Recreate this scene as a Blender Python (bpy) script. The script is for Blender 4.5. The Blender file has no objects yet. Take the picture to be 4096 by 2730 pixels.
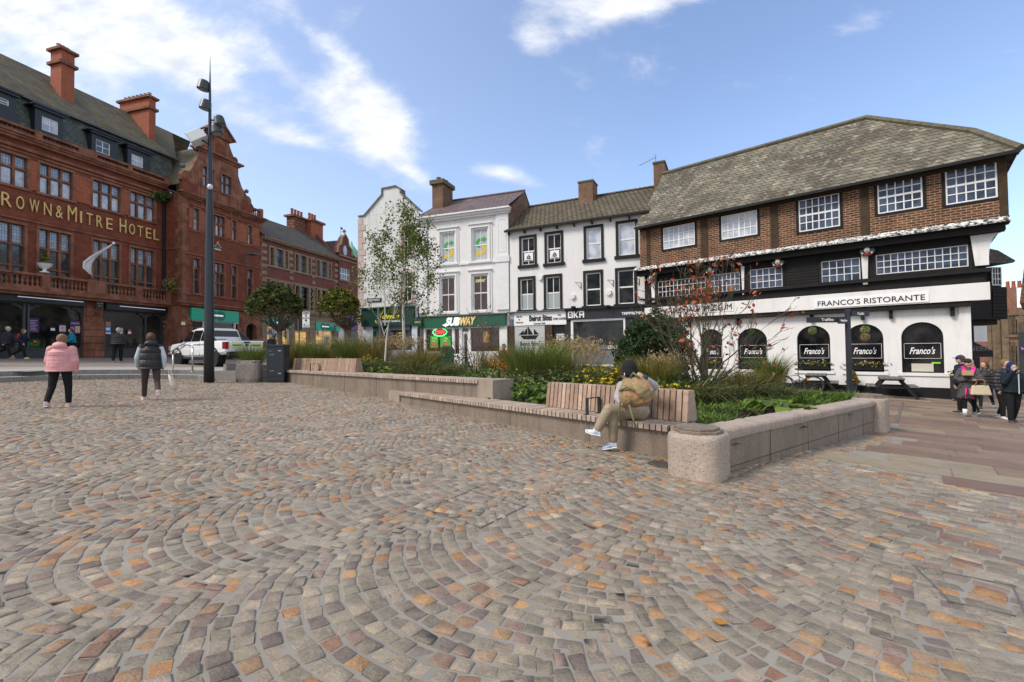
import bpy, math, random
import numpy as np
from mathutils import Vector, Matrix
random.seed(7); RNG = np.random.default_rng(11)
D = bpy.data; SC = bpy.context.scene; COL = SC.collection
PI = math.pi
# ---------------------------------------------------------------- camera
F = 1820.0; CAMZ = 1.40
TILT = math.atan(41/F); ROLL = 0.0116
c_f = Vector((0, math.cos(TILT), math.sin(TILT)))
c_u0 = Vector((0, -math.sin(TILT), math.cos(TILT))); c_r0 = Vector((1, 0, 0))
c_r = c_r0*math.cos(ROLL) - c_u0*math.sin(ROLL)
c_u = c_u0*math.cos(ROLL) + c_r0*math.sin(ROLL)
CAM = Vector((0, 0, CAMZ))
cd = D.cameras.new('camera'); cam = D.objects.new('camera', cd); COL.objects.link(cam)
cd.sensor_width = 36; cd.lens = 36*F/4096; cd.clip_start = .05; cd.clip_end = 3000
mw = Matrix((c_r, c_u, -c_f)).transposed().to_4x4(); mw.translation = CAM
cam.matrix_world = mw; SC.camera = cam

def ray(px, py):
    return c_f*F + c_r*(px-2048) + c_u*(1365-py)
def sstep(a, b, x):
    t = np.clip((x-a)/(b-a), 0, 1); return t*t*(3-2*t)
# ---------------------------------------------------------------- lie of the land
SLOPE = -.037
def plaza_z(x): return SLOPE*x
def G(x, y):                      # ground height of the streets behind and around the plaza
    base = SLOPE*np.clip(x, -45, 40)
    up = .3*sstep(22, 31, y) + .04*np.maximum(y-31, 0)*(1-sstep(0, 12, x))
    return base + up
def GT(x, y):                     # upper terrace on the left, beyond the steps
    return SLOPE*np.clip(x, -45, 40) + .33 + .04*np.maximum(y-31, 0)
def GS(x, y):
    k = sstep(-4.5, -9.5, x) if False else 1-sstep(-9.5, -4.5, x)
    return G(x, y)*(1-k) + GT(x, y)*k
def hit(px, py, up=0.0):          # where the ray meets the sloped plaza plane (+up)
    d = ray(px, py); t = (up - CAMZ)/(d.z - SLOPE*d.x); return CAM + d*t
def hitG(px, py, fn=None):        # where it meets the street surface
    fn = fn or GS; d = ray(px, py).normalized(); t = 3.0
    for i in range(4000):
        p = CAM + d*t
        if p.z < float(fn(p.x, p.y)): break
        t += .02
    return p
def at_depth(px, py, Y):
    d = ray(px, py); return CAM + d*(Y/d.y)
# ---------------------------------------------------------------- materials
def NT(name):
    m = D.materials.new(name); m.use_nodes = True; nt = m.node_tree
    b = nt.nodes['Principled BSDF']; return m, nt, b
def N(nt, t, **k):
    n = nt.nodes.new(t)
    for a, v in k.items():
        if a.startswith('i_'):
            n.inputs[a[2:].replace('_', ' ')].default_value = v
        else: setattr(n, a, v)
    return n
def L(nt, a, b): nt.links.new(a, b)
def c4(c, f=1.0): return (min(1, c[0]*f), min(1, c[1]*f), min(1, c[2]*f), 1)
def srgb(r, g, b):
    return tuple(((v/255+.055)/1.055)**2.4 if v > 10 else v/255/12.92 for v in (r, g, b))
def mixc(nt, fac, a, b, mode='MIX'):
    n = nt.nodes.new('ShaderNodeMix'); n.data_type = 'RGBA'; n.blend_type = mode
    for sock, v in ((n.inputs[0], fac), (n.inputs[6], a), (n.inputs[7], b)):
        if hasattr(v, 'is_output') or hasattr(v, 'links'): nt.links.new(v, sock)
        else: sock.default_value = v
    return n.outputs[2]
def math_n(nt, op, a, b=0.0, c=None, clamp=False):
    n = nt.nodes.new('ShaderNodeMath'); n.operation = op; n.use_clamp = clamp
    for i, v in enumerate((a, b) if c is None else (a, b, c)):
        if hasattr(v, 'links'): nt.links.new(v, n.inputs[i])
        else: n.inputs[i].default_value = v
    return n.outputs[0]
def ramp(nt, fac, stops, interp='LINEAR'):
    n = nt.nodes.new('ShaderNodeValToRGB'); cr = n.color_ramp; cr.interpolation = interp
    while len(cr.elements) < len(stops): cr.elements.new(.5)
    for e, (p, c) in zip(cr.elements, stops):
        e.position = p; e.color = c if len(c) == 4 else (*c, 1)
    L(nt, fac, n.inputs[0]); return n.outputs[0]
def noise(nt, vec, sc, det=4, rough=.55, dist=0.0):
    n = nt.nodes.new('ShaderNodeTexNoise'); n.inputs['Scale'].default_value = sc
    n.inputs['Detail'].default_value = det; n.inputs['Roughness'].default_value = rough
    n.inputs['Distortion'].default_value = dist
    if vec is not None: L(nt, vec, n.inputs['Vector'])
    return n.outputs['Fac']
def bump(nt, b, h, s, dist=.02):
    n = nt.nodes.new('ShaderNodeBump'); n.inputs['Strength'].default_value = s
    n.inputs['Distance'].default_value = dist
    L(nt, h, n.inputs['Height']); L(nt, n.outputs[0], b.inputs['Normal'])
def objco(nt, scale=None):
    t = nt.nodes.new('ShaderNodeTexCoord'); o = t.outputs['Object']
    if scale:
        mp = nt.nodes.new('ShaderNodeMapping'); mp.inputs['Scale'].default_value = scale
        L(nt, o, mp.inputs[0]); return mp.outputs[0]
    return o
def mat(name, col, rough=.7, var=.15, sc=5, bmp=.15, bsc=40, metal=0, col2=None, streak=0, streakcol=(.05, .05, .045), spec=.22):
    m, nt, b = NT(name); o = objco(nt)
    n1 = noise(nt, o, sc, 5)
    f = ramp(nt, n1, [(.3, (0, 0, 0)), (.7, (1, 1, 1))])
    c = mixc(nt, f, c4(col, 1-var), c4(col2 or col, 1+var))
    if streak:
        s = noise(nt, objco(nt, (2.2, 2.2, .35)), 1.6, 6, .65)
        sf = ramp(nt, s, [(.52, (0, 0, 0)), (.75, (1, 1, 1))])
        c = mixc(nt, math_n(nt, 'MULTIPLY', sf, streak), c, c4(streakcol))
    L(nt, c, b.inputs['Base Color']) if hasattr(c, 'links') else None
    b.inputs['Roughness'].default_value = rough; b.inputs['Metallic'].default_value = metal
    b.inputs['Specular IOR Level'].default_value = spec
    if bmp: bump(nt, b, noise(nt, o, bsc, 4), bmp, .01)
    return m
def wallvec(nt, k=1.0):
    s = nt.nodes.new('ShaderNodeSeparateXYZ'); L(nt, objco(nt), s.inputs[0])
    cb = nt.nodes.new('ShaderNodeCombineXYZ')
    L(nt, math_n(nt, 'ADD', s.outputs[0], s.outputs[1]), cb.inputs[0])
    L(nt, math_n(nt, 'MULTIPLY', s.outputs[2], k), cb.inputs[1]); return cb.outputs[0]
def brick(name, c1, c2, mortar, bw=.225, rh=.075, mw_=.012, var=.25, rough=.85, bmp=.5, k=1.0, moss=None, mossamt=0, vsc=1.3, bias=0.0):
    m, nt, b = NT(name); v = wallvec(nt, k)
    t = nt.nodes.new('ShaderNodeTexBrick'); L(nt, v, t.inputs['Vector'])
    t.inputs['Scale'].default_value = 1; t.inputs['Brick Width'].default_value = bw
    t.inputs['Row Height'].default_value = rh; t.inputs['Mortar Size'].default_value = mw_
    t.inputs['Mortar Smooth'].default_value = .2; t.inputs['Bias'].default_value = bias
    t.inputs['Color1'].default_value = c4(c1); t.inputs['Color2'].default_value = c4(c2)
    t.inputs['Mortar'].default_value = c4(mortar)
    o = objco(nt); n1 = noise(nt, o, vsc, 6, .6)
    f = ramp(nt, n1, [(.25, (1-var,)*3), (.75, (1+var,)*3)])
    c = mixc(nt, 1.0, t.outputs['Color'], f, 'MULTIPLY')
    n2 = noise(nt, o, 9, 3); f2 = ramp(nt, n2, [(.3, (.86,)*3), (.7, (1.12,)*3)])
    c = mixc(nt, 1.0, c, f2, 'MULTIPLY')
    if moss:
        for q, (mc, th, ms) in enumerate(moss):
            n3 = noise(nt, objco(nt, (1, 1, .6)), ms, 8, .7)
            c = mixc(nt, ramp(nt, n3, [(th, (0, 0, 0)), (th+.09, (mossamt,)*3)]), c, c4(mc))
    L(nt, c, b.inputs['Base Color']); b.inputs['Roughness'].default_value = rough
    b.inputs['Specular IOR Level'].default_value = .25
    h = math_n(nt, 'SUBTRACT', n2, math_n(nt, 'MULTIPLY', t.outputs['Fac'], 1.4))
    bump(nt, b, h, bmp, .012); return m
def plain(name, col, rough=.5, metal=0, emit=None, es=1, coat=0, spec=.5):
    m, nt, b = NT(name); b.inputs['Base Color'].default_value = c4(col)
    b.inputs['Roughness'].default_value = rough; b.inputs['Metallic'].default_value = metal
    b.inputs['Specular IOR Level'].default_value = spec
    b.inputs['Coat Weight'].default_value = coat
    if emit: b.inputs['Emission Color'].default_value = c4(emit); b.inputs['Emission Strength'].default_value = es
    return m
def glass(name, col, col2, sc=.9, rough=.06, spec=.7):
    m, nt, b = NT(name)
    n1 = noise(nt, objco(nt), sc, 3)
    L(nt, mixc(nt, ramp(nt, n1, [(.4, (0, 0, 0)), (.6, (1, 1, 1))]), c4(col), c4(col2)), b.inputs['Base Color'])
    b.inputs['Roughness'].default_value = rough; b.inputs['Specular IOR Level'].default_value = spec
    bump(nt, b, noise(nt, objco(nt), 1.7, 2), .05, .02); return m
# ---------------------------------------------------------------- mesh builder
class MB:
    def __init__(s): s.v = []; s.f = []; s.m = []; s.mi = 0
    def add(s, vs, fs, mi=None):
        o = len(s.v); s.v.extend([tuple(v) for v in vs])
        for f in fs: s.f.append(tuple(i+o for i in f)); s.m.append(s.mi if mi is None else mi)
        return s
    def box(s, x0, x1, y0, y1, z0, z1, mi=None):
        return s.add([(x0, y0, z0), (x1, y0, z0), (x1, y1, z0), (x0, y1, z0), (x0, y0, z1), (x1, y0, z1), (x1, y1, z1), (x0, y1, z1)],
            [(0, 3, 2, 1), (4, 5, 6, 7), (0, 1, 5, 4), (1, 2, 6, 5), (2, 3, 7, 6), (3, 0, 4, 7)], mi)
    def poly(s, pts, mi=None): return s.add(pts, [tuple(range(len(pts)))], mi)
    def ext(s, pts, vec, mi=None):
        n = len(pts); vec = Vector(vec); a = [Vector(p) for p in pts]; b = [p+vec for p in a]
        return s.add(a+b, [tuple(range(n)), tuple(range(2*n-1, n-1, -1))] + [(i, n+i, n+(i+1) % n, (i+1) % n) for i in range(n)], mi)
    def prism(s, pts, y0, y1, mi=None):         # (x,z) outline pushed along y
        return s.ext([(p[0], y0, p[1]) for p in pts], (0, y1-y0, 0), mi)
    def beam(s, a, b, w, h, mi=None, up=(0, 0, 1)):
        a = Vector(a); b = Vector(b); d = (b-a).normalized(); u = Vector(up)
        r = d.cross(u); r = r.normalized() if r.length > 1e-5 else Vector((1, 0, 0)); u = r.cross(d)
        q = [a+r*w/2*i+u*h/2*j for i, j in ((-1, -1), (1, -1), (1, 1), (-1, 1))]
        return s.ext(q, b-a, mi)
    def tube(s, pts, rs, n=8, mi=None, cap=True, el=1.0):
        pts = [Vector(p) for p in pts]
        if not hasattr(rs, '__len__'): rs = [rs]*len(pts)
        vs = []; prev = None
        for i, p in enumerate(pts):
            d = (pts[min(i+1, len(pts)-1)]-pts[max(i-1, 0)]).normalized()
            if prev is None:
                a = Vector((0, 0, 1)) if abs(d.z) < .9 else Vector((1, 0, 0)); r = d.cross(a).normalized()
            else: r = (prev - d*prev.dot(d)).normalized()
            prev = r; u = d.cross(r)
            for k in range(n):
                t = 2*PI*k/n; vs.append(p + r*math.cos(t)*rs[i] + u*math.sin(t)*rs[i]*el)
        fs = [(i*n+k, i*n+(k+1) % n, (i+1)*n+(k+1) % n, (i+1)*n+k) for i in range(len(pts)-1) for k in range(n)]
        if cap: fs += [tuple(range(n-1, -1, -1)), tuple((len(pts)-1)*n+k for k in range(n))]
        return s.add(vs, fs, mi)
    def lathe(s, c, prof, n=16, mi=None, sx=1, sy=1):
        vs = []; c = Vector(c)
        for r, z in prof:
            for k in range(n): t = 2*PI*k/n; vs.append(c+Vector((math.cos(t)*r*sx, math.sin(t)*r*sy, z)))
        fs = [(i*n+k, i*n+(k+1) % n, (i+1)*n+(k+1) % n, (i+1)*n+k) for i in range(len(prof)-1) for k in range(n)]
        fs += [tuple(range(n-1, -1, -1)), tuple((len(prof)-1)*n+k for k in range(n))]
        return s.add(vs, fs, mi)
    def ball(s, c, r, n=12, mi=None, rot=None):
        if not hasattr(r, '__len__'): r = (r, r, r)
        c = Vector(c); vs = []; h = n//2
        for i in range(h+1):
            a = PI*i/h
            for k in range(n):
                t = 2*PI*k/n; v = Vector((math.sin(a)*math.cos(t)*r[0], math.sin(a)*math.sin(t)*r[1], -math.cos(a)*r[2]))
                if rot: v = rot @ v
                vs.append(c+v)
        return s.add(vs, [(i*n+k, i*n+(k+1) % n, (i+1)*n+(k+1) % n, (i+1)*n+k) for i in range(h) for k in range(n)], mi)
    def wall(s, x0, x1, z0, z1, holes, y=0.0, dep=.15, mi=None, rmi=None):
        xs = sorted({x0, x1, *[min(max(h[i], x0), x1) for h in holes for i in (0, 1)]})
        zs = sorted({z0, z1, *[min(max(h[i], z0), z1) for h in holes for i in (2, 3)]})
        for i in range(len(xs)-1):
            for j in range(len(zs)-1):
                cx = (xs[i]+xs[i+1])/2; cz = (zs[j]+zs[j+1])/2
                if any(h[0] < cx < h[1] and h[2] < cz < h[3] for h in holes): continue
                s.poly([(xs[i], y, zs[j]), (xs[i+1], y, zs[j]), (xs[i+1], y, zs[j+1]), (xs[i], y, zs[j+1])], mi)
        for h in holes:
            a, b, c, d = h[:4]; e = y+dep; r = rmi if rmi is not None else mi
            s.poly([(a, y, c), (a, y, d), (a, e, d), (a, e, c)], r); s.poly([(b, y, c), (b, e, c), (b, e, d), (b, y, d)], r)
            s.poly([(a, y, c), (a, e, c), (b, e, c), (b, y, c)], r); s.poly([(a, y, d), (b, y, d), (b, e, d), (a, e, d)], r)
            if len(h) > 4:      # arched head of rise h[4]
                n = 14; rise = h[4]; mx = (a+b)/2; hw = (b-a)/2; pts = []
                for q in range(n+1):
                    t = PI*(1-q/n); pts.append((mx+hw*math.cos(t), d-rise+rise*math.sin(t)))
                for q in range(n):
                    p, w = pts[q], pts[q+1]
                    s.poly([(p[0], y, p[1]), (w[0], y, w[1]), (w[0], y, d), (p[0], y, d)], mi)
                    s.poly([(p[0], y, p[1]), (p[0], e, p[1]), (w[0], e, w[1]), (w[0], y, w[1])], r)
        return s
    def build(s, name, mats, parent=None, smooth=False, bev=0, loc=None, label=None):
        me = D.meshes.new(name); me.from_pydata(s.v, [], s.f)
        for m in (mats if isinstance(mats, (list, tuple)) else [mats]): me.materials.append(m)
        me.polygons.foreach_set('material_index', s.m)
        if smooth: me.polygons.foreach_set('use_smooth', [True]*len(s.f))
        me.update(); o = D.objects.new(name, me); COL.objects.link(o)
        if parent: o.parent = parent
        if loc is not None: o.location = loc
        if bev:
            b = o.modifiers.new('bevel', 'BEVEL'); b.width = bev; b.segments = 2; b.limit_method = 'ANGLE'; b.angle_limit = .6
        if label: o['label'] = label
        return o
def npmesh(name, verts, quads, mats, parent=None, smooth=False, mi=None, tris=None):
    me = D.meshes.new(name); nv = len(verts); nq = len(quads); k = quads.shape[1]
    me.vertices.add(nv); me.vertices.foreach_set('co', verts.astype(np.float32).ravel())
    me.loops.add(nq*k); me.loops.foreach_set('vertex_index', quads.astype(np.int32).ravel())
    me.polygons.add(nq); me.polygons.foreach_set('loop_start', np.arange(nq, dtype=np.int32)*k)
    me.polygons.foreach_set('loop_total', np.full(nq, k, dtype=np.int32))
    for m in (mats if isinstance(mats, (list, tuple)) else [mats]): me.materials.append(m)
    if mi is not None: me.polygons.foreach_set('material_index', mi.astype(np.int32))
    if smooth: me.polygons.foreach_set('use_smooth', np.ones(nq, dtype=bool))
    me.update(calc_edges=True); me.validate(); o = D.objects.new(name, me); COL.objects.link(o)
    if parent: o.parent = parent
    return o
def tag(o, label=None, cat=None, group=None, kind=None):
    for k, v in (('label', label), ('category', cat), ('group', group), ('kind', kind)):
        if v: o[k] = v
    return o
def thing(name, label, cat, loc=(0, 0, 0), rz=0, group=None):
    o = D.objects.new(name, None); COL.objects.link(o); o.location = loc; o.rotation_euler = (0, 0, rz)
    return tag(o, label, cat, group)
def copy_tree(o, parent=None):
    kids = [c for c in D.objects if c.parent == o]; c = o.copy(); COL.objects.link(c)
    if parent: c.parent = parent
    for k in kids: copy_tree(k, c)
    return c
def text(s, size, x, y, z, parent, m, name='lettering', ext=.008, shear=0, bold=0, width=None, height=None, rotz=None, gap=1.0, align='CENTER', back=False):
    cu = D.curves.new('t', 'FONT'); cu.body = s; cu.size = size; cu.extrude = ext; cu.shear = shear; cu.offset = bold
    cu.align_x = align; cu.space_character = gap; cu.resolution_u = 3
    to = D.objects.new('t', cu); COL.objects.link(to); me = D.meshes.new_from_object(to); D.objects.remove(to)
    n = len(me.vertices); co = np.empty(n*3, np.float32); me.vertices.foreach_get('co', co); co = co.reshape(-1, 3)
    if n:
        x0, x1 = co[:, 0].min(), co[:, 0].max(); y0, y1 = co[:, 1].min(), co[:, 1].max()
        co[:, 0] -= (x0+x1)/2; co[:, 1] -= (y0+y1)/2
        if width: co[:, 0] *= width/(x1-x0); co[:, 1] *= (width/(x1-x0) if not height else 1)
        if height: co[:, 1] *= height/(y1-y0)
    if rotz == 'flat': new = co
    else: new = np.stack([co[:, 0], -co[:, 2], co[:, 1]], 1)
    me.vertices.foreach_set('co', new.astype(np.float32).ravel()); me.materials.clear(); me.materials.append(m); me.update()
    o = D.objects.new(name, me); COL.objects.link(o); o.location = (x, y, z)
    if parent: o.parent = parent
    return o
class Fac:                                     # a street front: x along it, y into the house, z up
    def __init__(s, o, d, z0, name, label, cat='building'):
        l = math.hypot(*d); s.d = Vector((d[0]/l, d[1]/l, 0)); s.n = Vector((-s.d.y, s.d.x, 0)); s.o = Vector((o[0], o[1], 0)); s.z0 = z0
        s.root = thing(name, label, cat, (o[0], o[1], z0), math.atan2(s.d.y, s.d.x))
    def p(s, px, py, off=0.0):
        r = ray(px, py); q = s.o+s.n*off
        t = (q-CAM).dot(s.n)/r.dot(s.n); h = CAM+r*t
        return ((h-s.o).dot(s.d), h.z-s.z0)
    def u(s, px, off=0.0): return s.p(px, 1400, off)[0]
    def z(s, px, py, off=0.0): return s.p(px, py, off)[1]
    def r(s, x0, y0, x1, y1, off=0.0):
        a = s.p(x0, y0, off); b = s.p(x1, y1, off); return (a[0], b[0], b[1], a[1])   # u0,u1,z0,z1
def window(par, r, y=.12, cols=2, rows=2, fw=.06, bw=.025, fm=None, pm=None, name='window', mid=False, midv=False, arch=0, extra=None):
    u0, u1, z0, z1 = r; f = MB(); d = .05
    if arch:
        n = 14; mx = (u0+u1)/2; hw = (u1-u0)/2; pts = [(mx+hw*math.cos(PI*(1-q/n)), z1-arch+arch*math.sin(PI*q/n)) for q in range(n+1)]
        inn = [(mx+(hw-fw)*math.cos(PI*(1-q/n)), z1-arch+(arch-fw)*math.sin(PI*q/n)) for q in range(n+1)]
        for q in range(n): f.prism([pts[q], pts[q+1], inn[q+1], inn[q]], y-d, y)
        zt = z1-arch
    else:
        f.box(u0, u1, y-d, y, z1-fw, z1); zt = z1-fw
    f.box(u0, u1, y-d, y, z0, z0+fw); f.box(u0, u0+fw, y-d, y, z0+fw, zt); f.box(u1-fw, u1, y-d, y, z0+fw, zt)
    for i in range(1, cols):
        x = u0+fw+(u1-u0-2*fw)*i/cols; w = bw*2 if (midv and i*2 == cols) else bw
        f.box(x-w/2, x+w/2, y-d+.012, y-.002, z0+fw, (z1-fw))
    for j in range(1, rows):
        z = z0+fw+(z1-z0-2*fw)*j/rows; w = bw*2.0 if (mid and j*2 == rows) else bw
        f.box(u0+fw, u1-fw, y-d+.006, y-.001, z-w/2, z+w/2)
    fo = f.build(name, fm, par)
    p = MB()
    if arch: p.poly([(a[0], y-.018, a[1]) for a in [(u0+.01, z0+.01)]+[(u0+.01, z1-arch)]+inn[1:-1]+[(u1-.01, z1-arch), (u1-.01, z0+.01)]][::-1])
    else: p.poly([(u0+.01, y-.018, z0+.01), (u1-.01, y-.018, z0+.01), (u1-.01, y-.018, z1-.01), (u0+.01, y-.018, z1-.01)])
    p.build('pane', pm, fo)
    return fo
# ---------------------------------------------------------------- sky, sun
SUN_EL = math.radians(46); SUN_AZ = math.atan2(-.85, -.35)   # azimuth as direction (x,y)=(-.85,-.35)
sx, sy = -.85/math.hypot(.85, .35), -.35/math.hypot(.85, .35)
W = D.worlds.new('World'); SC.world = W; W.use_nodes = True; wn = W.node_tree; wn.nodes.clear()
sky = wn.nodes.new('ShaderNodeTexSky'); sky.sky_type = 'NISHITA'; sky.sun_disc = False
sky.sun_elevation = SUN_EL; sky.sun_rotation = math.atan2(sx, sy); sky.air_density = 1.0; sky.dust_density = .6; sky.ozone_density = 1.6; sky.altitude = 40
tc = wn.nodes.new('ShaderNodeTexCoord'); sep = wn.nodes.new('ShaderNodeSeparateXYZ'); L(wn, tc.outputs['Generated'], sep.inputs[0])
X_, Y_, Z_ = sep.outputs
yy = math_n(wn, 'MAXIMUM', Y_, .03)
S_ = math_n(wn, 'DIVIDE', X_, yy); T_ = math_n(wn, 'DIVIDE', Z_, yy)
cmb = wn.nodes.new('ShaderNodeCombineXYZ'); L(wn, S_, cmb.inputs[0]); L(wn, T_, cmb.inputs[1])
mpn = wn.nodes.new('ShaderNodeMapping'); mpn.inputs['Rotation'].default_value = (0, 0, math.radians(38)); mpn.inputs['Scale'].default_value = (1.0, 1.9, 1)
L(wn, cmb.outputs[0], mpn.inputs[0])
n1 = noise(wn, mpn.outputs[0], 3.2, 7, .62, .25); n2 = noise(wn, mpn.outputs[0], 11, 3, .6)
zz = math_n(wn, 'ADD', math_n(wn, 'MAXIMUM', Z_, 0), .12)
cm2 = wn.nodes.new('ShaderNodeCombineXYZ'); L(wn, math_n(wn, 'DIVIDE', X_, zz), cm2.inputs[0]); L(wn, math_n(wn, 'DIVIDE', Y_, zz), cm2.inputs[1])
nb = noise(wn, cm2.outputs[0], .9, 3, .6)
def blob(dx, dy, a, b, ang, amp):      # cloud bank by direction; dx,dy read in the 2353-wide view
    d = ray(dx*4096/2353, dy*4096/2353); s0 = d.x/d.y; t0 = d.z/d.y; k = 4096/2353/F
    ca, sa = math.cos(math.radians(ang)), math.sin(math.radians(ang))
    ds = math_n(wn, 'SUBTRACT', S_, s0); dt = math_n(wn, 'SUBTRACT', T_, t0)
    p = math_n(wn, 'DIVIDE', math_n(wn, 'ADD', math_n(wn, 'MULTIPLY', ds, ca), math_n(wn, 'MULTIPLY', dt, sa)), a*k)
    q = math_n(wn, 'DIVIDE', math_n(wn, 'SUBTRACT', math_n(wn, 'MULTIPLY', dt, ca), math_n(wn, 'MULTIPLY', ds, sa)), b*k)
    r2 = math_n(wn, 'ADD', math_n(wn, 'MULTIPLY', p, p), math_n(wn, 'MULTIPLY', q, q))
    return math_n(wn, 'MULTIPLY', math_n(wn, 'EXPONENT', math_n(wn, 'MULTIPLY', r2, -1)), amp)
W.cycles.sampling_method = 'MANUAL'; W.cycles.sample_map_resolution = 256
blobs = [(170, 70, 350, 110, -10, .95), (420, 125, 200, 62, -38, .85), (90, -60, 420, 120, 0, .8), (640, 150, 60, 28, -45, .5), (720, 70, 200, 36, -42, .42), (850, 210, 110, 30, -42, .4),
    (790, 235, 105, 62, -25, .85), (865, 310, 80, 66, -48, .8), (950, 400, 65, 22, -40, .5), (690, 325, 85, 22, -18, .62), (795, 45, 35, 60, -60, .38),
    (1170, 405, 85, 24, -15, .7), (1500, -15, 330, 42, 4, .72), (1225, 80, 60, 45, -50, .5), (1370, 40, 180, 48, 20, .6), (1970, 70, 80, 40, 30, .2), (2330, 115, 60, 50, 0, .3), (400, 250, 60, 18, -30, .25),
    (90, 200, 260, 50, -25, .3)]
acc = None
for bb in blobs:
    o = blob(*bb); acc = o if acc is None else math_n(wn, 'ADD', acc, o)
fwd = math_n(wn, 'GREATER_THAN', Y_, .12)
dens = math_n(wn, 'ADD', acc, math_n(wn, 'MULTIPLY', math_n(wn, 'SUBTRACT', n1, .5), 2.0))
dens = math_n(wn, 'ADD', dens, math_n(wn, 'MULTIPLY', math_n(wn, 'SUBTRACT', n2, .5), .35))
dback = math_n(wn, 'MULTIPLY', math_n(wn, 'SUBTRACT', nb, .24), 3.0)  # unseen cloud cover behind the camera, thickened to whiten the ambient light
dens = math_n(wn, 'ADD', math_n(wn, 'MULTIPLY', dens, fwd), math_n(wn, 'MULTIPLY', dback, math_n(wn, 'SUBTRACT', 1, fwd)))
mr = wn.nodes.new('ShaderNodeMapRange'); mr.interpolation_type = 'SMOOTHSTEP'; mr.inputs[1].default_value = .12; mr.inputs[2].default_value = .98
L(wn, dens, mr.inputs[0])
cmask = math_n(wn, 'MULTIPLY', mr.outputs[0], .93)
shade = ramp(wn, n2, [(.3, (5.2, 5.5, 6.1)), (.7, (7.6, 7.65, 7.8))])
hz = math_n(wn, 'ADD', math_n(wn, 'MULTIPLY', math_n(wn, 'POWER', math_n(wn, 'SUBTRACT', 1, math_n(wn, 'MAXIMUM', Z_, 0), clamp=True), 4), .62), .10)
lft = wn.nodes.new('ShaderNodeMapRange'); lft.inputs[1].default_value = .35; lft.inputs[2].default_value = -1.1; lft.inputs[3].default_value = .0; lft.inputs[4].default_value = .38; L(wn, S_, lft.inputs[0])
haz = math_n(wn, 'ADD', hz, lft.outputs[0], clamp=True)
skyb = mixc(wn, 1.0, sky.outputs[0], (1.38, 1.44, 1.6, 1), 'MULTIPLY')
skyc = mixc(wn, math_n(wn, 'MULTIPLY', haz, .75), skyb, (5.4, 6.1, 7.2, 1))
colr = mixc(wn, cmask, skyc, shade)
bg = wn.nodes.new('ShaderNodeBackground'); bg.inputs['Strength'].default_value = .115; L(wn, colr, bg.inputs[0])
wo = wn.nodes.new('ShaderNodeOutputWorld'); L(wn, bg.outputs[0], wo.inputs[0])
sl = D.lights.new('sun', 'SUN'); sl.energy = 2.4; sl.angle = math.radians(18); sl.color = (1, .91, .78)
so = D.objects.new('sun', sl); COL.objects.link(so); so.location = (-20, -10, 30)
so.rotation_euler = Vector((sx*math.cos(SUN_EL), sy*math.cos(SUN_EL), math.sin(SUN_EL))).to_track_quat('Z', 'Y').to_euler()
SC.view_settings.view_transform = 'Standard'; SC.view_settings.look = 'None'; SC.view_settings.exposure = 0.45; SC.view_settings.gamma = 1
SC.render.film_transparent = False
# ---------------------------------------------------------------- ground sheets
def sheet(name, xs, ys, fn, m, keep=None, label=None):
    XX, YY = np.meshgrid(xs, ys); ZZ = fn(XX, YY); v = np.stack([XX.ravel(), YY.ravel(), ZZ.ravel()], 1)
    nx, ny = len(xs), len(ys); i, j = np.meshgrid(np.arange(nx-1), np.arange(ny-1)); a = (j*nx+i).ravel()
    q = np.stack([a, a+1, a+nx+1, a+nx], 1)
    if keep is not None:
        c = v[q].mean(1); q = q[keep(c[:, 0], c[:, 1])]
    o = npmesh(name, v, q, m); tag(o, label, None, None, 'structure'); return o
m_mortar = mat('mortar', (.265, .24, .208), .9, .16, 2.2, .35, 160)
def setts_far(name, cols, mortar, bw=.16, rh=.11):
    m, nt, b = NT(name); t = nt.nodes.new('ShaderNodeTexBrick'); o = objco(nt)
    mp = nt.nodes.new('ShaderNodeMapping'); mp.inputs['Rotation'].default_value = (0, 0, .25); L(nt, o, mp.inputs[0]); L(nt, mp.outputs[0], t.inputs['Vector'])
    t.inputs['Scale'].default_value = 1; t.inputs['Brick Width'].default_value = bw; t.inputs['Row Height'].default_value = rh; t.inputs['Mortar Size'].default_value = .012
    t.inputs['Color1'].default_value = (0, 0, 0, 1); t.inputs['Color2'].default_value = (1, 1, 1, 1); t.inputs['Mortar'].default_value = (.5, .5, .5, 1)
    n = len(cols); c = ramp(nt, t.outputs['Color'], [(i/(n-1), k) for i, k in enumerate(cols)])
    c = mixc(nt, t.outputs['Fac'], c, c4(mortar)); nn = noise(nt, o, .6, 6, .6)
    c = mixc(nt, 1.0, c, ramp(nt, nn, [(.3, (.8,)*3), (.7, (1.18,)*3)]), 'MULTIPLY')
    L(nt, c, b.inputs['Base Color']); b.inputs['Roughness'].default_value = .8
    bump(nt, b, math_n(nt, 'SUBTRACT', noise(nt, o, 20, 3), t.outputs['Fac']), .5, .02); return m
m_road = setts_far('street_setts', [(.17, .13, .11), (.25, .2, .165), (.21, .17, .15), (.30, .23, .18)], (.2, .18, .165))
m_pave = setts_far('pale_pavers', [(.3, .29, .27), (.36, .34, .31), (.27, .27, .26)], (.2, .2, .19), .9, .45)
m_far = mat('far_ground', (.2, .18, .16), .9, .2, .4, 0)
big = np.concatenate([np.linspace(-1500, -60, 8), np.linspace(-50, 50, 21), np.linspace(60, 1500, 8)])
sheet('ground', big, big, lambda x, y: SLOPE*np.clip(x, -45, 40)-.25, m_far)
# the line of the bench front and the steps, in plan
STEP_PX = [(-420, 1548), (-200, 1541), (0, 1531.5), (130, 1526), (265, 1521), (420, 1518), (560, 1516.5), (697, 1517), (790, 1519), (840, 1524)]
STEP = [hit(*p) for p in STEP_PX]
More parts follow.
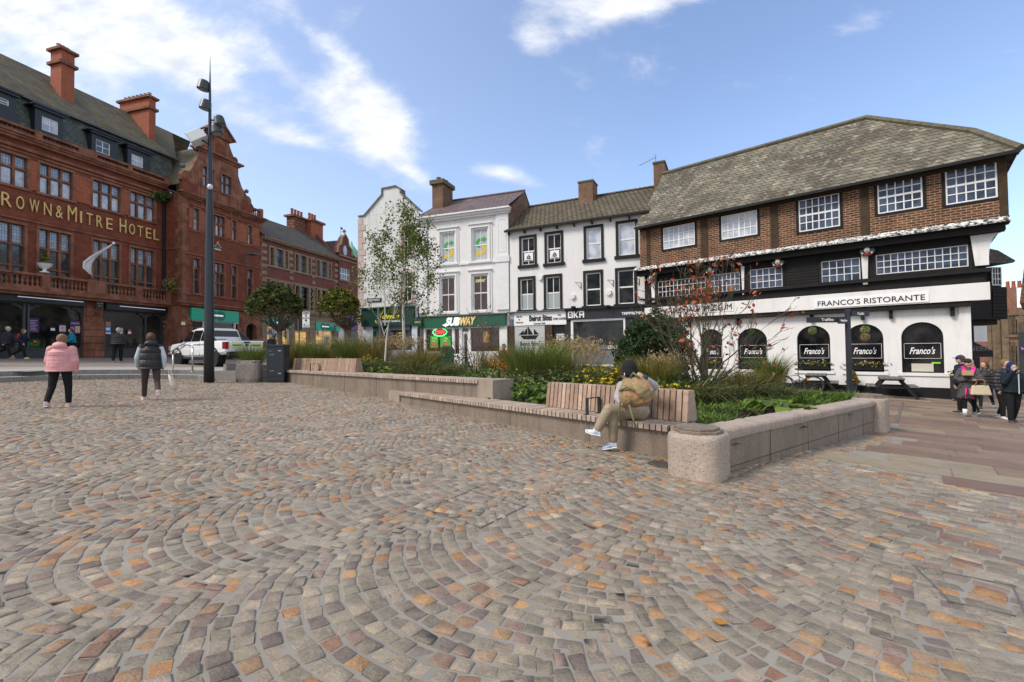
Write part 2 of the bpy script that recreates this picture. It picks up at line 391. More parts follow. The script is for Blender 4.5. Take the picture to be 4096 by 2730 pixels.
# --- lower plaza: mortar bed
def below_steps(x, y):
    px = np.array([p.x for p in STEP]); py = np.array([p.y for p in STEP]); lim = np.interp(x, px, py, left=STEP[0].y, right=99)
    return y < lim-.0
UP1 = [(-9.0, 19.2), (-3.2, 12.8)]
P0 = hit(2790, 1900); P1 = hit(3535, 1738)
LB0 = hit(1555, 1601); LB1 = hit(2690, 1843)           # lower bench foot, left and right
UB0 = hit(1129, 1527); UBm = hit(1340, 1558); UB1 = hit(1560, 1598)
bd = Vector((LB1.x-LB0.x, LB1.y-LB0.y)).normalized()   # bench direction (to the right)
bn = Vector((-bd.y, bd.x))                              # into the bed
print('P0', P0, 'P1', P1, 'LB', LB0, LB1, 'UB', UB0, UBm, UB1, 'bd', bd)
sheet('plaza_bed', np.linspace(-45, 45, 91), np.concatenate([np.linspace(-30, 0, 6), np.linspace(1, 24, 24)]), lambda x, y: SLOPE*x, m_mortar, lambda x, y: (y < 16+2*(x > -9)) | (x > 6))
# --- upper terrace and streets behind (one sheet, edge at the steps)
def keep_up(x, y): return (y > np.interp(x, [-40, STEP[0].x, STEP[4].x, STEP[-1].x, -9.2, -9.0, 6.9, 7.0], [12, STEP[0].y+.1, STEP[4].y+.4, STEP[-1].y+.6, 19.5, 19.5, 19.5, 19.5]))
xs = np.linspace(-60, 60, 241); ys = np.linspace(11, 90, 159)
def terr(x, y): return GS(x, y)-.012
def keep_t(x, y):
    lim = np.interp(x, [p.x for p in STEP], [p.y+.95 for p in STEP], left=STEP[0].y+.95, right=18.0)
    return y > lim
sheet('upper_street', xs, ys, terr, m_road, lambda x, y: keep_t(x, y) & ~((x > -3) & (y < 20)) )
sheet('right_street', np.linspace(-3, 60, 64), np.linspace(14, 22, 17), lambda x, y: G(x, y)-.008, m_road)
# --- terrace edge paving and the two granite steps
m_gran_g = mat('grey_granite', (.2, .19, .175), .75, .2, 30, .3, 200, col2=(.25, .235, .22), streak=.35)
m_gran_top = mat('pale_granite', (.36, .345, .32), .7, .12, 25, .2, 200)
def offset_line(pts, d):
    out = []
    for i, p in enumerate(pts):
        a = pts[max(i-1, 0)]; b = pts[min(i+1, len(pts)-1)]; t = Vector((b.x-a.x, b.y-a.y)).normalized(); out.append(Vector((p.x-t.y*d, p.y+t.x*d)))
    return out
st = thing('granite_steps', 'two long curved grey granite steps up to the street in front of the red hotel', 'steps', (STEP[4].x, STEP[4].y, plaza_z(STEP[4].x)))
def ribbon(mb, a, b, za, zb, top, drop, mi=0):
    n = len(a)
    for i in range(n-1):
        q = [a[i], a[i+1], b[i+1], b[i]]; zt = [plaza_z(p.x)+top for p in q]
        mb.poly([(p.x, p.y, z) for p, z in zip(q, zt)], mi+1)
        mb.poly([(a[i].x, a[i].y, zt[0]-drop), (a[i+1].x, a[i+1].y, zt[1]-drop), (a[i+1].x, a[i+1].y, zt[1]), (a[i].x, a[i].y, zt[0])], mi)
def dens_line(p, n):
    out = []
    for i in range(len(p)-1):
        for k in range(n): t = k/n; out.append(p[i].lerp(p[i+1], t))
    return out+[p[-1]]
S0 = dens_line([Vector((p.x, p.y)) for p in STEP], 3)
S1 = offset_line(S0, .42); S2 = offset_line(S0, 1.75)
Mi = st.matrix_basis.inverted(); Mi = Matrix.Translation(-Vector(st.location))
s1 = MB(); ribbon(s1, S0, S1, 0, 0, .165, .2); s2 = MB(); ribbon(s2, S1, S2, 0, 0, .33, .2)
def joints(mb, S, z0, z1, every=1.15):
    acc = 0
    for i in range(1, len(S)):
        acc += (S[i]-S[i-1]).length
        if acc > every:
            acc = 0; d = (S[i]-S[i-1]).normalized(); p = S[i]; nrm = Vector((d.y, -d.x))
            z = plaza_z(p.x); q = p+nrm*.003
            mb.add([(q.x-d.x*.006, q.y-d.y*.006, z+z0), (q.x+d.x*.006, q.y+d.y*.006, z+z0), (q.x+d.x*.006, q.y+d.y*.006, z+z1), (q.x-d.x*.006, q.y-d.y*.006, z+z1)], [(0, 1, 2, 3)], 2)
m_joint = plain('dark_joint_and_gap', (.05, .048, .045), .9)
joints(s1, S0, 0, .16); joints(s2, S1, .17, .325)
for mb in (s1, s2):
    mb.v = [tuple(Vector(v)-Vector(st.location)) for v in mb.v]; mb.build('step', [m_gran_g, m_gran_top, m_joint], st)
S3 = offset_line(S0, 1.1); S4 = offset_line(S0, 3.2)
pv = MB()
for i in range(len(S3)-1):
    pv.poly([(p.x, p.y, float(GT(p.x, p.y))-.004+.0) for p in (S3[i], S3[i+1], S4[i+1], S4[i])])
tag(pv.build('pavement', m_pave), None, None, None, 'structure')
# ---------------------------------------------------------------- the setts of the plaza, each one its own raised stone
def sett_material():
    m, nt, b = NT('porphyry_setts')
    g = nt.nodes.new('ShaderNodeNewGeometry'); r = g.outputs['Random Per Island']
    G_ = [(.26, .228, .178), (.30, .262, .205), (.22, .195, .152), (.32, .278, .218), (.205, .163, .142), (.28, .243, .185), (.27, .19, .16), (.38, .32, .25), (.29, .24, .19),
          (.42, .225, .10), (.37, .235, .14), (.29, .165, .11), (.32, .27, .22), (.46, .28, .135), (.44, .37, .28), (.38, .26, .18)]
    G_ = [(r*1.05, g, b*.93) for r, g, b in G_]
    pos = [0, .11, .22, .32, .40, .46, .55, .60, .67, .74, .79, .83, .86, .92, .945, .975]
    c = ramp(nt, r, [(p, k) for p, k in zip(pos, G_)], 'CONSTANT')
    o = objco(nt); r2 = math_n(nt, 'FRACT', math_n(nt, 'MULTIPLY', r, 37.7))
    nz = noise(nt, o, 22, 5, .65); c = mixc(nt, 1.0, c, ramp(nt, nz, [(.3, (.82,)*3), (.7, (1.16,)*3)]), 'MULTIPLY')
    c = mixc(nt, 1.0, c, ramp(nt, r2, [(0, (.80,)*3), (.5, (.91,)*3), (1, (1.08,)*3)]), 'MULTIPLY')
    n0 = noise(nt, objco(nt, (1, 1.7, 1)), 60, 5, .7); c = mixc(nt, 1.0, c, ramp(nt, n0, [(.28, (.68,)*3), (.72, (1.22,)*3)]), 'MULTIPLY')
    sp = noise(nt, o, 230, 2, .5); c = mixc(nt, ramp(nt, sp, [(.62, (0, 0, 0)), (.72, (.35,)*3)]), c, (.5, .48, .44, 1))
    mo = noise(nt, o, .9, 6, .6, .4); mo2 = noise(nt, o, 30, 4, .7)
    ms = math_n(nt, 'ADD', mo, math_n(nt, 'MULTIPLY', math_n(nt, 'SUBTRACT', mo2, .5), .5))
    c = mixc(nt, ramp(nt, ms, [(.50, (0, 0, 0)), (.76, (.6,)*3)]), c, (.295, .265, .225, 1))
    c = mixc(nt, 1.0, c, ramp(nt, noise(nt, o, .35, 5, .6), [(.3, (.84,)*3), (.7, (1.1,)*3)]), 'MULTIPLY')
    L(nt, c, b.inputs['Base Color']); L(nt, ramp(nt, mo2, [(.3, (.42,)*3), (.7, (.68,)*3)]), b.inputs['Roughness'])
    b.inputs['Specular IOR Level'].default_value = .5
    bump(nt, b, math_n(nt, 'ADD', math_n(nt, 'ADD', nz, n0), math_n(nt, 'MULTIPLY', mo2, .9)), .9, .009); return m
m_sett = sett_material()
stones = []          # each: centre x,y, half sizes a (along e), b, angle
def uv2xy(u, v): return bd.x*u+bn.x*v, bd.y*u+bn.y*v
def is_plaza(x, y):
    u = x*bd.x+y*bd.y; v = x*bn.x+y*bn.y
    if y < .8 or abs(x) > 1.22*y+1.2: return False
    if v > VB-.12+ (0) and UBL(u) and v > front_v(u)-.0: return False
    return True
VB = LB0.x*bn.x+LB0.y*bn.y
def lineside(a, b, x, y): return (b.x-a.x)*(y-a.y)-(b.y-a.y)*(x-a.x)
BEDLINE = [UB0, UBm, UB1, LB0, LB1, Vector((P0.x, P0.y)), Vector((P1.x, P1.y))]
bx = [p.x for p in BEDLINE]; by = [p.y for p in BEDLINE]
stx = [p.x for p in STEP]; sty = [p.y for p in STEP]
FL_A = hit(3625, 1740); FL_B = hit(3342, 1841); FL_C = hit(4096, 1976)
def accept(x, y):
    if y < -.6: return False
    if abs(x) > 1.22*y+4.0: return False
    if x < stx[-1]: lim = np.interp(x, stx, sty)
    elif x < bx[0]: lim = 18.6
    elif x <= bx[-1]: lim = np.interp(x, bx, by)
    else: lim = 99
    if y > lim: return False
    # flagged area on the right
    if lineside(FL_B, FL_C, x, y) > 0 and lineside(FL_B, FL_A, x, y) < 0: return False
    if x > FL_A.x: return False
    return True
def straight(u, v): return u > -.08-.46*(v-3.42)
pitch = .106; BW = 1.62; R = BW/math.sqrt(2)
for bi in range(-20, 8):
    uc = (bi+.5)*BW-1.5
    for k in range(-110, 210):
        v0 = k*pitch+.35*math.sin(bi*2.3)
        nst = 17
        offs = random.random()*.5
        for j in range(nst+1):
            ph = (j-offs)/nst*PI/2-PI/4
            if abs(ph) > PI/4: continue
            u = uc+R*math.sin(ph); v = v0-R*math.cos(ph)+.8*R
            if straight(u, v): continue
            x, y = uv2xy(u, v)
            if not accept(x, y): continue
            w = R*PI/2/nst; h = pitch*math.cos(ph)
            stones.append((x, y, w*random.uniform(.43, .475), h*random.uniform(.375, .425), math.atan2(bd.y, bd.x)+ph))
k = 0; v = -2.5
while v < 14:
    h = random.uniform(.105, .13); u = -6+random.random()*.2
    while u < 13:
        w = random.uniform(.12, .21)
        if straight(u+w/2, v):
            x, y = uv2xy(u+w/2, v+h/2)
            if accept(x, y): stones.append((x, y, w/2-.009, h/2-.008, math.atan2(bd.y, bd.x)+random.gauss(0, .01)))
        u += w
    v += h
print('setts', len(stones))
def build_stones(st, name, m, hgt=.0042, jit=.0045):
    st = np.array(st); n = len(st); rg = RNG
    cx = [(-1, -.87), (-.91, -1), (.91, -1), (1, -.87), (1, .87), (.91, 1), (-.91, 1), (-1, .87)]
    ring = np.array(cx)[None]                                   # 1,8,2
    j = rg.normal(0, jit, (n, 4, 2)); j8 = np.repeat(j, 2, axis=1)
    j8 = j8 + rg.normal(0, jit*.6, (n, 8, 2)); tl = rg.normal(0, .02, (n, 1, 2))
    def world(sc, z):
        p = ring*sc; p = p*st[:, None, 2:4] + j8; ca = np.cos(st[:, 4])[:, None]; sa = np.sin(st[:, 4])[:, None]
        x = st[:, 0:1]+p[..., 0]*ca-p[..., 1]*sa; y = st[:, 1:2]+p[..., 0]*sa+p[..., 1]*ca
        return np.stack([x, y, SLOPE*x+z], -1)
    hz = np.abs(rg.normal(hgt, .003, (n, 1))); tx = (ring*st[:, None, 2:4]*tl).sum(-1)*1.3
    top = world(.965, hz+tx); mid = world(1.0, hz*.5+tx*.5); bot = world(1.03, np.full((n, 8), -.012))
    V = np.concatenate([top, mid, bot], 1).reshape(-1, 3); base = (np.arange(n)*24)[:, None]
    qs = []
    for rr in (0, 8):
        for q in range(8): qs.append(base+np.array([rr+q, rr+8+q, rr+8+(q+1) % 8, rr+(q+1) % 8])[None])
    for a in ((0, 1, 2, 3), (0, 3, 4, 7), (7, 4, 5, 6)): qs.append(base+np.array(a)[None])
    Q = np.concatenate(qs, 0)
    o = npmesh(name, V, Q, m, smooth=False); tag(o, None, None, None, 'structure'); return o
build_stones(stones, 'cobbled_plaza', m_sett)
# --- sandstone flags on the right
def flag_material():
    m, nt, b = NT('sandstone_flags'); g = nt.nodes.new('ShaderNodeNewGeometry'); r = g.outputs['Random Per Island']; o = objco(nt)
    c = ramp(nt, r, [(0, (.185, .12, .085)), (.25, (.215, .15, .105)), (.45, (.165, .105, .078)), (.6, (.235, .185, .125)), (.78, (.20, .13, .092)), (.9, (.26, .21, .145))], 'CONSTANT')
    nz = noise(nt, objco(nt, (1, 1, 1)), 2.4, 7, .65); c = mixc(nt, 1.0, c, ramp(nt, nz, [(.3, (.8,)*3), (.7, (1.16,)*3)]), 'MULTIPLY')
    nf = noise(nt, o, 60, 4, .6); c = mixc(nt, 1.0, c, ramp(nt, nf, [(.3, (.9,)*3), (.7, (1.08,)*3)]), 'MULTIPLY')
    L(nt, c, b.inputs['Base Color']); b.inputs['Roughness'].default_value = .72; bump(nt, b, nf, .25, .006); return m
m_flag = flag_material()
def G_r(x, y): return G(x, y)
fl = MB(); rg = random.Random(5); v = 6.6
fd = Vector((.745, -.667)); fn_ = Vector((.667, .745))
while v < 30:
    h = rg.choice([.42, .5, .58, .65]); u = -22+rg.random()
    while u < 16:
        w = rg.uniform(.7, 1.45)
        cx_ = fd.x*(u+w/2)+fn_.x*(v+h/2); cy_ = fd.y*(u+w/2)+fn_.y*(v+h/2)
        ok = (lineside(FL_B, FL_C, cx_, cy_) > -.02 and lineside(FL_B, FL_A, cx_, cy_) < .02) or cx_ > FL_A.x
        if cx_ < P1.x+.9: ok = ok and (lineside(P0, P1, cx_, cy_) < -.45)
        back = cx_ < P1.x+.9 and lineside(P0, P1, cx_, cy_) > 0 and fn_.x*cx_+fn_.y*cy_ > 13.6 and cy_ < 27 and cx_ > -3
        if (ok or back) and cy_ > 1 and abs(cx_) < 1.35*cy_+2 and cy_ < 30:
            g = .008; q = []
            zt = .0135+rg.uniform(-.002, .002)
            for (a, b_) in ((u+g, v+g), (u+w-g, v+g), (u+w-g, v+h-g), (u+g, v+h-g)):
                x = fd.x*a+fn_.x*b_; y = fd.y*a+fn_.y*b_; q.append(Vector((x, y, float(G_r(x, y))+zt)))
            fl.add(q+[p-Vector((0, 0, .03)) for p in q], [(0, 1, 2, 3), (0, 4, 5, 1), (1, 5, 6, 2), (2, 6, 7, 3), (3, 7, 4, 0)])
        u += w
    v += h
tag(fl.build('flagstone_pavement', m_flag), None, None, None, 'structure')
# ---------------------------------------------------------------- shared building materials
m_hbrick = brick('red_pressed_brick', (.22, .056, .028), (.15, .04, .024), (.15, .065, .045), .225, .075, .008, .32, .85, .3, moss=[((.08, .035, .025), .62, .8)], mossamt=.7)
m_hstone = mat('red_sandstone', (.185, .073, .043), .85, .3, 1.6, .25, 60, col2=(.235, .105, .065), streak=.75, streakcol=(.055, .04, .03))
m_bfaience = brick('faience_slips', (.36, .11, .05), (.29, .085, .04), (.13, .05, .035), .45, .09, .008, .2, .7, .4)
m_chim = brick('chimney_brick', (.34, .10, .055), (.29, .085, .045), (.3, .12, .08), .225, .075, .006, .12, .85, .2)
m_slate_h = brick('mossy_slates', (.115, .10, .07), (.165, .145, .105), (.035, .03, .022), .3, .2, .012, .3, .8, .7, moss=[((.15, .13, .04), .53, 1.1), ((.22, .21, .17), .66, 4), ((.05, .045, .03), .62, .7)], mossamt=.6)
m_slate_m = brick('green_grey_slates', (.07, .085, .075), (.13, .145, .13), (.025, .028, .027), .28, .14, .012, .3, .6, .8, moss=[((.15, .16, .12), .62, 2.2)], mossamt=.5)
m_navy = plain('near_black_paint', (.014, .016, .021), .45)
m_black = mat('black_paint', (.012, .012, .013), .55, .2, 3, .2, 30)
m_white = mat('white_paint', (.72, .72, .72), .5, .05, 3, .05, 60)
m_frame = plain('white_window_paint', (.74, .74, .73), .45)
m_dframe = plain('charcoal_frame', (.045, .047, .05), .5)
m_lead = mat('lead_grey', (.12, .125, .13), .6, .2, 5, .1)
m_gold = plain('gilt_letters', (.62, .44, .15), .45, .0)
m_gl_dark = glass('dark_glass', (.004, .004, .005), (.03, .028, .027), 1.6, .12, .2)  # paler blotches in the base colour imitate reflections
m_gl_sky = glass('sky_glass', (.05, .07, .11), (.10, .14, .20), 1.2, .04)
m_gl_curt = glass('curtained_glass', (.34, .38, .45), (.55, .58, .64), 2.2, .12)
m_gl_blue = glass('blue_glass', (.02, .03, .06), (.07, .10, .16), 1.6, .05, .3)
m_gl_shop = glass('shop_glass', (.006, .006, .006), (.035, .035, .033), .45, .04, .45)
def leaded(base, col):      # leaded lights: thin dark lattice over the glass
    m, nt, b = NT(base+'_leaded'); v = wallvec(nt); t = nt.nodes.new('ShaderNodeTexBrick'); L(nt, v, t.inputs['Vector']); t.offset = 0
    t.inputs['Scale'].default_value = 1; t.inputs['Brick Width'].default_value = .12; t.inputs['Row Height'].default_value = .17; t.inputs['Mortar Size'].default_value = .008
    t.inputs['Color1'].default_value = c4(col, .8); t.inputs['Color2'].default_value = c4(col, 1.25); t.inputs['Mortar'].default_value = (.03, .03, .03, 1)
    L(nt, t.outputs['Color'], b.inputs['Base Color']); b.inputs['Roughness'].default_value = .08; b.inputs['Specular IOR Level'].default_value = .7; return m
m_gl_lead = leaded('glass', (.28, .34, .43))
m_gl_leadd = leaded('dim_glass', (.05, .055, .06))
def gl_lit(name, col, es):
    m, nt, b = NT(name); v = wallvec(nt); t = nt.nodes.new('ShaderNodeTexBrick'); L(nt, v, t.inputs['Vector']); t.offset = 0
    t.inputs['Scale'].default_value = 1; t.inputs['Brick Width'].default_value = 1.1; t.inputs['Row Height'].default_value = .14; t.inputs['Mortar Size'].default_value = .02
    t.inputs['Color1'].default_value = c4(col, 1); t.inputs['Color2'].default_value = c4(col, .55); t.inputs['Mortar'].default_value = c4(col, .2)
    nz = noise(nt, objco(nt), .9, 3); c = mixc(nt, ramp(nt, nz, [(.42, (0, 0, 0)), (.52, (1, 1, 1))]), (.02, .02, .018, 1), t.outputs['Color'])
    L(nt, c, b.inputs['Base Color']); L(nt, c, b.inputs['Emission Color']); b.inputs['Emission Strength'].default_value = es; b.inputs['Roughness'].default_value = .08; return m
m_gl_warm = gl_lit('warm_lit_shop', (.75, .42, .10), .75)
def tb(mb, f, x0, y0, x1, y1, off0, off1, mi=None):      # box whose front (at off0) is read from the photo
    r = f.r(x0, y0, x1, y1, off0); mb.box(r[0], r[1], off0, off1, r[2], r[3], mi); return r
def balusters(mb, u0, u1, z0, z1, y, n, mi=None):
    h = z1-z0; r = min(.085, .36*(u1-u0)/n)
    for i in range(n):
        u = u0+(u1-u0)*(i+.5)/n
        mb.lathe((u, y, z0), [(r*.9, 0), (r*.9, h*.08), (r*.45, h*.14), (r, h*.38), (r*.8, h*.5), (r*.35, h*.72), (r*.4, h*.82), (r*.85, h*.9), (r*.85, h)], 8, mi)
# ================================================================ the hotel
H = Fac((-26.3, 28.0), (.271, .963), 1.28, 'hotel', 'long red brick and sandstone hotel with gilt name, dormers and a tall scrolled gable')
hr = H.root; uE = H.u(655); OW = -1.7; wl = H.u(728, OW); wr = H.u(1048, OW); uL = -9.0
zb = -1.6
zc = H.z(330, 620, 0)            # underside of the cornice region
zbal0 = H.z(330, 1172, -.6)      # balcony floor level
zbal1 = H.z(330, 1118.5, -.6)
zub0 = H.z(330, 619, -.3); zub1 = H.z(330, 591, -.3)
print('hotel z', zbal0, zbal1, zub0, zub1, 'uE', uE, wl, wr)
top3 = [H.r(162, 649, 285, 798), H.r(373, 718, 477, 854.5), H.r(523, 770, 614, 893)]
w = top3[0][1]-top3[0][0]; zt_a = np.mean([r[2] for r in top3]); zt_b = np.mean([r[3] for r in top3])
low3 = [H.r(159.5, 912, 277.6, 1105), H.r(375, 960, 472.5, 1136), H.r(524, 993, 611, 1154.6)]
zl_a = zbal0-.05; zl_b = np.mean([r[3] for r in low3])
u_r = H.u(95); top3.insert(0, (u_r-w*1.05, u_r, zt_a, zt_b)); top3.insert(0, (u_r-w*1.05-2.7, u_r-2.7, zt_a, zt_b)); top3.insert(0, (u_r-w-5.6, u_r-5.6, zt_a, zt_b))
u_r = H.u(87); low3.insert(0, (u_r-w*1.05, u_r, zl_a, zl_b)); low3.insert(0, (u_r-w*1.05-2.7, u_r-2.7, zl_a, zl_b)); low3.insert(0, (u_r-w-5.6, u_r-5.6, zl_a, zl_b))
top3 = [(r[0]-.04, r[1]+.04, zt_a, zt_b) for r in top3]; low3 = [(r[0]-.04, r[1]+.04, zl_a, zl_b) for r in low3]
wm = MB(); wm.wall(uL, uE+.3, zbal0-.3, zub0-.25, top3+low3, 0, .22, 0, 1)
# wing front with its openings
wt = [H.r(776, 830, 793, 919.4, OW), H.r(830.6, 847, 895, 950, OW), H.r(928, 882.7, 940.8, 962.8, OW), H.r(991.8, 909, 1004.6, 985.7, OW)]
wlo = [H.r(776, 1028.6, 794, 1174.6, OW), H.r(827.7, 1045, 893.8, 1190, OW), H.r(928, 1065, 942.9, 1194.6, OW), H.r(990.6, 1083, 1006, 1210, OW)]
za, zb_ = np.mean([r[2] for r in wt]), np.mean([r[3] for r in wt]); wt = [(r[0]-.03, r[1]+.03, za, zb_) for r in wt]
za2, zb2 = np.mean([r[2] for r in wlo[:3]]), np.mean([r[3] for r in wlo]); wlo = [(r[0]-.03, r[1]+.03, za2, zb2) for r in wlo]
zwc = H.z(895, 824, OW)          # wing cornice
gw = [H.r(810.4, 663.5, 854, 758.6, OW), H.r(885.4, 697, 923.7, 785.4, OW)]
g1, g2 = np.mean([r[2] for r in gw]), np.mean([r[3] for r in gw]); gw = [(r[0], r[1], g1, g2) for r in gw]
zg1 = H.z(880, 640, OW)          # cornice over gable windows
wm.wall(wl, wr, zbal0-.35, zwc, wt+wlo, OW, .22, 0, 1)
uc0, uc1 = H.u(789.7, OW), H.u(951.8, OW)
wm.wall(uc0, uc1, zwc, zg1, gw, OW, .22, 1, 1)
wm.poly([(wl, OW, zbal0-.35), (wl, OW, zwc), (wl, 6, zwc), (wl, 6, zbal0-.35)], 0)
wm.poly([(wr, OW, zb), (wr, 8, zb), (wr, 8, zwc), (wr, OW, zwc)], 0)
wm.poly([(uL, 0, zb), (uL, 12, zb), (uL, 12, zub0), (uL, 0, zub0)], 0)
# parapet pieces of the wing either side of the gable
zpar = zwc+ (H.z(760, 722, OW)-H.z(760, 770, OW))
wm.box(wl, uc0, OW, OW+.35, zwc+.004, zpar, 0); wm.box(uc1, H.u(1010, OW), OW, OW+.35, zwc+.004, zpar-.1, 0)
wm.build('wall', [m_hbrick, m_hstone], hr)
# faience piers between the top windows
for i in range(len(top3)-1):
    a, b = top3[i][1]+.12, top3[i+1][0]-.12; fp = MB(); fp.box(a, b, -.05, -.001, zt_a+.02, zt_b-.02); fp.build('brick_pier', m_bfaience, hr)
for a, b in ((wl+.45, wt[0][0]-.1), (wt[0][1]+.1, wt[1][0]-.15), (wt[1][1]+.15, wt[2][0]-.1), (wt[2][1]+.1, wt[3][0]-.1), (wt[3][1]+.1, wr-.3)):
    if b-a > .1: fp = MB(); fp.box(a, b, OW-.04, OW-.001, za+.02, zb_-.05); fp.build('brick_pier', m_bfaience, hr)
# stone dressings
sd = MB()
def surround(mb, r, y, t=.13, out=.06, sill=True):
    u0, u1, a, b = r
    mb.box(u0-t, u0-.001, y-out, y+.01, a, b); mb.box(u1+.001, u1+t, y-out, y+.01, a, b); mb.box(u0-t, u1+t, y-out-.02, y+.01, b+.001, b+t)
    if sill: mb.box(u0-t-.05, u1+t+.05, y-out-.05, y+.01, a-t, a-.001)
for r in top3+low3: surround(sd, r, 0)
for r in wt+wlo+gw: surround(sd, r, OW, .11)
def band(mb, u0, u1, y, z, h, out): mb.box(u0, u1, y-out, y+.02, z, z+h)
zs1 = H.z(330, 1013, 0) if False else zt_a-.16
# string courses: below sign, above top windows, cornice
for z, h, o in ((zl_b+.28, .09, .07), (zt_b+.22, .10, .07), (zt_b+.42, .16, .12), (zub0-.36, .14, .24), (zub0-.22, .12, .36), (zub0-.10, .10, .46)):
    band(sd, uL, uE+ (0), 0, z, h, o); sd.box(wl-o, wl, OW+.0, -.02, z, z+h) if z < zwc-.4 else None
for z, h, o in ((zb2+.24, .09, .07), (za2-.14, .08, .06), (zb_+.2, .1, .07), (za-.18, .08, .06), (zwc-.34, .12, .16), (zwc-.22, .12, .3), (zwc-.10, .1, .42), (zbal0-.3, .16, .3), (zbal0-.14, .12, .42)):
    band(sd, wl-o, wr+o*.5, OW, z, h, o)
# quoins of the wing
z = zbal0; k = 0
while z < zwc-.4:
    h = .52; wq = .42 if k % 2 else .26
    sd.box(wl-.03, wl+wq, OW-.035, OW+.01, z, z+h-.01); sd.box(wl-.032, wl+.01, OW+.0, OW+(.62 if k % 2 else .4), z, z+h-.01)
    sd.box(wr-wq*.7, wr+.03, OW-.035, OW+.01, z, z+h-.01); z += h; k += 1
# thin piers on the wing
for u in (H.u(800, OW), H.u(866, OW), H.u(916, OW), H.u(950, OW)): sd.box(u, u+.24, OW-.06, OW+.01, zwc+.01, g1-.1) ; sd.box(u, u+.2, OW-.055, OW+.01, zb_+.35, zwc-.35)
sd.build('stone_dressing', m_hstone, hr)
# balconies and parapet balustrades
bl = MB()
bl.box(uL, wl-.0, -.62, .3, zbal0-.42, zbal0-.26); bl.box(uL, wl-.01, -.78, .3, zbal0-.262, zbal0-.12); bl.box(uL, wl-.02, -.7, .3, zbal0-.122, zbal0)
bl.box(uL, wl-.02, -.66, -.46, zbal0+.002, zbal0+.1); bl.box(uL, wl-.02, -.7, -.42, zbal1-.12, zbal1)
ped = [(H.u(160, -.6), H.u(193, -.6)), (H.u(344, -.6), H.u(418, -.6)), (H.u(539, -.6), H.u(563, -.6)), (wl-.3, wl-.03), (H.u(-40, -.6), H.u(-12, -.6)), (H.u(-190, -.6), H.u(-150, -.6))]
ped.sort(); prev = uL
for a, b in ped:
    if a-prev > .3: balusters(bl, prev+.02, a-.02, zbal0+.1, zbal1-.12, -.56, max(2, int((a-prev)/.2)))
    bl.box(a, b, -.72, -.4, zbal0+.003, zbal1+.03); prev = b
bl.build('balcony', m_hstone, hr)
ub = MB(); ub.box(uL, uE+.2, -.28, .02, zub0+.002, zub0+.12); ub.box(uL, uE+.2, -.32, .04, zub1-.12, zub1)
ped = sorted([(H.u(129, -.3), H.u(158, -.3)), (H.u(307, -.3), H.u(381, -.3)), (H.u(508, -.3), H.u(525, -.3)), (uE-.25, uE+.15), (H.u(-60, -.3), H.u(-30, -.3))]); prev = uL
for a, b in ped:
    if a-prev > .3: balusters(ub, prev+.02, a-.02, zub0+.12, zub1-.12, -.14, max(2, int((a-prev)/.19)))
    ub.box(a, b, -.34, .05, zub0+.003, zub1+.03); prev = b
a, b = H.u(1000, OW), H.u(1048, OW)-.2
zq0 = zwc; ub.box(a, wr+.1, OW+.02, OW+.3, zq0+.01, zq0+.12); ub.box(a, wr+.1, OW, OW+.3, zq0+.62, zq0+.74); balusters(ub, a, b, zq0+.12, zq0+.62, OW+.16, 5); ub.box(b, wr+.1, OW-.03, OW+.35, zq0+.1, zq0+.85)
ub.build('balustrade', m_hstone, hr)
# scrolled gable
gb = MB()
def PO(pts, off): return [H.p(x, y, off) for x, y in pts]
uu = lambda x: H.u(x, OW)
gb.box(uc0-.1, uc1+.1, OW-.12, OW+.4, zg1, zg1+.16); gb.box(uc0-.3, uc1+.3, OW-.3, OW+.45, zg1+.16, zg1+.3)
zt2 = H.z(870, 548, OW); nb0, nb1 = H.u(838, OW), H.u(914, OW)
gb.box(nb0, nb1, OW-.02, OW+.4, zg1+.3, zt2)
gb.box(nb0-.15, nb1+.15, OW-.18, OW+.42, zt2, zt2+.14); mxu = (nb0+nb1)/2; zap = H.z(894, 498, OW)
gb.prism([(nb0-.3, zt2+.142), (nb1+.3, zt2+.142), (mxu, zap)], OW-.1, OW+.42); gb.prism([(nb0-.42, zt2+.14), (mxu, zap+.02), (mxu, zap+.2), (nb0-.52, zt2+.2)], OW-.24, OW+.45); gb.prism([(nb1+.42, zt2+.14), (nb1+.52, zt2+.2), (mxu, zap+.2), (mxu, zap+.02)], OW-.24, OW+.45)
def scroll(mb, cx, cz, w, h, side, y0, y1):      # concave ramp ending in a volute; side=+1 falls away to the right
    pts = []; n = 14
    for i in range(n+1):
        t = i/n; x = w*t; z = h*(1-t)**1.9+ .18*h*t*(1-t)
        pts.append((cx+side*x, cz+z+.12*h))
    pts += [(cx+side*w*1.02, cz), (cx, cz)]
    if side > 0: pts = pts[::-1]
    mb.prism(pts, y0, y1); r = w*.3
    c = (cx+side*w*.72, cz+r*.95)
    for q, rr in enumerate((1, .74, .48, .24)):
        vs = [(c[0]+math.cos(a)*r*rr, c[1]+math.sin(a)*r*rr) for a in [2*PI*k/18 for k in range(18)]]
        mb.prism(vs, y0-.05-.03*q, y1 if q == 0 else y0, 0)
for cx, sdv, w_, cz, h_ in ((uc0, -1, 1.25, zpar, 1.9), (uc1, 1, 1.25, zpar-.1, 1.9), (nb0, -1, .8, zg1+.3, 1.25), (nb1, 1, .8, zg1+.3, 1.25)): scroll(gb, cx, cz, w_, h_, sdv, OW+.02, OW+.34)
gb.box(nb0+.2, nb0+.34, OW-.1, OW, zg1+.4, zt2-.05); gb.box(nb1-.34, nb1-.2, OW-.1, OW, zg1+.4, zt2-.05)
gb.build('gable', m_hstone, hr)
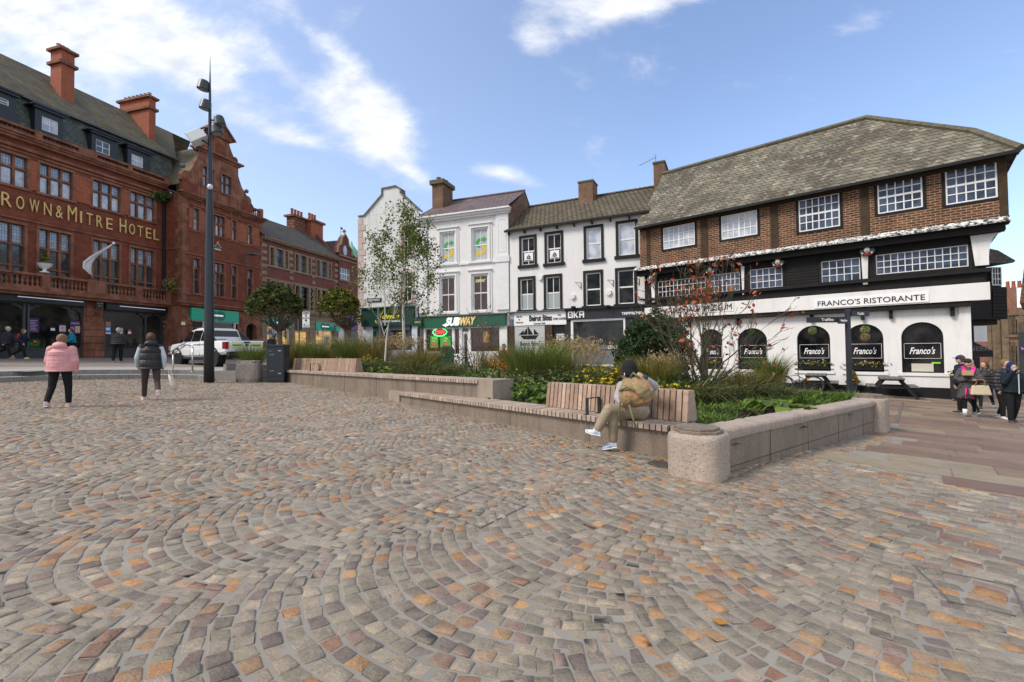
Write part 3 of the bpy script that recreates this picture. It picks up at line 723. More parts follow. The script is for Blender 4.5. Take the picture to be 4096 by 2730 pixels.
nm = MB(); nm.prism([(mxu-.4, zg1+.5)]+[(mxu-.4*math.cos(PI*k/10), zt2-.75+.4*math.sin(PI*k/10)) for k in range(11)]+[(mxu+.4, zg1+.5)], OW-.035, OW-.021)
nm.build('niche', m_hbrick, hr)
for u_ in (uc0-1.0, uc1+1.0): bmb = MB(); bmb.ball((u_, OW+.2, zpar+1.08), .17); bmb.build('ball_finial', m_lead, hr, smooth=True)
# windows
def lights(par, r, y, cols, rows_z, pane_up, pane_lo, upper):
    u0, u1, a, b = r; f = MB(); mw_ = .11; t = .06
    n = cols; ws = (u1-u0-(n-1)*mw_)/n
    for i in range(1, n): x = u0+i*ws+(i-1)*mw_; f.box(x, x+mw_, y-.14, y, a, b)
    for zf in rows_z: z = a+(b-a)*zf; f.box(u0, u1, y-.13, y-.002, z-.05, z+.05)
    fo = f.build('window', m_hstone, par)
    for nm_, z0_, z1_, pm in ((0, a, a+(b-a)*upper, pane_lo), (1, a+(b-a)*upper, b, pane_up)):
        p = MB(); p.poly([(u0, y-.03, z0_), (u1, y-.03, z0_), (u1, y-.03, z1_), (u0, y-.03, z1_)]); p.build('pane', pm, fo)
    q = MB(); fr = .035
    zz = [a]+[a+(b-a)*zf for zf in rows_z]+[b]
    for i in range(n):
        x0 = u0+i*(ws+mw_); x1 = x0+ws
        for j in range(len(zz)-1):
            zlo = zz[j]+(.05 if j else 0); zhi = zz[j+1]-(.05 if j < len(zz)-2 else 0)
            q.box(x0, x0+fr, y-.06, y-.02, zlo, zhi); q.box(x1-fr, x1, y-.06, y-.02, zlo, zhi); q.box(x0+fr, x1-fr, y-.06, y-.02, zlo, zlo+fr); q.box(x0+fr, x1-fr, y-.06, y-.02, zhi-fr, zhi)
    q.build('casement', m_dframe, fo)
for r in top3: lights(hr, r, .2, 3, [.6], m_gl_lead, m_gl_curt, .6)
for r in low3: lights(hr, r, .2, 3, [.36, .69], m_gl_lead, m_gl_leadd, .69)
for r in wt: lights(hr, r, OW+.2, 4 if r[1]-r[0] > .8 else 1, [.6], m_gl_lead, m_gl_curt, .6)
for r in wlo: lights(hr, r, OW+.2, 4 if r[1]-r[0] > .8 else 1, [.4, .72], m_gl_lead, m_gl_leadd, .72)
for r in gw: lights(hr, r, OW+.2, 2, [.58], m_gl_lead, m_gl_lead, .58)
# ground floor: piers, fascias, shop windows
gf = MB()
zf0, zf1 = H.z(344, 1228, -.25), H.z(344, 1173, -.25)
p1 = (H.u(335, -.1), H.u(412, -.1)); p2 = (H.u(663, -.1), uE+.2)
for a, b in (p1, p2, (uL, uL+.8)):
    gf.box(a, b, -.12, .4, zb, zbal0-.4)
    for k in range(5): gf.box(a-.03, b+.03, -.17, .1, .1+k*.42, .1+k*.42+.38)
    gf.box(a+.1, b-.1, -.2, .1, zbal0-1.9, zbal0-.75)
gf.box(wl, wl+.75, OW, OW+.5, zb, zbal0-.35); gf.box(wl-.001, wl+.4, OW+.5, .3, zb, zbal0-.35)
for k in range(5): gf.box(wl-.03, wl+.78, OW-.05, OW+.3, .1+k*.42, .1+k*.42+.38)
ga, gbx = H.u(955, OW), wr
ar0, ar1 = H.u(985, OW), H.u(1028, OW); arz = H.z(1006, 1295, OW)
gf.wall(ga, gbx, zb, zbal0-.35, [(ar0, ar1, zb, arz, (ar1-ar0)/2)], OW, .5)
gf.box(wl+.75, ga, OW, OW+.3, H.z(860, 1236, OW), zbal0-.35)
gf.build('ground_floor', m_hstone, hr)
for a, b, y in ((p1[0], p1[1], -.2), (wl+.08, wl+.7, OW-.02), (ga+.05, ar0-.15, OW-.02), (p2[0]+.05, p2[1]-.25, -.2)):
    cv = MB()
    for i in range(26):
        u = random.uniform(a+.12, b-.12); z = random.uniform(zbal0-1.85, zbal0-.8); cv.ball((u, y-.01, z), (random.uniform(.05, .13), .05, random.uniform(.05, .12)), 8)
    cv.build('carved_panel', m_hstone, hr, smooth=True)
dk = MB(); dk.box(ar0, ar1, OW+.5, OW+.6, zb, arz); dk.build('doorway', m_black, hr)
sg = MB(); sg.box(uL+.8, p1[0]-.02, -.34, .1, zf0, zf1); sg.build('fascia', m_navy, hr)
sg = MB(); s2b = H.r(414, 1197, 663, 1256, -.25); sg.box(p1[1]+.02, p2[0]+.1, -.34, .1, s2b[2], s2b[3]+.05); sg.build('fascia', m_navy, hr)
m_strip = plain('white_strip', (.75, .78, .85), .4, emit=(.8, .85, 1), es=.25)
ls = MB(); a, b = H.u(68, -.34), H.u(331, -.34); zz_ = H.z(200, 1197.5, -.34); ls.box(a, b, -.36, -.341, zz_-.02, zz_+.02); ls.build('light_strip', m_strip, hr)
ls = MB(); a, b = H.u(478, -.34), H.u(660, -.34); zz_ = H.z(570, 1233, -.34); ls.box(a, b, -.36, -.341, zz_-.02, zz_+.02); ls.build('light_strip', m_strip, hr)
def shopfront(par, u0, u1, z0, z1, y, posts, stall, fm, gm, brackets=True, name='shop_window', d=.12):
    f = MB(); f.box(u0, u1, y-d, y+.05, z0, z0+stall); f.box(u0, u1, y-d-.04, y+.05, z0+stall, z0+stall+.07)
    f.box(u0, u1, y-d+.01, y+.05, z1-.08, z1)
    for p in posts: f.box(p-.05, p+.05, y-d-.02, y+.05, z0+stall+.07, z1-.08)
    if brackets:
        for p in posts:
            for sgn in (-1, 1):
                c = [(p+sgn*.05, z1-.6), (p+sgn*.05, z1-.08), (p+sgn*.5, z1-.08)]+[(p+sgn*(.05+.45*(1-math.cos(t*PI/8))), z1-.6+.42*math.sin(t*PI/8)) for t in (4, 3, 2, 1)]
                c2 = [q for q in c if u0 < q[0] < u1]
                if len(c2) == len(c): f.prism(c if sgn < 0 else c[::-1], y-d+.03, y-.02)
    fo = f.build(name, fm, par)
    p = MB(); p.poly([(u0, y-.01, z0+stall), (u1, y-.01, z0+stall), (u1, y-.01, z1), (u0, y-.01, z1)]); p.build('pane', gm, fo); return fo
zg = 0.0
shopfront(hr, uL+.8, p1[0], zg-.4, zf0, .12, [H.u(-130), H.u(95), H.u(112), H.u(328)], .95, m_dframe, m_gl_shop)
shopfront(hr, p1[1], p2[0], zg-.4, s2b[2], .12, [H.u(418), H.u(582), H.u(650)], .95, m_dframe, m_gl_shop)
rs = H.r(766, 1231, 955, 1292, OW-.2)
m_green = plain('bright_green_sign', (.0, .36, .205), .35); m_dgreen = plain('deep_green', (.0, .11, .065), .4)
m_wsign = plain('white_sign', (.8, .8, .8), .4); m_lit = plain('lit_white', (.8, .8, .8), .4, emit=(1, 1, 1), es=.35)
def optician_sign(par, r, y, nm='sign', part=True):
    s = MB(); s.box(r[0], r[1], y, y+.15, r[2], r[3]); so_ = s.build(nm, m_green, par); cx = (r[0]+r[1])/2; cz = (r[2]+r[3])/2; h = (r[3]-r[2])*.43
    e = MB()
    for k, sg_ in enumerate((-1, 1)): e.prism([(cx+sg_*h*.95+h*1.12*math.cos(t), cz+h*math.sin(t)) for t in [2*PI*q/26 for q in range(26)]], y-.012-.004*k, y+.01)
    e.build('emblem', m_dgreen, so_); text('Specsavers', h*.9, cx, y-.03, cz, so_, m_lit, width=h*3.0, height=h*.62, bold=.01)
    return so_
optician_sign(hr, rs, OW-.2)
shopfront(hr, wl+.75, ga, zg-.4, rs[2], OW+.15, [H.u(816, OW), H.u(940, OW)], .5, m_frame, m_gl_shop, False)
# posters
def poster(f, x0, y0, x1, y1, off, cols, par, name='poster', label=None):
    r = f.r(x0, y0, x1, y1, off); s = MB(); s.box(r[0], r[1], off, off+.01, r[2], r[3], 0); h = r[3]-r[2]; w = r[1]-r[0]
    for i, (a, b, c, d) in enumerate(cols[1:][0] if False else cols[1]): s.box(r[0]+w*a, r[0]+w*b, off-.004, off, r[2]+h*c, r[2]+h*d, 1+i % (len(cols[0])-1))
    return s.build(name, cols[0], par, label=label)
pp = plain('purple_paper', (.05, .02, .09), .4); pk = plain('lilac_print', (.35, .25, .42), .4); wp = plain('white_paper', (.7, .7, .72), .5); rp = plain('red_print', (.5, .04, .08), .5); bp_ = plain('blue_print', (.03, .16, .5), .4); op = plain('orange_print', (.4, .16, .06), .5); yp = plain('yellow_print', (.75, .6, .05), .4)
strips = lambda n, a, b: [(.15+.08*(i % 2), .85-.1*(i % 3), a+(b-a)*i/n, a+(b-a)*(i+.45)/n) for i in range(n)]
poster(H, 112, 1272, 156, 1332, .0, ([pp, pk], strips(7, .15, .9)), hr)
poster(H, 280, 1283, 321, 1337, .0, ([pp, pk, plain('tan_print', (.5, .35, .28), .5)], [(.1, .9, .75, .85), (.5, .98, .1, .6), (.05, .4, .2, .5)]), hr)
poster(H, 238, 1300, 262, 1329, .0, ([wp, rp, bp_], [(0, 1, .85, 1), (.1, .9, .6, .75), (.1, .9, .4, .52), (.1, .9, .2, .3), (0, 1, 0, .1)]), hr)
poster(H, 203, 1304, 220, 1324, .0, ([wp, m_black], [(0, 1, .55, 1)]), hr)
poster(H, 411, 1287, 443, 1337, .0, ([bp_, op, wp], [(0, 1, .7, 1), (.0, 1, 0, .12), (.15, .85, .5, .56), (.1, .9, .3, .5)]), hr)
poster(H, 472, 1310, 491, 1342, .0, ([wp, rp, bp_], [(0, 1, .85, 1), (.1, .9, .6, .75), (.1, .9, .4, .52), (0, 1, 0, .1)]), hr)
poster(H, 512, 1320, 525, 1337, .0, ([wp, rp], [(0, 1, .6, 1)]), hr)
def tl(s, x, y0, w_): text(s, 1, x, y0, w_, hr, m_gold)
# hanging sign, flag
hs = MB(); r = H.r(384, 1200, 413, 1236, -.5); hs.box(r[0], r[1], -.52, -.47, r[2], r[3]); hs.box((r[0]+r[1])/2-.02, (r[0]+r[1])/2+.02, -.5, 0, r[3], r[3]+.04); h_ = hs.build('hanging_sign', m_navy, hr)
text('FUNCTIONS', .1, (r[0]+r[1])/2, -.53, (r[2]*.4+r[3]*.6), h_, m_gold, width=(r[1]-r[0])*.8); text('EXIT', .1, (r[0]+r[1])/2, -.53, (r[2]*.7+r[3]*.3), h_, m_gold, width=(r[1]-r[0])*.4)
# gilt name
zs0 = H.z(20/1.743, 150+1155/1.743-0, -.05)
letters = [('R', -0+2, 24, 0), ('O', 123, 55, 0), ('W', 223, 67, 0), ('N', 316, 52, 0), ('&', 398, 47, 0), ('M', 489, 62, 1), ('I', 551, 12, 0), ('T', 611, 42, 0), ('R', 681, 42, 0), ('E', 751, 43, 0), ('H', 846, 45, 1), ('O', 910, 40, 0), ('T', 968, 37, 0), ('E', 1026, 37, 0), ('L', 1081, 38, 0)]
ys_ = {2: 1112, 123: 1138, 223: 1167, 316: 1187, 398: 1212, 489: 1222, 551: 1248, 611: 1262, 681: 1283, 751: 1301, 846: 1316, 910: 1337, 968: 1355, 1026: 1371, 1081: 1385}
zc_ = np.mean([H.z(x/1.743, 150+y/1.743, -.05) for x, y in ys_.items()])
print('letters z', [round(H.z(x/1.743, 150+y/1.743, -.05), 2) for x, y in ys_.items()])
sgn = MB(); sgn.box(H.u(-120), H.u(640), -.02, -.005, zl_b+.4, zt_a-.2); nb_ = sgn.build('name_panel', m_hbrick, hr)
for ch, x, wpx, bigc in letters:
    if ch == 'R' and x == 2: u0 = H.u(26/1.743, -.05); wd = .42; hh = .78
    else: u0 = H.u(x/1.743, -.05); wd = H.u((x+wpx/2)/1.743, -.05)-H.u((x-wpx/2)/1.743, -.05); hh = .95 if bigc else .76
    text(ch, 1, u0, -.1, zc_+(.05 if bigc else -.03), nb_, m_gold, 'letter', ext=.03, width=wd, height=hh*.95, bold=-.004)
text('C', 1, H.u(-42, -.05), -.1, zc_+.05, nb_, m_gold, 'letter', ext=.03, width=.5, height=.95, bold=.012)
# roofs
rf = MB(); zfl = H.z(330, 488, 1.0); zrd = H.z(287, 346.8, 4.0); ue2 = uE+1.2
rf.poly([(uL, .35, zub0-.1), (ue2, .35, zub0-.1), (ue2, 1.0, zfl), (uL, 1.0, zfl)], 1)
rf.poly([(uL, .82, zfl+.0), (ue2+.3, .82, zfl), (ue2+2.4, 4.0, zrd), (uL, 4.0, zrd)], 0)
rf.poly([(uL, 4.0, zrd), (ue2+4, 4.0, zrd), (ue2+6, 9, zfl), (uL, 9, zfl)], 0)
rf.poly([(uL, 0, zub0-.2), (ue2, 0, zub0-.2), (ue2, .5, zub0-.1), (uL, .5, zub0-.1)], 2)
# wing roof: ridge runs back from the gable
zwr = H.z(720, 668, 1.5); um = (uc0+uc1)/2
rf.poly([(wl+.1, OW+.3, zpar-.2), (um, OW+.3, zg1+1.2), (um, 6, zg1+1.2), (wl+.1, 6, zpar-.2)], 0); rf.poly([(um, OW+.3, zg1+1.2), (wr-.3, OW+.3, zpar-.3), (wr-.3, 6, zpar-.3), (um, 6, zg1+1.2)], 0)
rf.box(uL, ue2+.3, .70, .82, zfl-.08, zfl+.03, 2)
rf.build('roof', [m_slate_h, m_slate_m, m_lead], hr)
dw = H.r(140, 408, 252, 546, .25)
for k, (bx0, wn0) in enumerate((((140.6, 415, 252.4, 546), (168, 462.7, 234, 543)), ((367, 517, 467.6, 643), (384.4, 554.5, 441.8, 626)), ((510.6, 577, 599.5, 712), (526.7, 613.6, 573.7, 675)), (None, None))):
    if bx0: b = H.r(*bx0, .25); wv = H.r(*wn0, .25)
    else: u = H.u(52, .25); b = (u-1.35, u, dw[2], dw[3]); wv = (u-1.1, u-.28, dw[2]+.55, dw[3]-.5)
    b = (b[0], b[1], zub0+.0, b[3]); dm = MB()
    dm.wall(b[0], b[1], b[2], b[3]-.2, [wv], .25, .12); dm.box(b[0]-.1, b[1]+.1, .1, .3, b[3]-.22, b[3]-.08); dm.box(b[0]-.18, b[1]+.18, .02, 1.9, b[3]-.08, b[3])
    dm.poly([(b[0], .25, b[2]), (b[0], 1.6, b[2]), (b[0], 1.6, b[3]-.2), (b[0], .25, b[3]-.2)]); dm.poly([(b[1], .25, b[2]), (b[1], .25, b[3]-.2), (b[1], 1.6, b[3]-.2), (b[1], 1.6, b[2])])
    do = dm.build('dormer', m_navy, hr)
    window(do, wv, .36, 2, 2, .05, .035, m_frame, m_gl_curt if k % 2 == 0 else m_gl_sky, 'sash')
def chimney(par, u0, u1, y0, y1, z0, z1, m, caps, pots, potm, pr=.12, ph=.35, capm=None):
    c = MB(); c.box(u0, u1, y0, y1, z0, z1, 0)
    for z, h, o in caps: c.box(u0-o, u1+o, y0-o, y1+o, z, z+h, 1)
    for (pu, py_) in pots: c.lathe((pu, py_, z1), [(pr*1.1, 0), (pr*1.1, .06), (pr, .1), (pr*.92, ph-.08), (pr*1.1, ph-.05), (pr*1.1, ph)], 10, 2)
    return c.build('chimney', [m, capm or m_hstone, potm], par)
m_pot = mat('pale_pots', (.35, .33, .3), .8, .1); m_potr = mat('red_pots', (.3, .1, .06), .8, .15)
cu0, cu1 = H.u(233, 2.2), H.u(287, 2.2); cz1 = H.z(233, 190-10, 2.2)
cs = cu1-cu0
chimney(hr, cu0, cu1, 2.2, 3.2, zfl-1, cz1, m_chim, [(cz1-1.05, .18, .14), (cz1-.16, .16, .16)], [(cu0+cs*(.2+.3*i), 2.7) for i in range(3)], m_pot)
cu0, cu1 = H.u(590, 1.9), H.u(617, 1.9); cz1 = H.z(590, 378, 1.9)
chimney(hr, cu0, cu1, 1.9, 4.9, zfl-1, cz1, m_chim, [(cz1-1.0, .18, .14), (cz1-.16, .16, .16)], [((cu0+cu1)/2, 2.2+.4*i) for i in range(7)], m_pot)
# drainpipe, fern, lamp, camera box
dp = MB(); dp.tube([(uE-.12, -.1, zbal0), (uE-.12, -.1, zub0-.6)], .09, 8); dp.box(uE-.28, uE+.04, -.3, -.02, zub0-1.1, zub0-.75); dp.build('drainpipe', m_black, hr)
# crown emblem
cr = MB(); r = H.r(857, 968, 882, 1005, OW-.05); cx = (r[0]+r[1])/2; wz = (r[1]-r[0])/2; hz_ = r[3]-r[2]
cr.prism([(cx-wz*.9, r[2]), (cx+wz*.9, r[2]), (cx+wz, r[2]+hz_*.2), (cx-wz, r[2]+hz_*.2)], OW-.1, OW, 1)
cr.prism([(cx+wz*.95*math.cos(t), r[2]+hz_*.22+hz_*.55*math.sin(t)) for t in [PI*k/12 for k in range(13)]], OW-.07, OW, 0)
for t in (-.9, -.45, 0, .45, .9): cr.ball((cx+wz*t, OW-.08, r[2]+hz_*(.25+.55*math.sqrt(max(0, 1-t*t)))), .05, 8, 1)
cr.ball((cx, OW-.08, r[3]), .08, 8, 1); cr.build('crown_emblem', [plain('royal_blue', (.03, .06, .25), .5), m_gold], hr)
# ================================================================ the opticians' row beyond
SP = Fac((-21.45, 39.0), (.271, .963), 1.6, 'corner_row', 'brick and buff stone row under dark slates beyond the red hotel')
sr = SP.root; s0 = 0.0; s1_ = SP.u(1352); s2_ = SP.u(1425)
m_sbrick = brick('dark_red_brick', (.20, .055, .045), (.16, .045, .04), (.15, .08, .06), .225, .075, .01, .2, .85, .3)
m_buff = mat('buff_stone', (.30, .22, .14), .85, .25, 2.0, .3, 50, col2=(.24, .185, .125), streak=.5, streakcol=(.07, .055, .04))
m_slate_s = brick('dark_slates', (.07, .062, .055), (.10, .088, .075), (.03, .028, .025), .3, .2, .01, .25, .8, .4, moss=[((.12, .09, .05), .6, 1.2)], mossamt=.5)
up = [SP.r(1080.8, 986.6, 1151, 1074.5), SP.r(1181, 1015.6, 1241.7, 1098.5), SP.r(1267.4, 1044.6, 1322.6, 1119)]
md = [SP.r(1083, 1121, 1159.6, 1235), SP.r(1182.4, 1144, 1253, 1241.5), SP.r(1269.5, 1162.8, 1323, 1252)]
a, b = np.mean([r[2] for r in up]), np.mean([r[3] for r in up]); up = [(r[0], r[1], a, b) for r in up]
a2, b2 = np.mean([r[2] for r in md]), np.mean([r[3] for r in md]); md = [(r[0], r[1], a2, b2) for r in md]
cwn = SP.r(1356, 1069, 1397, 1125)
ze = b+.5; zl = a2-.35
sw = MB(); sw.wall(0, s1_, zl, ze, up+md, 0, .25, 0, 1); zce = ze+.3
sw.wall(s1_, s2_, zl, zce+.6, [cwn], -.15, .25, 0, 1); sw.poly([(s2_, -.15, zb), (s2_, 9, zb), (s2_, 9, zce+.6), (s2_, -.15, zce+.6)], 0); sw.poly([(s1_, -.15, zl), (s1_, .1, zl), (s1_, .1, zce+.6), (s1_, -.15, zce+.6)], 0)
# shaped corner gable
gcx = SP.u(1380, -.15); gh = SP.z(1378, 938, -.15); gb0 = zce+.6; gwid = (SP.u(1406, -.15)-SP.u(1350, -.15))/2
sw.prism([(gcx-gwid, gb0), (gcx+gwid, gb0), (gcx+gwid*.95, gb0+(gh-gb0)*.3), (gcx+gwid*.6, gb0+(gh-gb0)*.42), (gcx+gwid*.45, gb0+(gh-gb0)*.75), (gcx+gwid*.12, gb0+(gh-gb0)*.95), (gcx-gwid*.12, gb0+(gh-gb0)*.95), (gcx-gwid*.45, gb0+(gh-gb0)*.75), (gcx-gwid*.6, gb0+(gh-gb0)*.42), (gcx-gwid*.95, gb0+(gh-gb0)*.3)], -.15, .3, 0)
# tall party gable and chimney
cu_a, cu_b = SP.u(1215, 3), SP.u(1276, 3)
sw.build('wall', [m_sbrick, m_buff], sr)
pg = MB(); pu = SP.u(1352, 0); zr = SP.z(1130, 900, 3.2)
pg.ext([(pu-.2, -.3, ze+.1), (pu-.2, 3.4, zr+.9), (pu-.2, 6.2, ze+.4)], (.45, 0, 0)); pg.build('party_wall', m_sbrick, sr)
st2 = MB()
st2.box(-.1, s1_, -.28, .02, ze, ze+.16); st2.box(-.1, s1_, -.42, .02, ze+.16, ze+.3)
for i in range(34): st2.box(i*s1_/34, i*s1_/34+.13, -.36, -.02, ze+.02, ze+.155)
for z, h, o in ((a-.16, .15, .08), (b2+.12, .12, .1), (zl-.1, .18, .25), (zl+.08, .1, .35)): st2.box(0, s1_, -o, .02, z, z+h)
for r in up+md:
    surround(st2, r, 0, .14, .05); n = 3
    wtot = r[1]-r[0]
    for f_ in (.24, .76):
        x = r[0]+wtot*f_; st2.box(x-.13, x+.13, -.08, .2, r[2], r[3])
        for k in range(4): st2.box(x-.17, x+.17, -.12, .1, r[2]+(r[3]-r[2])*(.1+.24*k), r[2]+(r[3]-r[2])*(.1+.24*k)+.16)
k = 0; z = zl
while z < ze-.2:
    if k % 2 == 0: st2.box(-.05, .5, -.06, .01, z, z+.3); st2.box(s1_-.55, s1_-.02, -.06, .01, z, z+.3); [st2.box(x, x+.45, -.05, .01, z, z+.3) for x in (up[0][1]+.2, up[1][1]+.2)]
    z += .3; k += 1
for z, h, o in ((zce+.3, .15, .2), (zce-.1, .12, .12), (cwn[2]-.2, .14, .1), (zl-.05, .2, .3)): st2.box(s1_, s2_+.1, -.15-o, -.14, z, z+h)
st2.tube([(gcx-gwid*1.0, -.2, gb0), (gcx-gwid*.95, -.2, gb0+(gh-gb0)*.34), (gcx-gwid*.55, -.2, gb0+(gh-gb0)*.46), (gcx-gwid*.4, -.2, gb0+(gh-gb0)*.78), (gcx, -.2, gh), (gcx+gwid*.4, -.2, gb0+(gh-gb0)*.78), (gcx+gwid*.55, -.2, gb0+(gh-gb0)*.46), (gcx+gwid*.95, -.2, gb0+(gh-gb0)*.34), (gcx+gwid, -.2, gb0)], .14, 6)
st2.ball((gcx, -.1, gh+.35), .2, 8); st2.build('stone_dressing', m_buff, sr)
oc = MB(); oc.prism([(gcx+.02+.32*math.cos(t), gb0+(gh-gb0)*.2+.55*math.sin(t)) for t in [2*PI*k/16 for k in range(16)]], -.2, -.151, 0); oc.build('oval_window', m_gl_curt, sr)
for r in up+md:
    f = MB(); y = .2; zm_ = (r[2]+r[3])/2
    f.box(r[0], r[1], y-.05, y-.02, zm_-.04, zm_+.04); f.box(r[0], r[1], y-.05, y-.02, r[2], r[2]+.07)
    fo = f.build('window', m_dframe, sr); p = MB(); p.poly([(r[0], y, r[2]), (r[1], y, r[2]), (r[1], y, r[3]), (r[0], y, r[3])]); p.build('pane', m_gl_sky if r in up else m_gl_dark, fo)
window(sr, cwn, .05, 4, 2, .07, .09, m_frame, m_gl_sky)
rf = MB(); zr = SP.z(1130, 900, 3.2); rf.poly([(-.3, -.45, ze+.28), (s1_, -.45, ze+.28), (s1_, 3.2, zr), (-.3, 3.2, zr)]); rf.poly([(-.3, 3.2, zr), (s1_, 3.2, zr), (s1_, 7, ze), (-.3, 7, ze)])
rf.poly([(s1_, 0, zce+.5), (gcx, .6, gh-.6), (gcx, 6, gh-.6), (s1_-1.2, 6, zce+.5)]); rf.poly([(gcx, 0, gh-.6), (s2_, 0, gb0), (s2_, 6, gb0), (gcx, 6, gh-.6)]); rf.build('roof', m_slate_s, sr)
cz = SP.z(1200, 874, 3.6)
chimney(sr, cu_a-1.2, cu_a+.6, 3.2, 4.1, zr-1.5, cz, brick('banded_brick', (.3, .1, .06), (.24, .08, .05), (.07, .05, .04), .5, .3, .06, .3), [(cz-.2, .2, .2)], [(cu_a-1+.45*i, 3.6) for i in range(4)], m_potr, .14, .7)
chimney(sr, cu_a+.7, cu_b+.2, 2.6, 3.7, ze, cz+.05, m_chim, [(cz-.2, .22, .2)], [(cu_a+1.0+.42*i, 3.1) for i in range(3)], m_potr, .14, .7)
# cupola and vane
cp = MB(); cc = SP.u(1414, .8); czz = SP.z(1410, 1030, .8); cp.lathe((cc, 1.0, czz), [(1.0, 0), (.95, .25), (.8, .7), (.5, 1.1), (.15, 1.5), (.04, 1.9)], 8); cp.build('cupola', plain('verdigris', (.18, .42, .30), .6), sr)
cp = MB(); cp.lathe((cc, 1.0, czz-6), [(1.0, 0), (1.0, 5.6), (1.15, 5.7), (1.15, 5.9), (1.0, 6)], 8); cp.build('turret', m_buff, sr)
wv = MB(); vu = SP.u(1365, 1.5); vz = SP.z(1365, 952, 1.5); wv.tube([(vu, 1.5, vz-1), (vu, 1.5, vz+1.3)], .03, 6); wv.box(vu-.05, vu+.35, 1.49, 1.51, vz+1.0, vz+1.2); wv.ball((vu, 1.5, vz), .12, 8); wv.build('weather_vane', m_black, sr)
# ground floor
g = MB(); zgf = -1.0
sA = SP.r(1068.4, 1270.6, 1165.8, 1312, -.1); sB = SP.r(1264, 1288.4, 1335.8, 1325.7, -.1); mA = SP.r(1180, 1326, 1238, 1393)
ops = [(sA[0]+.1, sA[1]-.1, -.4, sA[2]), (mA[0], mA[1], -.4, mA[3]), (sB[0]+.1, sB[1]-.1, -.4, sB[2])]
ad0, ad1 = SP.u(1354, -.15), SP.u(1386, -.15); az = SP.z(1370, 1310, -.15)
g.wall(0, s1_, zgf, zl, ops, 0, .3); g.wall(s1_, s2_, zgf, zl, [(ad0, ad1, zgf, az, (ad1-ad0)/2)], -.15, .3)
for x0, x1 in ((mA[1]+.05, sB[0]-.1), (sA[1]+.1, mA[0]-.05), (0, sA[0]-.05), (sB[1]+.05, s1_)):
    z = -.5
    while z < sA[2]+1.0: g.box(x0, x1, -.07, .01, z, z+.4); z += .46
g.build('ground_floor', m_buff, sr)
for q, o in enumerate(ops):
    p = MB(); p.box(o[0], o[1], .26, .29, o[2], o[3]); p.build('shop_window', m_gl_warm if q != 3 else m_gl_shop, sr)
fr = MB()
for o in (ops[0], ops[2]):
    fr.box(o[0], o[0]+.08, .1, .25, o[2], o[3]); fr.box(o[1]-.08, o[1], .1, .25, o[2], o[3]); fr.box(o[0], o[1], .1, .25, o[2], o[2]+.3); fr.box((o[0]+o[1])/2-.04, (o[0]+o[1])/2+.04, .1, .25, o[2], o[3])
fr.build('shop_frame', m_frame, sr)
optician_sign(sr, sA, -.12); optician_sign(sr, sB, -.12)
for o in (ops[0], ops[2]): text('Opticians', .4, (o[0]+o[1])/2, .08, o[3]-.45, sr, m_wsign, width=(o[1]-o[0])*.5, height=.42)
tp = MB(); tp.prism([(ad0, az-(ad1-ad0)/2-1.0), (ad1, az-(ad1-ad0)/2-1.0)]+[((ad0+ad1)/2+(ad1-ad0)/2*math.cos(t), az-(ad1-ad0)/2+(ad1-ad0)/2*math.sin(t)) for t in [PI*k/10 for k in range(11)]], .08, .14); tp.build('tympanum', m_white, sr)
d2 = MB(); d2.box(ad0, ad1, .1, .15, zgf, az-(ad1-ad0)/2-1.01); d2.build('door', mat('pale_door', (.3, .27, .25), .6), sr)
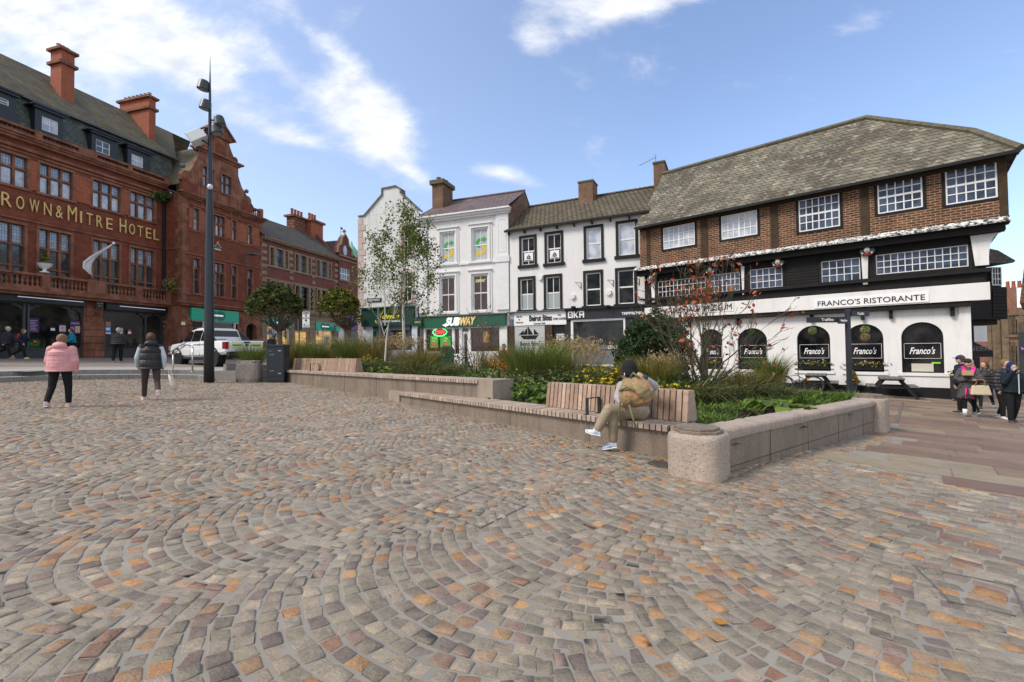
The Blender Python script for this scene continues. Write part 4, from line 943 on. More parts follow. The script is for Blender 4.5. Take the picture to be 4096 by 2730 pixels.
# ================================================================ the guildhall
GH = Fac((7.6, 25.1), (.747, -.664), -.2, 'guildhall', 'old timber framed guildhall, white ground floor, black jettied middle, brick top under mossy stone slates')
gr_ = GH.root; O1, O2, O3 = -.35, -.7, -1.15
m_wr = mat('white_render', (.72, .71, .70), .85, .05, 1.2, .4, 14, streak=.3, streakcol=(.35, .34, .32))
m_timb = mat('black_timber', (.013, .012, .012), .7, .25, 4, .5, 18)
m_oak = mat('brown_oak', (.065, .042, .025), .85, .35, 6, .5, 30, col2=(.05, .035, .022))
m_gbrick = brick('handmade_brick', (.17, .06, .03), (.06, .028, .018), (.29, .215, .145), .27, .095, .016, .38, .9, .7, moss=[((.36, .12, .04), .66, 1.4)], mossamt=.7)
def stone_slates():
    m, nt, b = NT('mossy_stone_slates'); v = wallvec(nt, 1.35); t = nt.nodes.new('ShaderNodeTexBrick'); L(nt, v, t.inputs['Vector'])
    for k_, q in (('Scale', 1), ('Brick Width', .5), ('Row Height', .24), ('Mortar Size', .022), ('Mortar Smooth', .3)): t.inputs[k_].default_value = q
    t.inputs['Color1'].default_value = (0, 0, 0, 1); t.inputs['Color2'].default_value = (1, 1, 1, 1); t.inputs['Mortar'].default_value = (0, 0, 0, 1); o = objco(nt)
    c = ramp(nt, t.outputs['Color'], [(0, (.12, .10, .07)), (.3, (.18, .16, .112)), (.5, (.14, .14, .10)), (.7, (.225, .19, .135)), (1, (.165, .155, .12))])
    n1_ = noise(nt, o, .7, 7, .68); c = mixc(nt, ramp(nt, n1_, [(.45, (0, 0, 0)), (.57, (.85,)*3)]), c, (.075, .06, .04, 1))
    n2_ = noise(nt, o, 2.6, 8, .75); c = mixc(nt, ramp(nt, n2_, [(.55, (0, 0, 0)), (.64, (.7,)*3)]), c, (.40, .39, .32, 1))
    n3_ = noise(nt, o, 1.9, 6, .7, .3); c = mixc(nt, ramp(nt, n3_, [(.66, (0, 0, 0)), (.70, (.8,)*3)]), c, (.34, .22, .035, 1))
    c = mixc(nt, math_n(nt, 'MULTIPLY', t.outputs['Fac'], .85), c, (.035, .03, .022, 1))
    L(nt, c, b.inputs['Base Color']); b.inputs['Roughness'].default_value = .85
    bump(nt, b, math_n(nt, 'SUBTRACT', math_n(nt, 'MULTIPLY', n2_, .8), math_n(nt, 'MULTIPLY', t.outputs['Fac'], 1.5)), .9, .03); return m
m_sslate = stone_slates()
m_lead_fl = None
def flaky():
    m, nt, b = NT('flaking_paint'); n1_ = noise(nt, objco(nt), 7, 8, .8, .6)
    L(nt, mixc(nt, ramp(nt, n1_, [(.48, (0, 0, 0)), (.52, (1, 1, 1))]), (.035, .035, .037, 1), (.72, .72, .7, 1)), b.inputs['Base Color']); b.inputs['Roughness'].default_value = .7; return m
m_flaky = flaky()
uR = GH.u(3883, 0); u1R = GH.u(3969, O1); u2R = GH.u(4053, O2)
zbt = GH.z(3450, 1167, O1); zbb = GH.z(3450, 1228, O1)          # white sign band
zj2 = GH.z(3450, 958, O2)                                          # brick storey foot
zev = GH.z(3450, 735, O2)                                          # top of brick
zpl = GH.z(3450, 1542, 0)
print('GH', uR, u1R, u2R, zbt, zbb, zj2, zev, zpl)
arch = [GH.r(2800, 1316.5, 2891.5, 1478), GH.r(2948.7, 1315.6, 3071, 1478.6), GH.r(3186, 1305.8, 3323.7, 1485.3), GH.r(3381, 1301, 3537.5, 1489.7), GH.r(3603, 1294.6, 3778.6, 1495.5)]
a, b = np.mean([r[2] for r in arch]), np.mean([r[3] for r in arch]); arch = [(r[0], r[1], r[2]*.5+a*.5, r[3]*.5+b*.5) for r in arch]
w = MB(); w.wall(-.1, uR, -1.2, zbb, [(*r, .62*(r[1]-r[0])/1.3) for r in arch], 0, .22, 0)
w.box(-.1, uR+.02, -.1, -.002, -1.2, zpl-.0, 1)
w.poly([(uR, 0, -1.2), (uR, 6, -1.2), (uR, 6, zbb), (uR, 0, zbb)], 0)
for r in arch: w.box(r[0]-.14, r[1]+.14, -.05, .02, r[2]-.12, r[2]-.002, 0)
w.box(uR-.28, uR+.03, -.06, .0, zpl, zbb-.05, 0)
w.build('wall', [m_wr, m_black], gr_)
# sign band (white) and black frame above = first floor
f1 = [GH.r(2629.8, 1125, 2822.7, 1173, O1), GH.r(2835.6, 1101.7, 2959, 1162, O1), GH.r(2997.8, 1080, 3130, 1147, O1), GH.r(3283.5, 1047, 3442, 1123, O1), GH.r(3502, 1020.5, 3875, 1065, O1)]
z_a = [GH.z((2629+2822)/2, 1184, O1), GH.z(2897, 1168, O1), f1[2][2], f1[3][2], GH.z(3690, 1083, O1)]; z_b = [GH.z(2725, 1116, O1), GH.z(2897, 1094, O1), f1[2][3], f1[3][3], GH.z(3690, 999, O1)]
f1 = [(r[0], r[1], a, b) for r, a, b in zip(f1, z_a, z_b)]
w = MB(); w.box(-.1, u1R, O1, O1+.3, zbb, zbt, 0); w.build('sign_band', m_wr, gr_)
w = MB(); w.wall(-.1, u1R-.1, zbt+.0, zj2-.1, f1, O1+.05, .12, 0); w.poly([(u1R-.1, O1+.05, zbt), (u1R-.1, 6, zbt), (u1R-.1, 6, zj2), (u1R-.1, O1+.05, zj2)], 0)
w.box(-.15, uR+.05, O1+.06, -.02, zbb-.2, zbb-.002); w.box(-.1, u1R-.35, O1+.03, O1+.08, zbt+.001, zbt+.1)
w.box(-.15, u1R+.05, O1-.1, O1+.049, GH.z(3690, 1096, O1)-.14, GH.z(3690, 1096, O1)); 
for i in range(7):
    z = zbt+.32+i*.13; w.box(f1[2][1]+.12, f1[3][0]-.12, O1+.015, O1+.049, z, z+.115)
for r in f1: w.box(r[0]-.1, r[0]-.001, O1-.0, O1+.049, r[2]-.1, r[3]+.1); w.box(r[1]+.001, r[1]+.1, O1, O1+.049, r[2]-.1, r[3]+.1); w.box(r[0]-.1, r[1]+.1, O1-.02, O1+.049, r[2]-.11, r[2]-.002); w.box(r[0]-.1, r[1]+.1, O1-.0, O1+.049, r[3]+.001, r[3]+.1)
w.build('timber_storey', m_timb, gr_)
bx_ = MB()
for x in (2760, 2955, 3250, 3455, 3568, 3815): u = GH.u(x, -.1); bx_.box(u-.06, u+.06, -.16, -.0, zbb-.52, zbb-.2)
bx_.build('black_bracket', m_timb, gr_)
# white posts
for x0, x1 in ((2610, 2626), (2972, 2985), (3455, 3484)):
    pw = MB(); a, b = GH.u(x0, O1), GH.u(x1, O1); pw.prism([(a+.04, zbt+.28), (b-.04, zbt+.28), (b, zj2-.45), (a, zj2-.45)], O1-.04, O1+.048); pw.build('white_post', m_wr, gr_)
# second floor: brick, posts
f2 = [GH.r(2651.8, 914, 2780, 979, O2), GH.r(2884, 867.4, 3030, 937.5, O2), GH.r(3192.9, 802.7, 3360.7, 904.5, O2), GH.r(3508, 732, 3692, 828.6, O2), GH.r(3779, 680, 3992, 789, O2)]
w = MB(); w.wall(-.15, u2R, zj2, zev+.05, [(r[0]-.08, r[1]+.08, r[2]-.08, r[3]+.06) for r in f2], O2, .12, 0); w.poly([(u2R, O2, zj2), (u2R, 6, zj2), (u2R, 6, zev), (u2R, O2, zev)], 0)
w.build('brick_storey', m_gbrick, gr_)
for x0, x1 in ((2595, 2608), (2813, 2840), (3094.6, 3126), (3457.6, 3493), (4018, 4055)):
    po = MB(); a, b = GH.u(x0, O2), GH.u(x1, O2); po.box(a, b, O2-.03, O2+.02, zj2+.02, zev-.2); po.build('oak_post', m_oak, gr_)
po = MB(); po.box(-.1, u2R, O2-.025, O2+.02, zev-.2, zev-.06); po.build('oak_plate', m_oak, gr_)
for i, r in enumerate(f2):
    bf = MB(); bf.box(r[0]-.1, r[0]-.001, O2-.02, O2+.1, r[2]-.1, r[3]+.12); bf.box(r[1]+.001, r[1]+.1, O2-.02, O2+.1, r[2]-.1, r[3]+.12); bf.box(r[0]-.001, r[1]+.001, O2-.02, O2+.1, r[2]-.1, r[2]-.001); bf.box(r[0]-.001, r[1]+.001, O2-.021, O2+.1, r[3]+.001, r[3]+.12); bf.build('window_surround', m_timb, gr_)
# jetty cornice, eaves beam
jb = MB(); ue_ = GH.u(4062, O2-.2)
jb.box(-.35, ue_-.1, O2-.02, O1+.06, zj2-.34, zj2-.12, 0); jb.box(-.4, ue_+.0, O2-.14, O1, zj2-.122, zj2-.02, 0)
jb.ext([(-.45, O2-.26, zj2-.05), (-.45, O2-.0, zj2+.14), (-.45, O2-.0, zj2-.02), (-.45, O2-.24, zj2-.1)], (ue_+.0+.45, 0, 0), 1)
jb.box(-.3, u2R+.3, O2-.12, O2+.1, zev-.06, zev+.26, 0); jb.build('jetty_beam', [m_timb, m_flaky], gr_)
# white coving at the corner
cv = MB(); a0, a1 = GH.u(3912, O1), GH.u(3968, O1); zc0 = GH.z(3940, 1062, O1)
pts = [(a0, zc0), (a1, zc0)]+[(a1+(u2R-.15-a1)*(1-math.cos(t*PI/12)), zc0+.25+(zj2-.36-zc0-.25)*math.sin(t*PI/12)) for t in range(7)]+[(a0-.1, zj2-.36)]
cv.prism(pts, O1-.06, O1+.04); cv.build('white_coving', m_wr, gr_)
# windows
SKYP = m_gl_sky
for i, (r, c, k) in enumerate(zip(f1, (12, 7, 5, 5, 12), (3, 3, 3, 3, 3))):
    window(gr_, r, O1+.11, c, k, .035, .028, m_frame, m_gl_dark if i < 1 else m_gl_blue)
for i, (r, c, k) in enumerate(zip(f2, (6, 6, 6, 5, 5), (3, 3, 4, 4, 4))): window(gr_, r, O2+.06, c, k, .05, .038, m_frame, m_gl_curt if i < 2 else m_gl_blue, mid=(i > 1), midv=(i < 2))
for i, r in enumerate(arch):
    ah = .62*(r[1]-r[0])/1.3; fo = window(gr_, r, .2, 1, 1, .045, .02, m_black, m_gl_dark, arch=ah)
    q = MB(); z0_ = r[2]+(r[3]-r[2])*.28; z1_ = r[2]+(r[3]-r[2])*.585; x0_, x1_ = r[0]+.07, r[1]-.07
    for bxx in ((x0_, x1_, z1_-.012, z1_), (x0_, x1_, z0_, z0_+.012), (x0_, x0_+.012, z0_, z1_), (x1_-.012, x1_, z0_, z1_)): q.box(bxx[0], bxx[1], .165, .175, bxx[2], bxx[3])
    q.build('etched_border', m_wsign, fo)
    text("Franco's", .5, (r[0]+r[1])/2, .17, z0_+(z1_-z0_)*.52, fo, m_wsign, 'lettering', .004, shear=.4, bold=.008, width=(x1_-x0_)*.70, height=(z1_-z0_)*.46)
    if i in (0, 1, 2, 3):
        bxm = MB(); bxm.box(r[0]+.06, r[1]-.06, -.02, .14, r[2]+.05, r[2]+.26, 0)
        for zz in (r[2]+.08, r[2]+.28): bxm.box(r[0]-.12, r[1]+.12, -.05, -.025, zz, zz+.02, 0)
        bxm.build('planter_box', m_black, gr_)
# lettering boards
t = MB(); r = GH.r(3258, 1197, 3716, 1204, O1-.03); zt_ = GH.z(3490, 1183, O1-.03); zb__ = GH.z(3490, 1221, O1-.03)
t.box(r[0], r[1], O1-.03, O1-.001, zb__, zt_); bo = t.build('signboard', m_wsign, gr_)
text("FRANCO'S RISTORANTE", .3, (r[0]+r[1])/2, O1-.04, (zt_+zb__)/2, bo, m_black, width=(r[1]-r[0])*.94, height=(zt_-zb__)*.58)
t = MB(); r = GH.r(2655, 1218, 2935, 1262, O1-.03); zt_ = GH.z(2795, 1219, O1); zb__ = GH.z(2795, 1254, O1); t.box(r[0], r[1], O1-.02, O1-.001, zb__, zt_); bo = t.build('signboard', m_wr, gr_)
text("GUILDHALL  MUSEUM", .3, (r[0]+r[1])/2, O1-.03, (zt_+zb__)/2, bo, m_black, width=(r[1]-r[0])*.95, height=(zt_-zb__)*.6)
# menu board in last window, green sticker
rr = arch[4]; q = MB(); q.box(rr[0]+.28, rr[1]-.3, .13, .15, rr[2]+.05, rr[2]+.36); q.build('menu_board', mat('menu_paper', (.5, .48, .4), .6, .1, 30), gr_)
q = MB(); q.box(rr[1]-.35, rr[1]-.1, .155, .165, rr[2]+.36, rr[2]+.42); q.build('sticker', plain('lime', (.25, .6, .05), .5), gr_)
# roof
zrl = 3.0
Ru = lambda x, y, off: GH.p(x, y, off)
OR = 2.7; rl = Ru(2697, 680, OR); rr_ = Ru(3469, 481, OR); zr_ = (rl[1]+rr_[1])/2; print('ridge', rl, rr_)
zee = GH.z(3450, 724, O3); ehx = GH.u(4112, O3); emid = O3+1.5
zm_ = zee+(zr_-zee)*.36
rf = MB(); uLr = -.22
rf.poly([(uLr, O3, zee), (ehx, O3, zee), (ehx-1.0, emid, zm_), (uLr, emid, zm_)], 0)
rf.poly([(uLr, emid, zm_), (ehx-1.0, emid, zm_), (rr_[0], OR, zr_), (uLr, OR, zr_)], 0)
rf.poly([(ehx, O3, zee), (ehx+.0, OR*2-O3, zee), (ehx-1.0, OR*2-emid, zm_), (ehx-1.0, emid, zm_)], 0); rf.poly([(ehx-1.0, emid, zm_), (ehx-1.0, OR*2-emid, zm_), (rr_[0], OR, zr_)], 0)
rf.poly([(uLr, OR, zr_), (rr_[0], OR, zr_), (ehx, OR*2-O3, zee), (uLr, OR*2-O3, zee)], 0)
rf.poly([(uLr, O3, zee), (uLr, emid, zm_), (uLr, OR, zr_), (uLr, OR*2-O3, zee)], 0)
rf.poly([(uLr, O3, zee-.03), (uLr, O2+.1, zee-.03), (ehx, O2+.1, zee-.03), (ehx, O3, zee-.03)], 1)
rf.tube([(uLr, OR, zr_+.02), (rr_[0], OR, zr_+.02)], .13, 6, 2); rf.tube([(rr_[0], OR, zr_+.02), (ehx-1.0, emid, zm_+.03), (ehx, O3, zee+.02)], .13, 6, 2)
m_ridge = mat('ridge_tiles', (.12, .11, .075), .9, .35, 6, .5); rf.build('roof', [m_sslate, m_timb, m_ridge], gr_)
gt = MB(); gt.box(uLr, ehx, O3-.06, O3+.02, zee-.12, zee-.01); gt.build('gutter', m_black, gr_)
# carved heads under the jetty
m_hred = plain('carved_red', (.3, .04, .03), .6); m_hface = plain('carved_face', (.62, .55, .5), .6); m_hgrn = plain('carved_green', (.05, .12, .12), .6)
for x, y in ((3468, 1003), (3111, 1051), (2840, 1081), (2604, 1113)):
    u, z = GH.p(x, y, O1-.2); h_ = MB(); h_.ball((u, O1-.22, z+.02), (.11, .1, .14), 10, 1); h_.ball((u, O1-.2, z+.15), (.14, .1, .06), 10, 0); h_.ball((u-.17, O1-.16, z-.02), (.09, .08, .12), 8, 2); h_.ball((u+.17, O1-.16, z-.02), (.09, .08, .12), 8, 2)
    h_.ball((u, O1-.13, z-.15), (.18, .1, .07), 8, 0); h_.ball((u, O1-.325, z+.01), (.02, .03, .03), 6, 1); h_.ball((u-.15, O1-.24, z-.11), (.045, .045, .045), 6, 1); h_.ball((u+.15, O1-.24, z-.11), (.045, .045, .045), 6, 1)
    h_.box(u-.035, u+.035, O1-.322, O1-.3, z-.055, z-.04, 0); h_.build('carved_bracket', [m_hred, m_hface, m_hgrn], gr_, smooth=True)
# ================================================================ white house with two shops
OK_ = Fac((-.1, 28.9), (.90, -.435), .2, 'shop_house', 'white rendered house with eight black framed sash windows above two small eateries')
ok = OK_.root; wo_ = OK_.u(2603)
m_tiles = brick('concrete_pantiles', (.11, .09, .06), (.145, .12, .08), (.025, .022, .018), .3, .26, .03, .3, .9, 1.0, moss=[((.2, .16, .07), .6, 1.5)], mossamt=.6, k=1.6)
m_pl = mat('white_stucco', (.72, .71, .70), .8, .03, .8, .15, 20, streak=.3, streakcol=(.42, .40, .36))
U4 = [OK_.r(2085.7, 955, 2138.8, 1058), OK_.r(2187, 940, 2245, 1050), OK_.r(2344.4, 915.7, 2405.6, 1034), OK_.r(2472.9, 896.7, 2542, 1018.8)]
L4 = [OK_.r(2081, 1119, 2134.5, 1238), OK_.r(2184, 1110, 2241, 1234.6), OK_.r(2342.7, 1094.7, 2404, 1222), OK_.r(2470.7, 1083.8, 2538, 1214)]
zeo = OK_.z(2315, 889); zsg = OK_.z(2264, 1248)
w = MB(); zso = OK_.z(2430, 1236, -.1)
w.wall(0, wo_, zsg-.3, zeo, U4+L4, 0, .14); w.poly([(0, 0, -1), (0, 8, -1), (0, 8, zeo), (0, 0, zeo)]); w.poly([(wo_, 0, -1), (wo_, 0, zeo), (wo_, 8, zeo), (wo_, 8, -1)]); w.build('wall', m_pl, ok)
for r in U4+L4:
    t = .15; f = MB(); f.box(r[0]-t, r[0]-.001, -.05, .03, r[2], r[3]+t); f.box(r[1]+.001, r[1]+t, -.05, .03, r[2], r[3]+t); f.box(r[0]-.001, r[1]+.001, -.051, .03, r[3]+.001, r[3]+t); f.box(r[0]-t-.08, r[1]+t+.08, -.12, .03, r[2]-.19, r[2]-.002); f.build('window_surround', m_black, ok)
for i, r in enumerate(U4+L4): window(ok, r, .12, 2 if i % 4 < 2 else 1, 2, .06, .04, m_frame, [m_gl_dark, m_gl_dark, m_gl_curt, m_gl_curt, m_gl_dark, m_gl_dark, m_gl_dark, m_gl_dark][i], 'sash_window', mid=True)
for r in U4[:2]:
    p = MB(); cx = (r[0]+r[1])/2; zz = r[2]+(r[3]-r[2])*.3; p.box(cx-.3, cx+.3, .085, .09, zz-.26, zz+.26, 0)
    p.prism([(cx-.15, zz-.06), (cx+.17, zz-.06), (cx+.12, zz-.13), (cx-.1, zz-.13)], .078, .084, 1); p.prism([(cx, zz-.04), (cx+.15, zz-.02), (cx, zz+.17)], .078, .084, 1); p.prism([(cx-.03, zz-.04), (cx-.03, zz+.12), (cx-.14, zz-.03)], .078, .084, 1)
    po_ = p.build('window_poster', [m_wsign, m_black], ok); text('Beirut Bites', .1, cx, .075, zz-.2, po_, m_black, width=.45)
for r in (L4[0], L4[1]):
    p = MB(); p.box(r[0]+.08, r[1]-.08, .088, .094, r[2]+.08, (r[2]+r[3])/2-.03); p.build('frosted_film', plain('frosted', (.32, .36, .37), .5), ok)
rf = MB(); zro = OK_.z(2400, 785, 3.4); rf.poly([(-.15, -.28, zeo+.02), (wo_+.1, -.28, zeo+.02), (wo_+.1, 3.4, zro), (-.15, 3.4, zro)]); rf.poly([(-.15, 3.4, zro), (wo_+.1, 3.4, zro), (wo_+.1, 7.5, zeo), (-.15, 7.5, zeo)]); rf.tube([(-.15, 3.4, zro+.03), (wo_+.1, 3.4, zro+.03)], .1, 6)
rf.build('roof', m_tiles, ok)
g = MB(); g.box(-.2, wo_+.05, -.36, -.24, zeo-.1, zeo+.02)
for i in range(9): g.box(i*wo_/8-.02+.05, i*wo_/8+.03+.05, -.3, .0, zeo-.26, zeo-.1)
g.tube([(wo_-.02, -.1, zeo-.1), (wo_-.02, -.1, zsg+.6), (wo_+.12, -.14, zsg+.35), (wo_+.12, -.14, zsg-.6)], .05, 8); g.build('gutter', m_black, ok)
m_cb = brick('weathered_brick', (.20, .095, .05), (.13, .07, .045), (.2, .16, .12), .225, .075, .012, .4, .9, .6)
cu = OK_.u(2356, 2.6); chimney(ok, cu-.55, cu+.42, 2.6, 3.7, zeo+.7, OK_.z(2340, 722, 2.6), m_cb, [(OK_.z(2340, 722, 2.6)-.12, .1, .04)], [], m_potr, capm=m_ridge)
cu = OK_.u(2648, 2.9); chimney(ok, cu-.3, cu+.35, 2.9, 4.4, zeo+.7, OK_.z(2640, 645, 2.9), m_cb, [(OK_.z(2640, 645, 2.9)-.1, .1, .05)], [], m_potr, capm=m_ridge)
an = MB(); zq = OK_.z(2640, 645, 2.9); an.tube([(cu-.2, 3.2, zq), (cu-.2, 3.2, zq+.6)], .015, 5); an.tube([(cu-1.2, 3.1, zq+.02), (cu-.15, 3.2, zq+.4)], .012, 5)
for i in range(9): an.beam((cu-1.15+i*.11, 3.0, zq+.04+i*.04), (cu-1.15+i*.11, 3.3, zq+.1+i*.04), .012, .012)
an.build('aerial', m_lead, ok)
# ground floor of the two eateries
uM = OK_.u(2268)
b1 = OK_.r(2056, 1257, 2267, 1296.4, -.12); s_ = MB(); s_.box(b1[0], b1[1]-.02, -.14, -.04, b1[2], b1[3]+.05); s1o = s_.build('signboard', m_wsign, ok); cx = (b1[0]+b1[1])/2; cz = (b1[2]+b1[3])/2; ww = b1[1]-b1[0]
text('Beirut Bites', .5, cx+.02*ww, -.16, cz+.05, s1o, m_black, width=ww*.43, height=.36, bold=.012); text('Licensed Cafe', .2, cx, -.16, b1[2]+.1, s1o, m_black, width=ww*.22, height=.1)
text('Eat In', .15, b1[0]+ww*.11, -.16, cz+.2, s1o, m_black, width=ww*.1, height=.12); text('or', .15, b1[0]+ww*.11, -.16, cz+.0, s1o, m_black, width=ww*.03, height=.08); text('Takeaway', .15, b1[0]+ww*.11, -.16, cz-.18, s1o, m_black, width=ww*.15, height=.12)
text('Tel:', .15, b1[1]-ww*.13, -.16, cz+.18, s1o, m_black, width=ww*.06, height=.1); text('07401 616700', .15, b1[1]-ww*.13, -.16, cz-.04, s1o, m_black, width=ww*.22, height=.13)
s_ = MB(); s_.box(-.1, b1[1]+.05, -.3, .02, b1[3]+.06, b1[3]+.13); s_.build('cornice', m_lead, ok)
b2 = OK_.r(2268, 1240, 2600, 1268, -.2); zk0, zk1 = OK_.z(2430, 1274, -.2), OK_.z(2430, 1236, -.2)
s_ = MB(); s_.box(uM+.03, wo_-.1, -.22, .1, zk0, zk1, 0); s_.box(uM-.02, wo_+.05, -.34, .1, zk1+.001, zk1+.14, 1); s2o = s_.build('fascia', [m_navy, m_black], ok)
def blocky(s, x0, w_, z0_, h_, y, par, m_):      # squared lettering built of bars
    b = MB(); t = h_*.2; cw = w_/len(s)*.86
    for i, ch in enumerate(s):
        x = x0+w_*i/len(s)
        if ch in 'OD': b.box(x, x+cw, y-.01, y, z0_, z0_+t); b.box(x, x+cw, y-.01, y, z0_+h_-t, z0_+h_); b.box(x, x+t, y-.01, y, z0_+t, z0_+h_-t); b.box(x+cw-t, x+cw, y-.01, y, z0_+t, z0_+h_-t); b.box(x+cw*.42, x+cw*.58, y-.01, y, z0_+h_*.42, z0_+h_*.58) if ch == 'O' else None
        if ch == 'K': b.box(x, x+t, y-.01, y, z0_, z0_+h_); b.prism([(x+t, z0_+h_*.5), (x+cw-t*.3, z0_+h_), (x+cw, z0_+h_), (x+cw, z0_+h_*.9), (x+t*2, z0_+h_*.5), (x+cw, z0_), (x+cw-t*1.3, z0_), (x+t, z0_+h_*.42)][::-1], y-.01, y)
        if ch == 'A': b.box(x, x+t, y-.01, y, z0_, z0_+h_); b.box(x+cw-t, x+cw, y-.01, y, z0_, z0_+h_); b.box(x+t, x+cw-t, y-.01, y, z0_+h_-t, z0_+h_); b.box(x+t, x+cw-t, y-.01, y, z0_+h_*.35, z0_+h_*.35+t)
        if ch == 'T': b.box(x, x+cw, y-.01, y, z0_+h_-t, z0_+h_); b.box(x+cw*.4, x+cw*.4+t, y-.01, y, z0_, z0_+h_-t)
        if ch == 'P': b.box(x, x+t, y-.01, y, z0_, z0_+h_); b.box(x+t, x+cw, y-.01, y, z0_+h_-t, z0_+h_); b.box(x+cw-t, x+cw, y-.01, y, z0_+h_*.4, z0_+h_-t); b.box(x+t, x+cw-t, y-.01, y, z0_+h_*.4, z0_+h_*.4+t)
        if ch == 'N': b.box(x, x+t, y-.01, y, z0_, z0_+h_); b.box(x+cw-t, x+cw, y-.01, y, z0_, z0_+h_); b.box(x+t, x+cw-t, y-.01, y, z0_+h_-t, z0_+h_)
        if ch == 'Y': b.box(x, x+t, y-.01, y, z0_+h_*.45, z0_+h_); b.box(x+cw-t, x+cw, y-.01, y, z0_, z0_+h_); b.box(x+t, x+cw-t, y-.01, y, z0_+h_*.45, z0_+h_*.45+t)
        if ch == 'I': b.box(x, x+t, y-.01, y, z0_, z0_+h_)
        if ch == 'U': b.box(x, x+t, y-.01, y, z0_, z0_+h_); b.box(x+cw-t, x+cw, y-.01, y, z0_, z0_+h_); b.box(x+t, x+cw-t, y-.01, y, z0_, z0_+t)
        if ch == 'E': b.box(x, x+t, y-.01, y, z0_, z0_+h_); [b.box(x+t, x+cw, y-.01, y, z0_+h_*q, z0_+h_*q+t) for q in (0, .4, .8)]
    b.build('lettering', m_, par)
kk = OK_.r(2272, 1254, 2340, 1275, -.23); blocky('OKA', kk[0], kk[1]-kk[0], zk0+.1, (zk1-zk0)*.72, -.231, s2o, m_wsign)
k2 = OK_.r(2487, 1262, 2590, 1270, -.23); blocky('TAPPANYAKI', k2[0], k2[1]-k2[0], zk0+.14, .16, -.231, s2o, m_wsign)
ow = OK_.r(2284.7, 1281.8, 2505, 1466, -.05); z0w = ow[2]; z1w = zk0-.02
f = MB(); t = .1
f.box(ow[0], ow[0]+t*1.4, -.14, .02, z0w, z1w); f.box(ow[1]-t, ow[1], -.14, .02, z0w, z1w); f.box(ow[0], ow[1], -.141, .02, z0w, z0w+t); f.box(ow[0], ow[1], -.141, .02, z1w-t, z1w); fo = f.build('shop_window', m_frame, ok)
p = MB(); p.box(ow[0]+t, ow[1]-t, -.04, -.02, z0w+t, z1w-t); p.build('pane', m_gl_shop, fo)
hh = z1w-z0w; p = MB(); p.box(ow[0]+t*1.4, ow[1]-t, -.05, -.041, z0w+t, z0w+hh*.335); p.box(ow[0]+t*1.4, ow[1]-t, -.05, -.041, z0w+hh*.355, z0w+hh*.44); p.build('frosted_film', plain('grey_film', (.14, .155, .175), .35), fo)
lk = ow[0]+(ow[1]-ow[0])*.68; p = MB(); p.box(lk-.05, lk+.75, -.056, -.051, z0w+hh*.35, z0w+hh*.45, 0); p.build('logo_patch', m_black, fo); blocky('OKA', lk, .7, z0w+hh*.365, hh*.07, -.058, fo, m_wsign)
f = MB(); f.box(ow[1], wo_-.05, -.1, .0, -1, zk0); f.box(uM, ow[0], -.1, 0, -1, zk0); f.box(ow[0], ow[1], -.1, 0, -1, z0w-.001); f.build('plinth', m_navy, ok)
sh = OK_.r(2059.6, 1306, 2180.6, 1409, -.05); m_sh = plain('shutter', (.52, .54, .55), .4)
s_ = MB()
for i in range(26): z = -.4+i*(b1[2]+.4)/26; s_.box(sh[0], sh[1], -.09, -.05, z, z+(b1[2]+.4)/26*.8)
s_.box(sh[0], sh[1], -.06, -.04, -.5, b1[2]); dx = OK_.u(2227, -.05), OK_.u(2259, -.05)
sho = s_.build('shutter', m_sh, ok); cx = (sh[0]+sh[1])/2; zz = sh[2]+(sh[3]-sh[2])*.66; p = MB()
p.prism([(cx-.62, zz-.05), (cx+.6, zz-.05), (cx+.42, zz-.28), (cx-.4, zz-.28)], -.1, -.092); [p.prism([(cx+q, zz), (cx+q+.34*s2, zz), (cx+q, zz+hq)], -.1, -.092) for q, hq, s2 in ((-.1, .55, 1), (-.14, .45, -1), (.3, .35, 1), (-.4, .3, -1))]; p.build('ship_emblem', m_black, sho)
text('Beirut Bites', .3, cx, -.1, zz-.55, sho, m_black, width=1.25, height=.26)
s_ = MB()
for i in range(18): z = -.2+i*(b1[2]-.35)/18; s_.box(dx[0], dx[1], -.09, -.05, z, z+(b1[2]-.35)/18*.8)
s_.build('door_shutter', m_sh, ok)
s_ = MB(); s_.box(sh[1]+.02, sh[1]+.5, -.12, 0, -1, b1[2]-.02, 0); s_.box(dx[1]+.05, uM-.02, -.12, 0, -1, b1[2]-.02, 0); s_.box(-.02, sh[0]-.02, -.12, 0, -1, b1[2]-.02, 0); s_.box(sh[1]+.5, dx[1]+.05, -.03, 0, -1, b1[2]-.02, 1); s_.build('timber_pier', [mat('scorched_wood', (.10, .055, .03), .6, .5, 12, .3, 60, col2=(.05, .03, .02)), m_black], ok)
al = MB()
for x, y, in ((2160, 1112), (2289, 1188), (2434, 1172)): u, z = OK_.p(x, y, -.1); al.prism([(u-.15, z+.13), (u-.15, z-.05), (u, z-.17), (u+.15, z-.05), (u+.15, z+.13)][::-1], -.12, -.0)
al.build('alarm_box', m_white, ok)
br = MB()
for x, y in ((2324, 1140), (2453, 1130), (2556, 1125)): u, z = OK_.p(x, y, -.05); br.tube([(u, -.03, z+.15), (u, -.03, z-.25)], .015, 5); br.tube([(u, -.03, z+.12), (u-.3, -.3, z+.12)], .015, 5); br.tube([(u, -.03, z-.2), (u-.25, -.25, z+.1)], .012, 5)
for x, y in ((2294, 1230), (2432, 1226), (2558, 1222), (2563, 1200)): u, z = OK_.p(x, y, -.4); br.box(u-.12, u+.12, -.5, -.35, z-.04, z+.06); br.beam((u, -.4, z), (u, -.05, z-.05), .02, .02)
br.build('bracket', m_black, ok)
